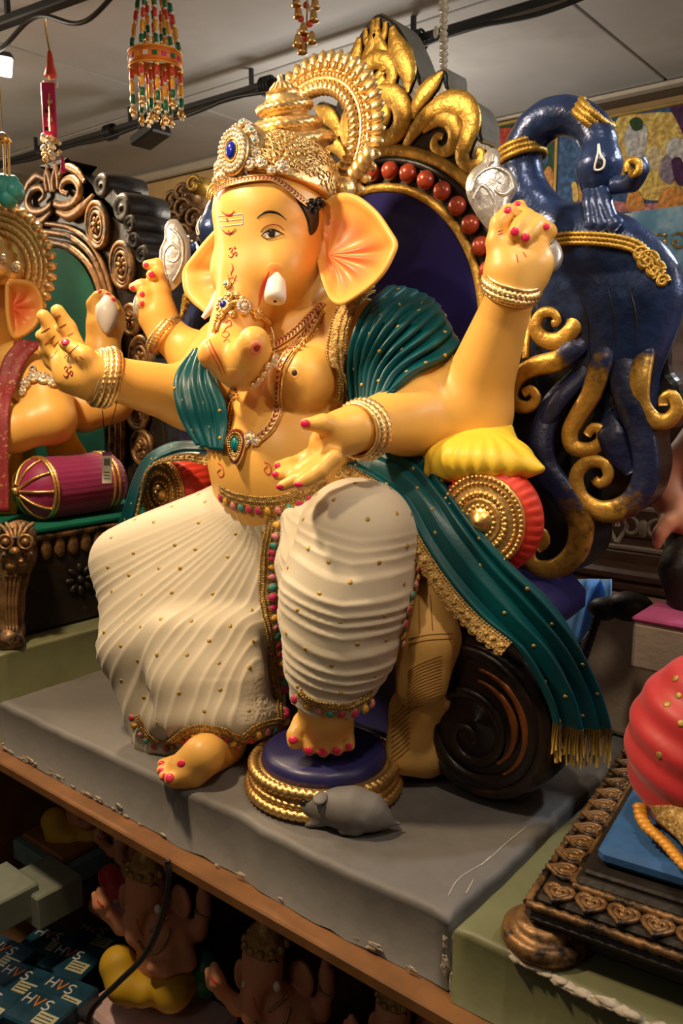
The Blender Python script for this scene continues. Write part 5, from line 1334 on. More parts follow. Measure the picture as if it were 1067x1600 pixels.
# unpainted back of another casting, block, figure and the blue cloth behind
bp = thing('plaster_casting', (.1, .78, .8), 'beige unpainted plaster back of a casting with bronze knobs on top', 'casting')
o2 = pl2([(905, 1010), (920, 982), (938, 952), (965, 946), (1000, 956), (1040, 965), (1100, 985), (1120, 1120), (1100, 1180), (960, 1170), (935, 1120), (915, 1060)], .68)
o2[:, 1] = np.maximum(o2[:, 1], .803); mo('plaster_slab', *prism(spl(o2, 3, True), -.05, .0, (0, .68, 0), FR, .01), 'beige_plaster', bp, False)
for x, y, r in ((948, 952, 27), (984, 948, 34), (1012, 964, 18)):
    p = at(x, y, Y=.70); mo('bronze_knob', *ball(p, np.array([1.1, .9, .7])*r*dep(p)/F, 12, 8), 'bronze_dark', bp)
mb = MB(); 
for i in range(14): mb.ball(at(938-i*2.6, 955+i*8, Y=.685), (.010, .012, .014), 7, 5)
mb.obj('bronze_edge', 'bronze_dark', bp)
bk = thing('plaster_block', (.12, .64, .95), 'beige plaster block with pink cloth on top beside the red idol', 'block')
p = at(1000, 1005, Y=.60); mo('block_body', *box((p[0]+.16, .615, 1.035), (.32, .12, .085), bev=.006), 'beige_plaster', bk, False)
mo('pink_cloth', *box((p[0]+.165, .615, 1.083), (.335, .125, .010), bev=.004), 'pink_cloth', bk, False)
fi = thing('standing_figure', (.1, .72, 1.086), 'pink-armed figure in dark cloth standing on the pink cloth', 'figure')
A = SDF((-.12, .55, 1.08), (.35, .95, 1.72), .006); A.chain([(1090, 690, 30, Yp(.75)), (1052, 735, 27, Yp(.72)), (1042, 770, 26, Yp(.70)), (1062, 805, 25, Yp(.69)), (1095, 825, 24, Yp(.68))], .02); A.chain([(1028, 700, 7, Yp(.74)), (1040, 745, 16, Yp(.72))], .01)
A.chain([(1045, 815, 15, Yp(.66)), (1030, 835, 11, Yp(.65)), (1027, 852, 8, Yp(.65))], .008); A.chain([(1160, 600, 60, Yp(.76)), (1150, 720, 70, Yp(.76))], .03); A.chain([(1140, 640, 24, Yp(.76)), (1085, 590, 18, Yp(.75)), (1074, 560, 15, Yp(.75)), (1066, 530, 11, Yp(.75))], .01)
V, f = A.mesh(1); mo('figure_body', V, f, 'pink_skin', fi)
A = SDF((-.08, .5, 1.08), (.35, .95, 1.5), .006); A.chain([(1070, 845, 24, Yp(.70)), (1068, 890, 34, Yp(.68)), (1085, 950, 38, Yp(.68))], .02); A.chain([(1110, 830, 60, Yp(.74)), (1110, 950, 60, Yp(.74))], .03); V, f = A.mesh(1); V[:, 2] = np.maximum(V[:, 2], 1.0865); mo('dark_cloth', V, f, 'bronze_dark', fi)
mat('blue_sheet', (.16, .40, .85), .6, 0, .1)
ux = np.linspace(0, 1, 30); G = np.array([[at(885+i*2.4+0*j, 905+j*14, Y=.92+.02*math.sin(i*.35+j*.5)) for j in range(8)] for i in range(30)]); bs = mo('blue_sheet', *solid_sheet(G, .004), 'blue_sheet'); tag(bs, 'bright blue cloth hanging behind the gold-tipped peacock tail', 'cloth')
tank = thing('wooden_stand', (.0, .98, .69), 'dark wooden stand carrying the blue cloth behind the peacock', 'stand'); mo('stand_body', *box((.12, 1.02, .84), (.7, .10, .30), bev=.01), 'shelf_brown', tank, False)
# carved dark sideboard against the far wall
sb = thing('carved_sideboard', (.2, 1.75, 0), 'dark brown sideboard with carved lattice rail at the back right', 'sideboard')
mat('dark_wood', (.045, .020, .010), .35, 0, .3, 20, .15, 40)
mo('carcass', *box((.35, 1.90, .44), (1.9, .5, .88), bev=.01), 'dark_wood', sb, False); mo('worktop', *box((.35, 1.88, .90), (2.0, .6, .04), bev=.012), 'dark_wood', sb, False); mo('worktop_lip', *box((.35, 1.60, .865), (2.0, .03, .03), bev=.008), 'dark_wood', sb, False)
mo('rail_back', *box((.35, 2.10, 1.25), (1.9, .04, .66), bev=.006), 'dark_wood', sb, False)
mat('lattice_wood', (.15, .10, .065), .5, 0, .2, 30)
for i in range(9):
    x = -.52+i*.16; mb = MB(); c = np.array([x, 1.70, 1.03]); 
    for s_ in (-1, 1):
        t = np.linspace(0, 7, 26); mb.tube([c+np.array([s_*(.042+(.042-.005*a)*math.cos(a)), 0, (.042-.005*a)*math.sin(a)]) for a in t], .007, 6)
        mb.tube([c+np.array([s_*.078, 0, -.05]), c+np.array([s_*.05, 0, 0]), c+np.array([s_*.078, 0, .055])], .007, 6)
    mb.ball(c, (.02, .008, .03), 9, 6); mb.obj('lattice_scroll', 'lattice_wood', sb)
mo('lattice_rail', *box((.12, 1.70, 1.092), (1.45, .025, .016), bev=.004), 'lattice_wood', sb, False); mo('lattice_rail', *box((.12, 1.70, .965), (1.45, .025, .016), bev=.004), 'lattice_wood', sb, False); mo('lattice_rail', *box((.12, 1.70, .935), (1.45, .03, .04), bev=.004), 'dark_wood', sb, False)
for i in range(4):
    mb = MB(); c = np.array([-.25+i*.17, 1.57, 1.50]); 
    for k_ in range(3): mb.add(*tube(ringpts(c+np.array([.06*(k_-1), 0, .02*(k_ % 2)]), np.stack([np.array([1., 0, 0]), np.array([0, 0, 1.]), np.array([0, -1., 0])], 1), .028, 20), .007, 6, True))
    mb.obj('cresting', 'dark_wood', sb)
mo('upper_shelf', *box((.30, 1.72, 1.56), (1.7, .34, .04), bev=.008), 'dark_wood', sb, False); mo('post', *box((-.50, 1.72, 1.25), (.05, .05, .60), bev=.008), 'dark_wood', sb, False)
# ================================================================== pictures on the back wall
def quadpic(pts, Y, name): return np.array([at(x, y, Y=Y) for x, y in pts])
def poster(x0, y0, x1, y1, Y, frame_m, ground, lab, parts):
    a = at(x0, y0, Y=Y); b = at(x1, y1, Y=Y); w = b[0]-a[0]; h = a[2]-b[2]; t = thing('picture', ((a[0]+b[0])/2, Y, b[2]), lab, 'picture')
    mo('picture_sheet', *box(((a[0]+b[0])/2, Y, (a[2]+b[2])/2), (w, .012, h)), ground, t, False)
    for c, s in ((((a[0]+b[0])/2, Y-.006, a[2]), (w+.012, .016, .012)), (((a[0]+b[0])/2, Y-.006, b[2]), (w+.012, .016, .012)), ((a[0], Y-.006, (a[2]+b[2])/2), (.012, .016, h)), ((b[0], Y-.006, (a[2]+b[2])/2), (.012, .016, h))): mo('frame_bar', *box(c, s, bev=.003), frame_m, t, False)
    for i, (pts, m) in enumerate(parts):
        P = pl2(pts, Y-.0065); mo('painted_shape', *prism(spl(P, 4, True), 0, .0006+.0004*i, (0, Y-.0065, 0), FR), m, t, False)
    return t
for n_, c_ in (('pic_blue', (.03, .075, .16)), ('pic_gold', (.62, .40, .10)), ('pic_purple', (.06, .018, .06)), ('pic_green', (.02, .055, .015)), ('pic_red', (.35, .04, .02)), ('pic_silver', (.45, .42, .38)), ('pic_face', (.22, .17, .20)), ('pic_orange', (.55, .22, .05)), ('pic_rose', (.40, .14, .13)), ('pic_cream', (.55, .42, .22))):
    mat(n_, c_, .25, 0, .45, 60, 0, col2=tuple(min(1, v*2.2) for v in c_), mixscale=30, mixlo=.5, mixhi=.75)
mat('gilt', (.60, .40, .12), .3, .7)
poster(872, 200, 1130, 327, 2.18, 'gilt', 'pic_blue', 'wide gilt-framed picture of crowned figures before a golden palace', [
    ([(962, 190), (1000, 178), (1060, 178), (1078, 210), (1070, 300), (1000, 310), (965, 270)], 'pic_gold'), ([(1050, 165), (1110, 160), (1125, 250), (1085, 240), (1058, 190)], 'pic_purple'), ([(1005, 250), (1008, 238), (1022, 228), (1036, 238), (1040, 262), (1022, 266), (1006, 264)], 'pic_cream'),
    ([(875, 322), (930, 312), (1000, 318), (1060, 316), (1060, 330), (875, 330)], 'pic_rose'), ([(975, 215), (985, 195), (1002, 190), (1012, 205), (1008, 235), (1000, 250), (984, 252)], 'pic_silver'), ([(984, 190), (994, 183), (1004, 190), (1003, 202), (990, 204)], 'pic_green'),
    ([(982, 300), (990, 295), (1002, 305), (1006, 325), (980, 328)], 'pic_orange'), ([(895, 300), (893, 288), (898, 284), (902, 290), (904, 312), (896, 314)], 'pic_gold'), ([(905, 302), (904, 288), (908, 284), (912, 292), (913, 314), (906, 314)], 'pic_orange'),
    ([(1032, 262), (1036, 248), (1046, 240), (1056, 246), (1058, 266), (1050, 286), (1040, 286), (1030, 274)], 'pic_face'), ([(1040, 236), (1044, 222), (1056, 215), (1070, 222), (1072, 250), (1058, 254), (1046, 244)], 'pic_silver'), ([(1050, 252), (1062, 246), (1070, 262), (1068, 290), (1056, 284)], 'pic_purple'), ([(1028, 320), (1036, 298), (1052, 292), (1068, 300), (1070, 328), (1030, 328)], 'pic_orange')])
poster(760, 200, 868, 330, 2.20, 'gilt', 'pic_green', 'gilt-framed picture of dark green flowers behind the peacock neck', [
    ([(765, 205), (800, 200), (862, 208), (864, 222), (800, 224), (766, 226)], 'pic_red'), ([(850, 270), (858, 260), (864, 272), (862, 300), (852, 296)], 'pic_orange'), ([(844, 250), (850, 240), (858, 246), (854, 258)], 'pic_blue'), ([(846, 306), (856, 302), (864, 312), (858, 322), (848, 318)], 'pic_red')])
bx_ = thing('blue_box', (-.15, 1.72, 1.58), 'glossy pale blue box with gold mirrored letters on the dark shelf', 'box'); mat('sky_gloss', (.22, .50, .72), .2, 0, .2, 14, 0, col2=(.6, .8, .9), mixscale=14, mixlo=.5, mixhi=.7, coat=.5)
a = at(986, 331, Y=1.62); b = at(1130, 392, Y=1.62); mo('box_body', *box(((a[0]+b[0])/2, 1.66, (a[2]+1.582)/2), (b[0]-a[0], .08, a[2]-1.582), bev=.003), 'sky_gloss', bx_, False)
mat('letter_gold', (.42, .28, .08), .4, .4)
def seg(p, q, w, nm, par, Y=1.618): 
    P = np.array([at(*p, Y=Y), at(*q, Y=Y)]); s = dep(P[0])/F; mo(nm, *tube(resample(P, 3), w*s, 6, False, .25, (0, -1, 0)), 'letter_gold', par)
for p, q in (((1040, 366), (1041, 388)), ((1024, 367), (1040, 366)), ((1027, 377), (1040, 376)), ((1024, 390), (1041, 388))): seg(p, q, 2.0, 'letter_stroke', bx_)
P = spl(np.array([at(x, y, Y=1.618) for x, y in ((1052, 368), (1058, 364), (1066, 366), (1071, 375), (1066, 385), (1058, 387), (1053, 382), (1053, 377), (1060, 377))]), 5); mo('letter_stroke', *tube(P, .004, 6, False, .25, (0, -1, 0)), 'letter_gold', bx_)
wb = thing('white_box', (-.4, 1.72, 1.58), 'narrow white box standing beside the pale blue box', 'box'); a = at(966, 334, Y=1.62); b = at(984, 380, Y=1.62); mo('box_body', *box(((a[0]+b[0])/2, 1.66, (a[2]+1.582)/2), (b[0]-a[0], .07, a[2]-1.582), bev=.003), 'white_paint', wb, False)
# ================================================================== left neighbour: throne, idol, bolster, bench
YL = .56; XL = -1.70
op = thing('olive_block', (-1.75, .5, .69), 'dark olive plinth under the bronze bench at the left', 'plinth'); slab(-2.45, -1.162, .02, 1.05, .6905, .90, 'olive_base', op, 'slab', .002, .008, 9)
lt = thing('bronze_throne', (XL, YL, .9), 'dark bronze throne with green panel and carved oval medallions', 'throne')
hp = pl2([(62, 262), (95, 262), (128, 280), (150, 292), (172, 290), (196, 322), (214, 362), (230, 402), (243, 440), (246, 500), (238, 560), (250, 620), (258, 690), (262, 780)], YL)
hp = np.vstack([hp, [[hp[-1, 0], .95]]]); fullL = np.vstack([hp, np.c_[2*XL-hp[::-1, 0], hp[::-1, 1]]]); mo('back_slab', *prism(fullL, -.10, .0, (0, YL, 0), FR, .006), 'bronze_dark', lt, False)
pnl = pl2([(85, 388), (110, 395), (135, 420), (152, 460), (162, 510), (166, 580), (166, 700)], YL); pnl = np.vstack([[[XL-.08, pnl[0, 1]+.01]], pnl, [[pnl[-1, 0], 1.2], [XL-.3, 1.2], [XL-.3, 1.6]]])
mo('green_panel', *prism(spl(pnl, 4, True), .0, .006, (0, YL, 0), FR), 'teal_panel', lt, False)
for o_, w in ((0, .012), (.028, .010), (.052, .008)):
    P = np.array([at(x, y, Y=YL-.008) for x, y in ((60, 376), (85, 380), (112, 388), (140, 414), (158, 455), (168, 510), (173, 580), (176, 660), (178, 760))]); cN = np.array([XL, YL, 1.45]); P = P+np.array([nrm(p-cN) for p in P])*o_
    mo('arch_moulding', *tube(spl(P, 6), w, 7), 'bronze', lt)
def oval(px, py, rx, ry, tilt=0):
    c = at(px, py, Y=YL-.012); s = dep(c)/F; mb = MB(); R_ = FR@rotz(tilt)
    for q, w in ((1, .0085), (.80, .006), (.58, .007)):
        a = np.linspace(0, 2*pi, 30, endpoint=False); mb.tube(c+np.outer(np.cos(a)*rx*s*q*1.25, R_[:, 0])+np.outer(np.sin(a)*ry*s*q, R_[:, 1]), w, 6, True)
    for i in range(7): a = 2*pi*i/7; mb.ball(c+(R_[:, 0]*math.cos(a)+R_[:, 1]*math.sin(a))*9*s, (7*s, 4.5*s, .008), 7, 5, R_@rotz(a))
    mb.ball(c+np.array([0, -.008, 0]), 4*s, 7, 5); mb.lathe([(rx*s*1.05, -.01), (rx*s, .0), (.001, .003)], c+np.array([0, .006, 0]), R_, 24, (1.25, ry/rx)); return mb.obj('oval_medallion', 'bronze', lt)
oval(152, 352, 20, 34, .2); oval(191, 415, 21, 34, .15); oval(220, 562, 20, 34, .0); oval(205, 500, 16, 22, .1); oval(215, 640, 20, 30, 0); oval(222, 700, 18, 26, 0)
for px, py, r in ((160, 290, 22), (192, 325, 26), (205, 350, 18), (212, 375, 16), (224, 398, 18), (236, 425, 14)):
    c = at(px, py, Y=YL); s = dep(c)/F; mo('step_block', *lathe([(r*s*.4, -.13), (r*s*.95, -.125), (r*s, -.06), (r*s*.9, .0), (r*s*.6, .012), (r*s*.45, .004), (.001, .010)], c, FR, 20), 'bronze_dark', lt)
# crest: scrolled rosette with leaves
for sg in (1, -1):
    for pts, w in (([(85, 318), (100, 322), (118, 315), (125, 296), (115, 280), (100, 284), (96, 298), (106, 304)], (6, 7, 8, 8, 7, 6, 5, 4)), ([(88, 330), (108, 338), (128, 326), (146, 304)], (4, 9, 9, 3)), ([(92, 275), (104, 262), (120, 268), (132, 284)], (5, 7, 7, 4)), ([(84, 300), (84, 280), (88, 262)], (5, 7, 5)), ([(74, 300), (72, 276), (76, 258)], (4, 6, 4))):
        P = spl(np.array([at(x, y, Y=YL-.014) for x, y in pts]), 6); s = dep(P[0])/F; V, f = tube(P, np.interp(np.linspace(0, 1, len(P)), np.linspace(0, 1, len(w)), w)*s, 8, False, .6, (0, -1, 0))
        xm = at(82, 290, Y=YL-.014)[0]
        if sg < 0: V[:, 0] = 2*xm-V[:, 0]; f = [tuple(reversed(q)) for q in f]
        mo('crest_scroll', V, f, 'bronze', lt)
# bench side with green cushion edge and lion leg
mo('bench_side', *box((-1.72, .36, 1.02), (.98, .56, .235), bev=.006), 'bronze_dark', lt, False); mo('bench_cushion', *box((-1.72, .36, 1.146), (1.0, .58, .018), bev=.006), 'teal_panel', lt, False)
for i in range(14): mo('carved_tongue', *ball((-1.228, .115+i*.036, 1.098), (.006, .016, .026), 8, 6), 'bronze', lt)
mb = MB(); mb.tube([(-1.226, .09, 1.128), (-1.226, .63, 1.128)], .008, 6); mb.obj('bench_bead', 'bronze', lt)
c = np.array([-1.229, 0, 0])+np.array([0, at(125, 905, X=-1.229)[1], at(125, 905, X=-1.229)[2]]); mb = MB(); RX = np.stack([np.array([0, 1., 0]), np.array([0, 0, 1.]), np.array([1., 0, 0])], 1)
for i in range(8): a = 2*pi*i/8; mb.ball(c+(RX[:, 0]*math.cos(a)+RX[:, 1]*math.sin(a))*.028, (.014, .008, .006), 7, 5, RX@rotz(a))
mb.ball(c, .010, 8, 6); mb.obj('bench_rosette', 'bronze_dark', lt)
A = SDF((-1.36, -.02, .89), (-1.10, .22, 1.20), .004); DL = 1.86
A.chain([(30, 838, 26, DL), (28, 870, 26, DL), (22, 905, 20, DL), (18, 950, 18, DL), (20, 985, 17, DL), (15, 1000, 19, DL-.02)], .012); A.chain([(6, 1004, 11, DL-.03), (10, 1002, 11, DL-.03), (28, 1003, 11, DL-.02)], .006)
for x, y, r in ((10, 848, 9), (38, 848, 9), (24, 862, 11), (8, 872, 10), (44, 868, 10), (16, 885, 9), (34, 884, 9), (20, 826, 9), (36, 826, 8), (48, 850, 9), (4, 832, 8)): A.ell(at(x, y, D=DL-.036), np.array([1, 1, 1])*r*DL/F*.8, .005)
V, f = A.mesh(1); V[:, 2] = np.maximum(V[:, 2], .9005); mo('lion_leg', V, f, 'bronze', lt)
for x, y in ((9, 847), (40, 847)):
    p = at(x, y, D=DL-.062); mo('lion_eye', *ball(p, .010, 10, 7), 'bronze', lt); mo('lion_eye_ring', *tube(ringpts(p, np.stack([RT, UP, -FW], 1), .015, 22), .004, 6, True), 'bronze', lt)
mo('lion_nose', *ball(at(23, 862, D=DL-.068), (.014, .012, .011), 9, 7), 'bronze', lt)
for k_ in range(5): mo('lion_brow', *tube(spl(np.array([at(24+(k_-2)*3, 842, D=DL-.06), at(24+(k_-2)*9, 826, D=DL-.05), at(24+(k_-2)*14, 818, D=DL-.03)]), 4), .005, 6), 'bronze', lt)
for k_ in range(4): mo('leg_flute', *tube(spl(np.array([at(10+k_*7, 900, D=DL-.034), at(9+k_*5.5, 940, D=DL-.030), at(11+k_*5, 985, D=DL-.030)]), 4), .004, 6), 'bronze', lt)
# magenta bolster with gold cords
mbt = thing('magenta_bolster', (-1.33, .33, 1.155), 'magenta cylindrical bolster with gold cords on the bronze bench', 'cushion')
p0 = at(58, 768, X=-1.30); p1 = at(168, 760, X=-1.30); p0[2] = p1[2] = 1.232; axb = nrm(p1-p0); Lb = np.linalg.norm(p1-p0); Rb_ = frame(-axb); rb = .074
n = 90; V, f = lathe([(.004, .050), (rb*.3, .046), (rb*.62, .034), (rb*.86, .016), (rb*.97, -.002), (rb, -.02), (rb, -Lb*.5), (rb, -Lb), (rb*.8, -Lb-.02), (.002, -Lb-.03)], p0, Rb_, n); Vv = V.reshape(-1, n, 3)
for j in range(n): Vv[5:8, j] += (Vv[5:8, j]-p0-axb*((Vv[5:8, j]-p0)@axb)[:, None])*.02*math.sin(j*2.3)
mo('bolster_body', Vv.reshape(-1, 3), f, 'magenta_cloth', mbt)
for q in (-.004, -.012, -Lb*.86, -Lb*.93): mo('gold_cord', *rope(ringpts(p0+Rb_[:, 2]*q, Rb_, rb*1.01, 120), .0042, 6, 50, .25, True), 'gold', mbt)
for i in range(10):
    a = 2*pi*i/10; d = Rb_[:, 0]*math.cos(a)+Rb_[:, 1]*math.sin(a); P = np.array([p0+d*rb*.99, p0+d*rb*.88+Rb_[:, 2]*.017, p0+d*rb*.63+Rb_[:, 2]*.036, p0+d*rb*.2+Rb_[:, 2]*.052]); mo('gold_cord', *rope(resample(spl(P, 5), 40), .0034, 6, 14, .25), 'gold', mbt)
mo('cord_button', *ball(p0+Rb_[:, 2]*.055, .010, 10, 7), 'gold', mbt)
# left idol
li = thing('left_idol', (-1.62, .4, 1.16), 'yellow idol in maroon sash and gold crown cut off by the left edge', 'idol')
A = SDF((-2.20, .0, 1.14), (-1.10, .62, 1.95), .006); D0 = 2.06; hL = at(-40, 470, D=D0+.12); tL = at(-50, 690, D=D0+.14)
A.chain3([(hL[0], hL[1]-.05, hL[2]-.02, .07), (hL[0], hL[1]-.12, hL[2]-.10, .05), (hL[0], hL[1]-.15, hL[2]-.19, .042), (hL[0]-.05, hL[1]-.16, hL[2]-.23, .036)], .03); A.ell((tL[0], tL[1]-.03, tL[2]+.02), (.17, .13, .15), .04)
A.chain3([(tL[0]-.17, tL[1], tL[2]+.16, .065), (tL[0]-.28, tL[1]-.06, tL[2]+.06, .055), (tL[0]-.22, tL[1]-.2, tL[2]+.12, .035)], .03)
A.chain([(-40, 480, 75, D0+.12), (-30, 420, 70, D0+.12)], .04); A.chain([(-50, 590, 90, D0+.14), (-50, 700, 100, D0+.14)], .05); A.chain([(-30, 520, 50, D0+.1), (-40, 570, 60, D0+.12)], .03)
A.chain([(30, 575, 42, D0+.03), (72, 615, 36, D0-.02), (80, 655, 36, D0-.05)], .03); A.chain([(78, 655, 36, D0-.05), (20, 672, 32, D0-.09), (-30, 690, 26, D0-.13)], .03)
A.chain([(60, 610, 40, D0+.1), (130, 640, 32, D0+.12), (175, 628, 32, D0+.12)], .03); A.chain([(172, 626, 30, D0+.12), (162, 560, 24, D0+.10), (160, 540, 22, D0+.10)], .03)
A.chain([(160, 540, 24, D0+.10), (164, 510, 26, D0+.10), (166, 490, 22, D0+.10)], .02); A.chain([(150, 500, 13, D0+.09), (146, 475, 10, D0+.08), (152, 462, 8, D0+.07)], .01)
for x, y in ((160, 458), (168, 462), (176, 470), (182, 482)): A.chain([(x+6, y+26, 10, D0+.11), (x+4, y+8, 9, D0+.09), (x, y, 7, D0+.06)], .006)
V, f = A.mesh(1); mo('body', V, f, 'skin', li); SLi = Surf(V, f)
for x, y in ((156, 455), (168, 460), (177, 468)):
    h, n = SLi.hit(x, y)
    if h is not None: nail(x, y, 4, 3.5, SLi, li)
p = at(167, 493, D=D0+.055); cn = thing('conch_shell', p-np.array([0, 0, .03]), 'small white conch held in the left neighbour idol hand', 'conch'); Rc = frame(-FW, UP); V, f = lathe([(.001, -.050), (.012, -.040), (.024, -.018), (.030, .006), (.026, .026), (.016, .038), (.010, .050), (.001, .055)], p, np.stack([Rc[:, 0], -FW, UP], 1)@np.array([[1, 0, 0], [0, 1, 0], [0, 0, 1]]), 18); mo('conch_body', V, f, 'white_paint', cn)
# ear of left idol
V = []; K = []; hub = at(18, 480, D=D0-.02); O = spl(np.array([at(x, y, D=D0-.03+.001*(x-30)) for x, y in ((12, 440), (30, 437), (50, 442), (64, 460), (67, 485), (55, 510), (35, 525), (20, 528), (12, 500), (10, 470))]), 4, True)
for j in range(9):
    for i, q in enumerate(O): t = j/8; V.append(hub+(q-hub)*t+FW*(.018*math.sin(pi*t)+.004*math.sin(i*.9)*math.sin(pi*t))); K.append(np.clip(1.1-t*1.0, 0, 1))
G = np.array(V).reshape(9, len(O), 3); G = np.concatenate([G, G[:, :1]], 1); Kk = np.array(K).reshape(9, len(O)); Kk = np.concatenate([Kk, Kk[:, :1]], 1); V, f = solid_sheet(G, .008); mo('ear', V, f, 'ear_paint', li, True, np.concatenate([Kk.ravel(), Kk.ravel()]))
# its crown: dome, tiers and halo
c = at(-14, 415, D=D0+.02); s = dep(c)/F; mb = MB(); mb.lathe([(40*s, -30*s), (46*s, -10*s), (42*s, 5*s), (38*s, 10*s), (40*s, 18*s), (30*s, 26*s), (32*s, 34*s), (20*s, 44*s), (.001, 56*s)], c, None, 30); mb.obj('crown', 'pale_gold', li)
Hc = at(0, 416, D=D0+.05); RL = np.stack([nrm(RT+np.array([0, 0, 0])), np.array([0, 0, 1.]), -FH], 1)
for q, w in ((46*s, .009), (56*s, .010), (65*s, .007), (73*s, .008)): mo('crown_ring', *rope(ringpts(Hc, RL, q, 160, squash=1.12), w, 8, 40, .2, True), 'pale_gold', li)
for i in range(26):
    a = math.radians(-70+i*10); d = RL[:, 0]*math.cos(a)+RL[:, 1]*math.sin(a)*1.12; mo('halo_leaf', *ball(Hc+d*81*s, (.013, .017, .012), 7, 5, np.stack([np.cross(RL[:, 2], nrm(d)), nrm(d), RL[:, 2]], 1)), 'pale_gold', li)
V, f = lathe([(76*s, -.006), (76*s, .004), (.001, .006)], Hc-RL[:, 2]*.006, RL, 40, (1, 1.12)); mo('halo_plate', V, f, 'pale_gold', li)
for x, y, r in ((26, 418, 9), (4, 405, 8)): h = at(x, y, D=D0-.03); rosette(h, -FW, r*s, 'crystal', 8, ('crystal', 'pale_gold'), 'crown_jewel', li)
A = SDF((-2.25, .02, 1.14), (-1.30, .62, 1.45), .008); A.ell((tL[0], tL[1], 1.25), (.22, .16, .09), .04); A.chain3([(tL[0]+.05, tL[1], 1.25, .09), (tL[0]+.17, tL[1]-.16, 1.235, .065), (tL[0]-.05, tL[1]-.22, 1.22, .055)], .03); A.chain3([(tL[0]-.05, tL[1], 1.25, .09), (tL[0]-.22, tL[1]-.14, 1.235, .07), (tL[0], tL[1]-.24, 1.215, .05)], .03)
V, f = A.mesh(1); V[:, 2] = np.maximum(V[:, 2], 1.1565); mo('dhoti', V, f, 'yellow_cloth', li)
mo('tusk', *lathe([(.012, -.02), (.014, .01), (.006, .03), (.001, .034)], (hL[0]+.06, hL[1]-.12, hL[2]-.10), frame((.2, -.6, -.7)), 14), 'white_paint', li)
mo('side_hair', *ball((hL[0]+.095, hL[1]-.02, hL[2]+.05), (.02, .05, .05), 12, 8), 'hair_black', li)
# sash, tunic, armlet, bangle
G = loft([c3([(30, 530, D0-.06), (6, 560, D0-.08), (-4, 600, D0-.10), (-10, 660, D0-.16), (-10, 800, D0-.16)]), c3([(70, 536, D0-.03), (44, 560, D0-.06), (26, 600, D0-.09), (14, 650, D0-.15), (14, 800, D0-.16)])], 40, 10, .003, 2); mo('maroon_sash', *solid_sheet(G, .006), 'maroon_cloth', li)
G = loft([c3([(15, 540, D0+.02), (10, 620, D0+.02), (5, 720, D0+.02), (-5, 830, D0+.02)]), c3([(52, 560, D0+.03), (40, 640, D0+.02), (36, 720, D0+.02), (25, 815, D0+.02)])], 30, 10, .003, 2); mo('yellow_tunic', *solid_sheet(G, .006), 'yellow_cloth', li)
G = loft([c3([(60, 650, D0+.06), (70, 690, D0+.05), (80, 730, D0+.04)]), c3([(108, 640, D0+.07), (120, 680, D0+.06), (142, 716, D0+.05)])], 20, 12, .004, 3); mo('yellow_tunic', *solid_sheet(G, .006), 'yellow_cloth', li)
for x, y, r in ((42, 600, 10), (54, 590, 12), (68, 592, 11), (82, 598, 10), (94, 604, 8), (52, 578, 6), (38, 612, 8)):
    h, n = SLi.hit(x, y)
    if h is not None: rosette(h+n*.004, n, r*dep(h)/F, 'gem_blue' if r == 6 else 'crystal', 8, ('crystal', 'pale_gold'), 'armlet_jewel', li)
c = at(161, 548, D=D0+.10); mo('bangle', *rope(ringpts(c, frame((0, 0, 1)), .038, 100), .008, 8, 30, .2, True), 'pale_gold', li)
# price tag on a thread
tg = thing('price_tag', at(166, 750, D=1.66), 'white price tag with barcode hanging on a dark thread', 'tag'); P = np.array([at(170, 606, D=1.60), at(183, 600, D=1.56), at(182, 630, D=1.56), at(172, 670, D=1.60), at(167, 708, D=1.65)]); mo('thread', *tube(spl(P, 6), .0009, 5), 'dark_paint', tg)
P2 = np.array([at(160, 640, D=1.62), at(163, 680, D=1.64), at(167, 708, D=1.65)]); mo('thread', *tube(spl(P2, 6), .0009, 5), 'dark_paint', tg)
mat('tag_white', (.60, .55, .47), .6); mat('tag_purple', (.16, .03, .12), .6); Rt_ = np.stack([RT, UP, -FW], 1); s = 1.65/F
mo('tag_card', *box(at(167, 732, D=1.65), (15*s, 46*s, .001), Rt_), 'tag_white', tg, False); mo('tag_header', *box(at(167, 709, D=1.65), (15*s, 6*s, .0014), Rt_), 'tag_purple', tg, False)
for i in range(7): mo('barcode_bar', *box(at(163+i*1.4, 722, D=1.6492), (.7*s*(1+i % 2*.5), 11*s, .0004), Rt_), 'dark_paint', tg, False)
for i in range(3): mo('print_line', *box(at(167, 738+i*5, D=1.6492), (9*s, 1.2*s, .0004), Rt_), 'dark_paint', tg, False)
# ================================================================== ceiling rails, lamp, hanging ornaments
def rail(pts, Z, name, lab):
    P = np.array([at(x, y, Z=Z) for x, y in pts]); t = thing(name, P.mean(0), lab, 'rail'); 
    a, b = P[0], P[-1]; d = nrm(b-a); mo('rail_bar', *box((a+b)/2+np.array([0, 0, .014]), (np.linalg.norm(b-a), .035, .022), np.stack([d, nrm(np.cross([0, 0, 1], d)), np.array([0, 0, 1.])], 1), .004), 'rail_black', t, False)
    return t, P
r1, P1 = rail([(-60, 68), (150, -8), (400, -98)], 2.42, 'light_rail', 'black ceiling rail with loose cable at the upper left')
r2, P2_ = rail([(-60, 280), (330, 160), (530, 92), (1000, -30)], 2.42, 'cable_rail', 'long black ceiling rail with wrapped cable across the ceiling')
for i in range(6):
    t = i/5; q = P1[0]*(1-t)+P1[-1]*t; mo('ceiling_hanger', *box(q+np.array([0, 0, .053]), (.012, .012, .06)), 'rail_black', r1, False)
    q = P2_[0]*(1-t)+P2_[-1]*t; mo('ceiling_hanger', *box(q+np.array([0, 0, .053]), (.012, .012, .06)), 'rail_black', r2, False)
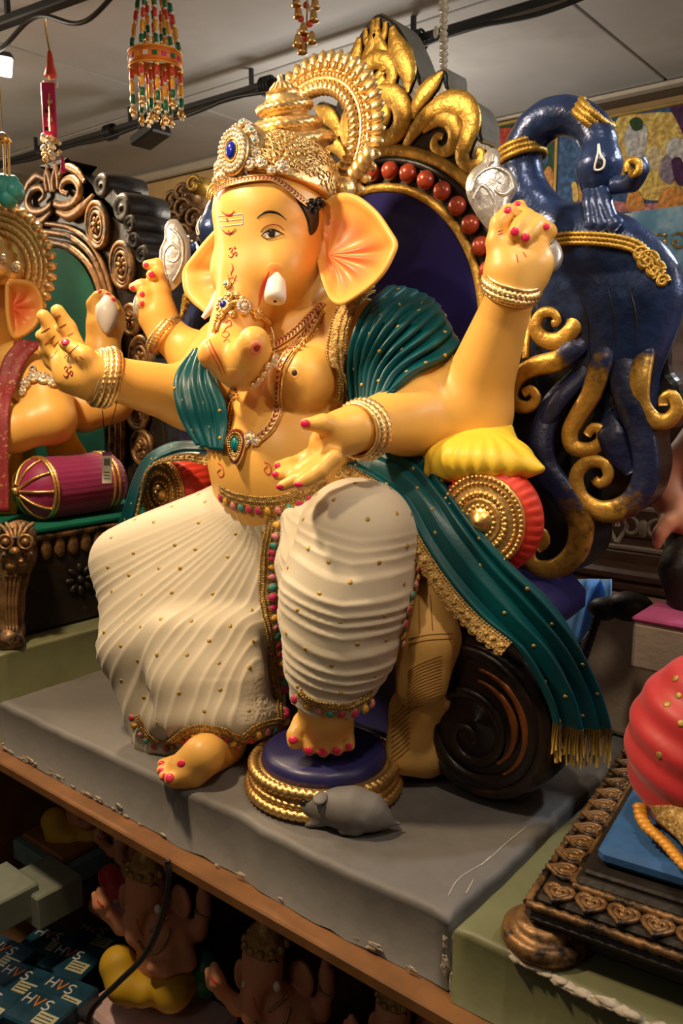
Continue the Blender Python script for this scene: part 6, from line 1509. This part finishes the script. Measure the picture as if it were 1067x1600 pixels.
t_ = np.linspace(0, 1, 60)[:, None]; a, b = P1[0], P1[-1]; C_ = a*(1-t_)+b*t_+np.c_[0*t_, -.02+0*t_, -.012-.05*np.sin(t_*pi*3)**2]; mo('loose_cable', *tube(C_, .006, 6), 'rail_black', r1)
a, b = P2_[0], P2_[-1]; t_ = np.linspace(0, 1, 140)[:, None]; C_ = a*(1-t_)+b*t_+np.c_[0*t_, -.026+.004*np.sin(t_*50), -.006-.012*np.sin(t_*pi*7)**2]; mo('loose_cable', *tube(C_, .007, 6), 'rail_black', r2)
for q in (.22, .36, .44, .62, .8):
    c = a*(1-q)+b*q; mb = MB()
    for k_ in range(4): mb.add(*tube(ringpts(c+nrm(b-a)*k_*.012+np.array([0, -.01, .008]), frame(nrm(b-a)), .026, 14), .004, 5, True))
    mb.obj('cable_wrap', 'rail_black', r2)
sp_ = thing('ceiling_spotlight', at(235, 212, Y=1.13), 'small black spotlight under the ceiling rail beside the bead hanging', 'spotlight'); p = at(235, 208, Y=1.13); s = dep(p)/F
mo('spot_bracket', *box(p+np.array([-.05, 0, .035]), (.012, .02, .09)), 'rail_black', sp_, False); mo('spot_head', *box(p+np.array([0, 0, -.01]), (.13, .09, .035), np.array(Matrix.Rotation(-.25, 3, 'Y')), .006), 'rail_black', sp_, False)
fl_ = thing('flood_lamp', at(0, 110, Z=2.30), 'bright white flood lamp hanging at the upper left edge', 'lamp'); mat('lamp_glow', (1, .92, .75), .5, emit=9.); p = at(-4, 102, Z=2.33)
RFl = frame(nrm(np.array([.75, -.25, -.55]))); mo('lamp_body', *box(p-RFl[:, 2]*.022, (.085, .06, .03), RFl, .006), 'rail_black', fl_, False); mo('lamp_face', *box(p, (.075, .05, .012), RFl, .003), 'lamp_glow', fl_, False)
mo('lamp_cord', *tube(np.array([p+np.array([0, 0, .03]), p+np.array([.01, .0, .06]), p+np.array([.0, 0, .10])]), .004, 6), 'rail_black', fl_)
for n_, c_ in (('bead_r', (.60, .05, .02)), ('bead_y', (.80, .38, .02)), ('bead_g', (.01, .14, .05)), ('bead_w', (.75, .68, .56)), ('orange_band', (.75, .20, .03)), ('pink_felt', (.55, .02, .12)), ('turquoise', (.05, .38, .40))): mat(n_, c_, .4, 0, .1)
def strand3(a, b, seq, r, name, parent, sag=0.):
    """one threaded strand: seq of (material, relative length, shape)"""
    mats = sorted(set(q[0] for q in seq)); V = []; Fc = []; mi = []; n0 = 0; tot = sum(q[1] for q in seq); u = 0; ax = nrm(b-a); L = np.linalg.norm(b-a); R_ = frame(ax)
    for m, l, sh in seq:
        c = a+(b-a)*((u+l/2)/tot); u += l; h = L*l/tot/2
        if sh == 'c': v, f = lathe([(r*.5, -h), (r, -h*.85), (r, h*.85), (r*.5, h)], c, R_, 8)
        elif sh == 'bell': v, f = lathe([(r*.3, -h), (r*.9, -h*.6), (r*1.1, 0), (r*1.7, h*.9), (r*.2, h)], c, R_, 9)
        else: v, f = ball(c, (r*.95, r*.95, h), 7, 5, R_)
        V.append(v); Fc += [tuple(i+n0 for i in q) for q in f]; mi += [mats.index(m)]*len(f); n0 += len(v)
    return mo(name, np.concatenate(V), Fc, mats, parent, True, None, mi)
Dt = 1.85; c = at(243, 97, D=Dt); s = Dt/F; to = thing('bead_hanging', c-np.array([0, 0, .12]), 'colourful bead hanging with orange ring and gold bells near the ceiling', 'hanging')
V, f = lathe([(39*s, -11*s), (41*s, -11*s), (41*s, 11*s), (39*s, 11*s), (39*s, -11*s)], c, None, 40); mo('ring_band', V, f[:-2], 'orange_band', to)
for z in (-11, 11): mo('ring_edge', *tube(ringpts(c+np.array([0, 0, z*s]), np.eye(3), 41*s, 48), .0022, 5, True), 'bead_y', to)
for i in range(18):
    a = 2*pi*i/18; d = np.array([math.cos(a), math.sin(a), 0]); mo('ring_mirror', *box(c+d*41.3*s, (.002, .010, .010), np.stack([d, np.array([-d[1], d[0], 0]), np.array([0, 0, 1.])], 1)), ('bead_g', 'pink_felt', 'bead_y', 'bead_w')[i % 4], to, False)
U = [('bead_w', 3, 'b'), ('bead_g', 8, 'c'), ('bead_w', 3, 'b'), ('bead_y', 11, 'c'), ('bead_w', 3, 'b'), ('bead_r', 9, 'c'), ('bead_w', 3, 'b'), ('bead_g', 8, 'c'), ('bead_w', 3, 'b'), ('bead_y', 10, 'c')]
Dn = [('gold', 4, 'b'), ('bead_r', 8, 'c'), ('bead_w', 2.5, 'b'), ('bead_y', 9, 'c'), ('bead_w', 2.5, 'b'), ('bead_g', 8, 'c'), ('bead_w', 2.5, 'b'), ('gold', 6, 'bell'), ('pearl', 4, 'b')]
for i in range(10):
    a = 2*pi*i/10; d = np.array([math.cos(a), math.sin(a), 0]); strand3(c+d*39*s+np.array([0, 0, 11*s]), c+d*21*s+np.array([0, 0, 104*s]), U, 3.4*s, 'bead_strand', to)
    strand3(c+d*39*s-np.array([0, 0, 11*s]), c+d*39*s-np.array([0, 0, (78+10*(i % 2))*s]), Dn, 3.6*s, 'bead_strand', to)
for i in range(4):
    a = 2*pi*i/4+.3; d = np.array([math.cos(a), math.sin(a), 0]); strand3(c+d*18*s+np.array([0, 0, 80*s]), c+d*18*s+np.array([0, 0, 20*s]), Dn, 3.2*s, 'bead_strand', to)
    strand3(c+d*16*s+np.array([0, 0, -8*s]), c+d*16*s-np.array([0, 0, 96*s]), Dn, 3.2*s, 'bead_strand', to)
top = c+np.array([0, 0, 104*s]); mo('top_ring', *tube(ringpts(top, np.eye(3), 22*s, 36), .007, 7, True), 'orange_band', to); mo('cord', *tube(np.array([top, [top[0], top[1], ZC-.001]]), .002, 5), 'bead_w', to)
for i in range(4):
    a = pi/2*i; mo('cord', *tube(np.array([top+np.array([math.cos(a), math.sin(a), 0])*22*s, top+np.array([0, 0, .05])]), .0015, 5), 'bead_w', to)
# pink tag hanging with red tassel and pearls
Dq = 2.15; s = Dq/F; pk = thing('tassel_hanging', at(80, 250, D=Dq), 'pink embroidered hanging with red tassel and pearl cluster', 'hanging'); p = at(78, 92, D=Dq)
mo('red_tassel', *lathe([(2*s, 12*s), (4*s, 8*s), (6*s, -10*s), (10*s, -24*s), (9*s, -26*s), (.5*s, -26*s)], p, None, 14), 'bead_r', pk); mo('hook', *tube(np.array([p+np.array([0, 0, 12*s]), p+np.array([-6*s, 0, 35*s]), p+np.array([-8*s, 0, 60*s])]), .003, 5), 'pale_gold', pk)
mo('felt_panel', *box(at(77, 172, D=Dq), (22*s, .008, 80*s), rotz(YAW), .002), 'pink_felt', pk, False); mo('felt_header', *box(at(79, 131, D=Dq), (22*s, .009, 10*s), rotz(YAW), .002), 'bead_w', pk, False); mo('panel_cord', *tube(np.array([at(76, 118, D=Dq), at(77, 150, D=Dq-.01), at(78, 205, D=Dq-.01)]), .002, 5), 'pale_gold', pk)
for i in range(5): mo('stitched_motif', *box(at(76+(i % 2)*4-2, 145+i*14, D=Dq-.006), (7*s, .003, 5*s), rotz(YAW)), ('dark_paint', 'bead_w')[i % 2], pk, False)
for i in range(26): mo('pearl', *ball(at(66+random.uniform(0, 28), 212+random.uniform(0, 38), D=Dq+random.uniform(-.02, .02)), random.uniform(3.0, 4.8)*s, 8, 6), 'pearl' if i % 3 else 'gold', pk)
mo('tassel_end', *lathe([(2*s, 10*s), (5*s, -14*s), (.5*s, -15*s)], at(98, 255, D=Dq), None, 10), 'pink_felt', pk)
# bells
Db = 1.75; s = Db/F; be = thing('bell_hanging', at(478, 80, D=Db), 'cluster of small gold bells with red beads hanging above the crown', 'hanging'); mo('cord', *tube(np.array([at(478, 80, D=Db), at(480, 0, D=Db), at(482, -90, D=Db)]), .002, 5), 'gold', be)
for x, y, m in ((466, 18, 'g'), (490, 24, 'g'), (474, 44, 'g'), (487, 58, 'g'), (465, 62, 'g'), (472, 74, 'g'), (492, 4, 'g'), (463, 0, 'g'), (478, 8, 'r'), (470, 30, 'r'), (484, 38, 'r'), (476, 60, 'r'), (486, 14, 'w'), (468, 50, 'w')):
    p = at(x, y, D=Db+random.uniform(-.015, .015))
    if m == 'g': mo('bell', *lathe([(.001, 9*s), (3.5*s, 7*s), (5.5*s, 2*s), (6*s, -4*s), (9*s, -9*s), (8*s, -9*s), (.5*s, -4*s)], p, None, 12), 'gold', be)
    else: mo('bead', *ball(p, 5*s, 8, 6), 'bead_r' if m == 'r' else 'bead_w', be)
# pearl string
Dp = 1.95; s = Dp/F; ps = thing('pearl_string', at(693, 120, D=Dp), 'string of pale translucent beads hanging beside the throne crest', 'hanging'); mo('cord', *tube(np.array([at(690, 125, D=Dp), at(693, 60, D=Dp), at(693, -80, D=Dp)]), .0015, 5), 'pearl', ps)
for i, (y, r) in enumerate(((-8, 6), (3, 7), (13, 9), (24, 6.5), (33, 7), (43, 7), (53, 7), (63, 8), (74, 7), (85, 7.5), (95, 7), (104, 6), (112, 5))): mo('bead', *ball(at(693, y, D=Dp), (r*s, r*s, r*s*.75), 10, 7), 'pearl', ps)
mo('leaf_bead', *ball(at(681, 50, D=Dp), (5*s, 3*s, 9*s), 8, 6), 'pearl', ps)
# turquoise hanging at the left edge
Dl = 1.9; s = Dl/F; tq = thing('turquoise_hanging', at(15, 310, D=Dl), 'turquoise bead lump on gold strings above the left crown', 'hanging')
for x, y, r in ((4, 292, 20), (22, 298, 16), (12, 310, 15), (-8, 300, 18), (20, 284, 10)): mo('turquoise_lump', *ball(at(x, y, D=Dl), r*s, 12, 8), 'turquoise', tq)
for x0, x1 in ((6, 8), (13, 15)): mb = beadline(resample(np.array([at(x0, 214, D=Dl), at(x1, 290, D=Dl)]), 30), .003); o = mb.obj('gold_string', 'gold', tq)
mo('gold_cap', *lathe([(.001, 8*s), (10*s, 2*s), (14*s, -8*s), (.5*s, -8*s)], at(4, 214, D=Dl), None, 14), 'gold', tq); mo('cord', *tube(np.array([at(4, 208, D=Dl), at(4, 208, D=Dl)+np.array([0, 0, ZC-at(4, 208, D=Dl)[2]-.001])]), .0015, 5), 'gold', tq)
# ================================================================== far clutter between the thrones
ft = thing('far_bronze_throne', (-2.1, 1.3, .69), 'distant brown and gold carved throne behind the left peacock', 'throne')
mo('throne_post', *box((-2.05, 1.35, 1.2), (.7, .12, 1.0), bev=.02), 'bronze_dark', ft, False)
for i, (x, y, r) in enumerate(((318, 292, 14), (300, 306, 16), (284, 318, 17), (268, 332, 16), (258, 350, 15), (248, 368, 16), (238, 392, 14), (300, 330, 18), (284, 350, 18), (268, 374, 18), (300, 370, 18), (286, 396, 16), (312, 400, 18), (318, 345, 18))):
    p = at(x, y, Y=1.28); s = dep(p)/F; mb = MB(); mb.ball(p, (r*s*1.2, .05, r*s), 10, 7); t = np.linspace(0, 8, 24); mb.tube([p+np.array([0, -.05, 0])+np.array([math.cos(a)*1.2, 0, math.sin(a)])*r*s*(1-a/9) for a in t], .008, 6); mb.obj('carved_scroll', 'bronze' if i % 3 else 'throne_gold', ft)
p = at(305, 395, Y=1.2)
A = SDF(p-np.array([.2, .12, .2]), p+np.array([.2, .12, .2]), .008); 
sm = thing('small_blue_figure', at(300, 420, Y=1.1)-np.array([0, 0, .05]), 'small gold and blue figure glimpsed between peacock and throne', 'figure'); q = at(300, 412, Y=1.1); s = dep(q)/F; mo('figure_body', *lathe([(.5*s, -22*s), (14*s, -20*s), (16*s, -8*s), (9*s, 2*s), (6*s, 6*s), (9*s, 12*s), (8*s, 20*s), (3*s, 26*s), (.5*s, 30*s)], q, None, 16), 'gem_blue', sm); mo('figure_pedestal', *box((q[0], q[1], (.69+q[2]-22*s)/2), (.08, .08, q[2]-22*s-.69)), 'dark_wood', sm, False); mo('figure_crown', *lathe([(9*s, 18*s), (10*s, 22*s), (6*s, 30*s), (.5*s, 36*s)], q, None, 14), 'gold', sm)
# ================================================================== small idols and boxes under the counter
mat('small_crown', (.40, .25, .08), .45, .5, .3, 60, .5, 120)
def mini(cx, cy, s_, D, skin, cloth, cushion, base, lab, red=False):
    P = lambda x, y, dd=0: at(cx+x*s_, cy+y*s_, D=D+dd); k = s_*D/F; hd = P(0, 0)
    t = thing('small_idol', P(10, 190), lab, 'idol', 'small idols under the counter')
    lo = P(20, 60)-np.array([1, 1, 1])*150*k; hi = P(20, 60)+np.array([1, 1, 1])*150*k; A = SDF(lo, hi, max(.0035, 2.4*k)); C = lambda pts, kk=.01: A.chain([(cx+x*s_, cy+y*s_, r*s_, D+dd) for x, y, r, dd in pts], kk)
    C([(2, -5, 27, 0), (2, 12, 26, 0)]); C([(-6, 18, 19, -.015), (-12, 45, 14, -.025), (-12, 70, 12, -.03), (-3, 84, 10, -.035)]); C([(8, 35, 20, .01), (22, 62, 30, .01), (26, 95, 37, .0)], .015)
    C([(0, 58, 16, 0), (-30, 58, 11, -.01), (-50, 40, 9, -.02)]); C([(-50, 40, 9, -.02), (-58, 26, 11, -.025), (-60, 8, 6, -.025)], .006); C([(-62, 28, 9, -.025), (-68, 14, 5, -.02)], .005)
    C([(45, 58, 16, .01), (76, 66, 12, .015), (84, 36, 10, .0)]); C([(84, 36, 11, 0), (84, 18, 10, 0), (82, 4, 6, -.005)], .006); C([(52, 72, 15, 0), (62, 108, 12, -.02), (30, 118, 10, -.05), (12, 116, 8, -.06)])
    A.ell(P(52, 24, .02), (20*k, 9*k, 26*k), .006); A.ell(P(-26, 18, .02), (10*k, 8*k, 22*k), .006)
    C([(-10, 160, 9, -.05), (-22, 166, 7, -.055)], .005)
    V, f = A.mesh(1); mo('body', V, f, skin, t); SM = Surf(V, f); g = lambda pts: [(cx+x*s_, cy+y*s_) for x, y in pts]
    for pts, w, m in (([(8, -8), (16, -12), (24, -8)], 1.6*s_, 'dark_paint'), ([(10, 3), (16, -1), (22, 3)], 2.4*s_, 'dark_paint'), ([(-12, -14), (-6, -15), (0, -16)], 2*s_, 'white_paint'), ([(-10, 48), (-6, 62), (0, 72)], 1.5*s_, 'red_paint'), ([(-64, 22), (-60, 28), (-56, 30)], 3*s_, 'red_paint')):
        d = stroke(SM, g(pts), w, .0008, 4)
        if d: mo('painted_mark', d[0], d[1], m, t)
    mo('tusk', *ball(P(20, 34, -.03), (5*k, 5*k, 7*k), 8, 6), 'white_paint', t); mo('tusk', *ball(P(-22, 32, -.03), (3*k, 3*k, 6*k), 8, 6), 'white_paint', t)
    mb = MB(); mb.lathe([(26*k, 0), (28*k, 6*k), (25*k, 16*k), (20*k, 22*k), (21*k, 26*k), (14*k, 34*k), (8*k, 42*k), (.5*k, 48*k)], P(6, -16), None, 18)
    for i in range(12): a = 2*pi*i/12; mb.ball(P(6, -16)+np.array([math.cos(a)*27*k, math.sin(a)*27*k, 10*k]), 6*k, 6, 5)
    mb.obj('crown', 'small_crown', t)
    for pts in ([(-8, 78), (2, 92), (16, 96), (30, 82), (36, 60)], [(32, 48), (20, 58), (10, 66)]):
        Q, N = SM.path(g(pts), 5, .002)
        if len(Q) > 4: mo('necklace', *tube(Q, 2.2*k, 6), 'small_crown', t)
    for x, y in ((-50, 38), (84, 40), (60, 92)): mo('bangle', *tube(ringpts(P(x, y, -.012), frame(UP+RT*.4), 11*k, 20), 2.2*k, 5, True), 'small_crown', t)
    A = SDF(lo, hi, max(.0035, 2.4*k)); A.chain([(cx+x*s_, cy+y*s_, r*s_, D+dd) for x, y, r, dd in ((-35, 112, 26, -.02), (-28, 140, 22, -.04), (0, 150, 20, -.045))], .012); A.chain([(cx+x*s_, cy+y*s_, r*s_, D+dd) for x, y, r, dd in ((5, 128, 30, 0), (40, 148, 26, -.03), (52, 140, 24, -.01))], .012); V, f = A.mesh(1); mo('dhoti', V, f, cloth, t)
    if cushion: mo('cushion', *ball(P(84, 125, .02), (30*k, 26*k, 34*k), 14, 10), cushion, t)
    if base: R_ = rotz(.0); mo('base_slab', *box(P(18, 190)+np.array([0, .01, 0]), (190*k, 130*k, 30*k), R_, 6*k), base, t, False); zb = P(18, 190)[2]-15*k
    return t, k
mini(224, 1382, 1.12, 1.66, 'pink_skin', 'yellow_cloth', 'bead_g', 'lilac_base', 'small pink-skinned idol in yellow dhoti with green cushion under the counter')
mini(408, 1500, 1.22, 1.46, 'pink_skin', 'yellow_cloth', 'maroon_cloth', 'lilac_base', 'small idol with gold crown directly below the middle of the wooden edge')
mini(612, 1582, 1.05, 1.30, 'pink_skin', 'yellow_cloth', None, 'lilac_base', 'small idol mostly cut off by the bottom edge of the picture')
mini(112, 1195, .78, 1.98, 'pink_skin', 'yellow_cloth', None, None, 'small yellow-legged idol on a teal and brown block under the counter')
mini(196, 1290, .7, 1.90, 'pink_skin', 'red_cloth', None, 'lilac_base', 'small red-clothed idol behind the pink idol under the counter')
mat('teal_block', (.10, .19, .20), .6); mat('box_blue', (.012, .05, .085), .3, 0, .3, 30, coat=.3)
def pbox(pts_center, D, size, rz, name, m, lab, cat, group=None, tilt=None):
    c = at(*pts_center, D=D); t = thing(name, c-np.array([0, 0, size[2]/2]), lab, cat, group); mo('box_body', *box(c, size, rotz(rz), .004), m, t, False); return t, c
t, c = pbox((105, 1328), 1.96, (.21, .16, .05), 0, 'teal_block', 'teal_block', 'teal painted block under the small yellow-legged idol', 'block'); mo('brown_top', *box(c+np.array([0, 0, .034]), (.17, .13, .018), None, .004), 'wood_edge', t, False)
pbox((70, 1392), 1.80, (.13, .11, .075), 0, 'carton', 'pale_box', 'pale grey-green carton under the counter beside the teal block', 'box'); pbox((-4, 1405), 1.74, (.13, .12, .07), 0, 'carton', 'pale_box', 'pale grey-green carton cut off by the left edge', 'box')
for x, y, D in ((70, 1392, 1.80), (-4, 1405, 1.74), (105, 1328, 1.96)): 
    p = at(x, y, D=D)
mat('print_orange', (.55, .18, .03), .4); mat('print_white', (.5, .5, .47), .4); mat('label_cream', (.40, .40, .26), .5)
def word(c, R_, h, par):
    """the letters H V S printed on a carton top"""
    L = {'H': [[(0, 0), (0, 1)], [(.7, 0), (.7, 1)], [(0, .5), (.7, .5)]], 'V': [[(0, 1), (.38, 0), (.76, 1)]], 'S': [[(.7, .9), (.4, 1), (.1, .85), (.15, .6), (.55, .45), (.68, .2), (.4, 0), (.05, .1)]]}
    for i, ch in enumerate('HVS'):
        for st in L[ch]:
            P = np.array([c+R_[:, 0]*(x+i*.98-1.4)*h+R_[:, 1]*(y-.5)*h for x, y in st]); P = resample(P, 3*len(st)); mo('letter_stroke', *tube(P, h*.1, 5, False, .3, R_[:, 2]), ('print_white', 'print_orange', 'print_white')[i], par)
k_ = 0
for x, y, D, ang in ((62, 1588, 1.60, .25), (98, 1562, 1.66, .25), (30, 1540, 1.74, .3), (112, 1508, 1.80, .3), (8, 1500, 1.84, .2), (80, 1478, 1.90, .3), (-20, 1575, 1.62, .25), (150, 1470, 1.96, .3)):
    desc = ('leftmost in the front row', 'beside the lilac base', 'with a cream label in the second row', 'behind the lilac base', 'at the left edge', 'at the back of the pile', 'cut off by the bottom left corner', 'deepest in the shadow')[k_]
    t, c = pbox((x, y), D, (.12, .085, .035), ang, 'blue_carton', 'box_blue', 'dark blue lettered carton under the counter, '+desc, 'box', 'dark blue cartons under the counter'); R_ = rotz(ang)
    word(c+np.array([0, 0, .0182])+R_@np.array([-.012, .012, 0]), R_, .024, t); mo('paper_label', *box(c+np.array([0, 0, .0182])+R_@np.array([.032, -.018, 0]), (.045, .03, .001), R_), 'label_cream', t, False)
    for j in range(3): mo('label_print', *box(c+np.array([0, 0, .0190])+R_@np.array([.030, -.026+j*.008, 0]), (.034, .002, .0005), R_), 'dark_paint', t, False)
    k_ += 1
cb = mo('power_cable', *tube(spl(np.array([at(262, 1345, Y=-.04), at(264, 1375, Y=-.042), at(254, 1430, Y=-.042), at(228, 1490, Y=-.042), at(185, 1535, Y=-.042), at(148, 1572, Y=-.042), at(136, 1605, Y=-.042), at(134, 1660, Y=-.042)]), 8), .0055, 8), 'rail_black'); tag(cb, 'black power cable hanging from the wooden counter edge', 'cable')
# scratches on the plinth top and worn corner
mat('scratch', (.42, .39, .36), .8)
for pts in ([(700, 1400), (718, 1372), (760, 1345), (790, 1318), (822, 1292)], [(728, 1396), (740, 1374)], [(752, 1352), (766, 1338)]):
    P = np.array([at(x, y, Z=.8004) for x, y in pts]); mo('scratch', *tube(spl(P, 5), .0010, 5, False, .4, (0, 0, 1)), 'scratch', pl)
for x, y, rx, ry in ((697, 1475, 4, 12), (698, 1512, 8, 16), (708, 1540, 5, 22), (712, 1470, 3, 9)):
    p = at(x, y, Y=.0); s = dep(p)/F; V, f = ball((0, 0, 0), 1, 9, 7); V = (V+RNG.normal(0, .2, V.shape))*np.array([rx*s, .002, ry*s])+p+np.array([-.004, .003, 0]); mo('plaster_chip', V, f, 'plaster', pl, False)
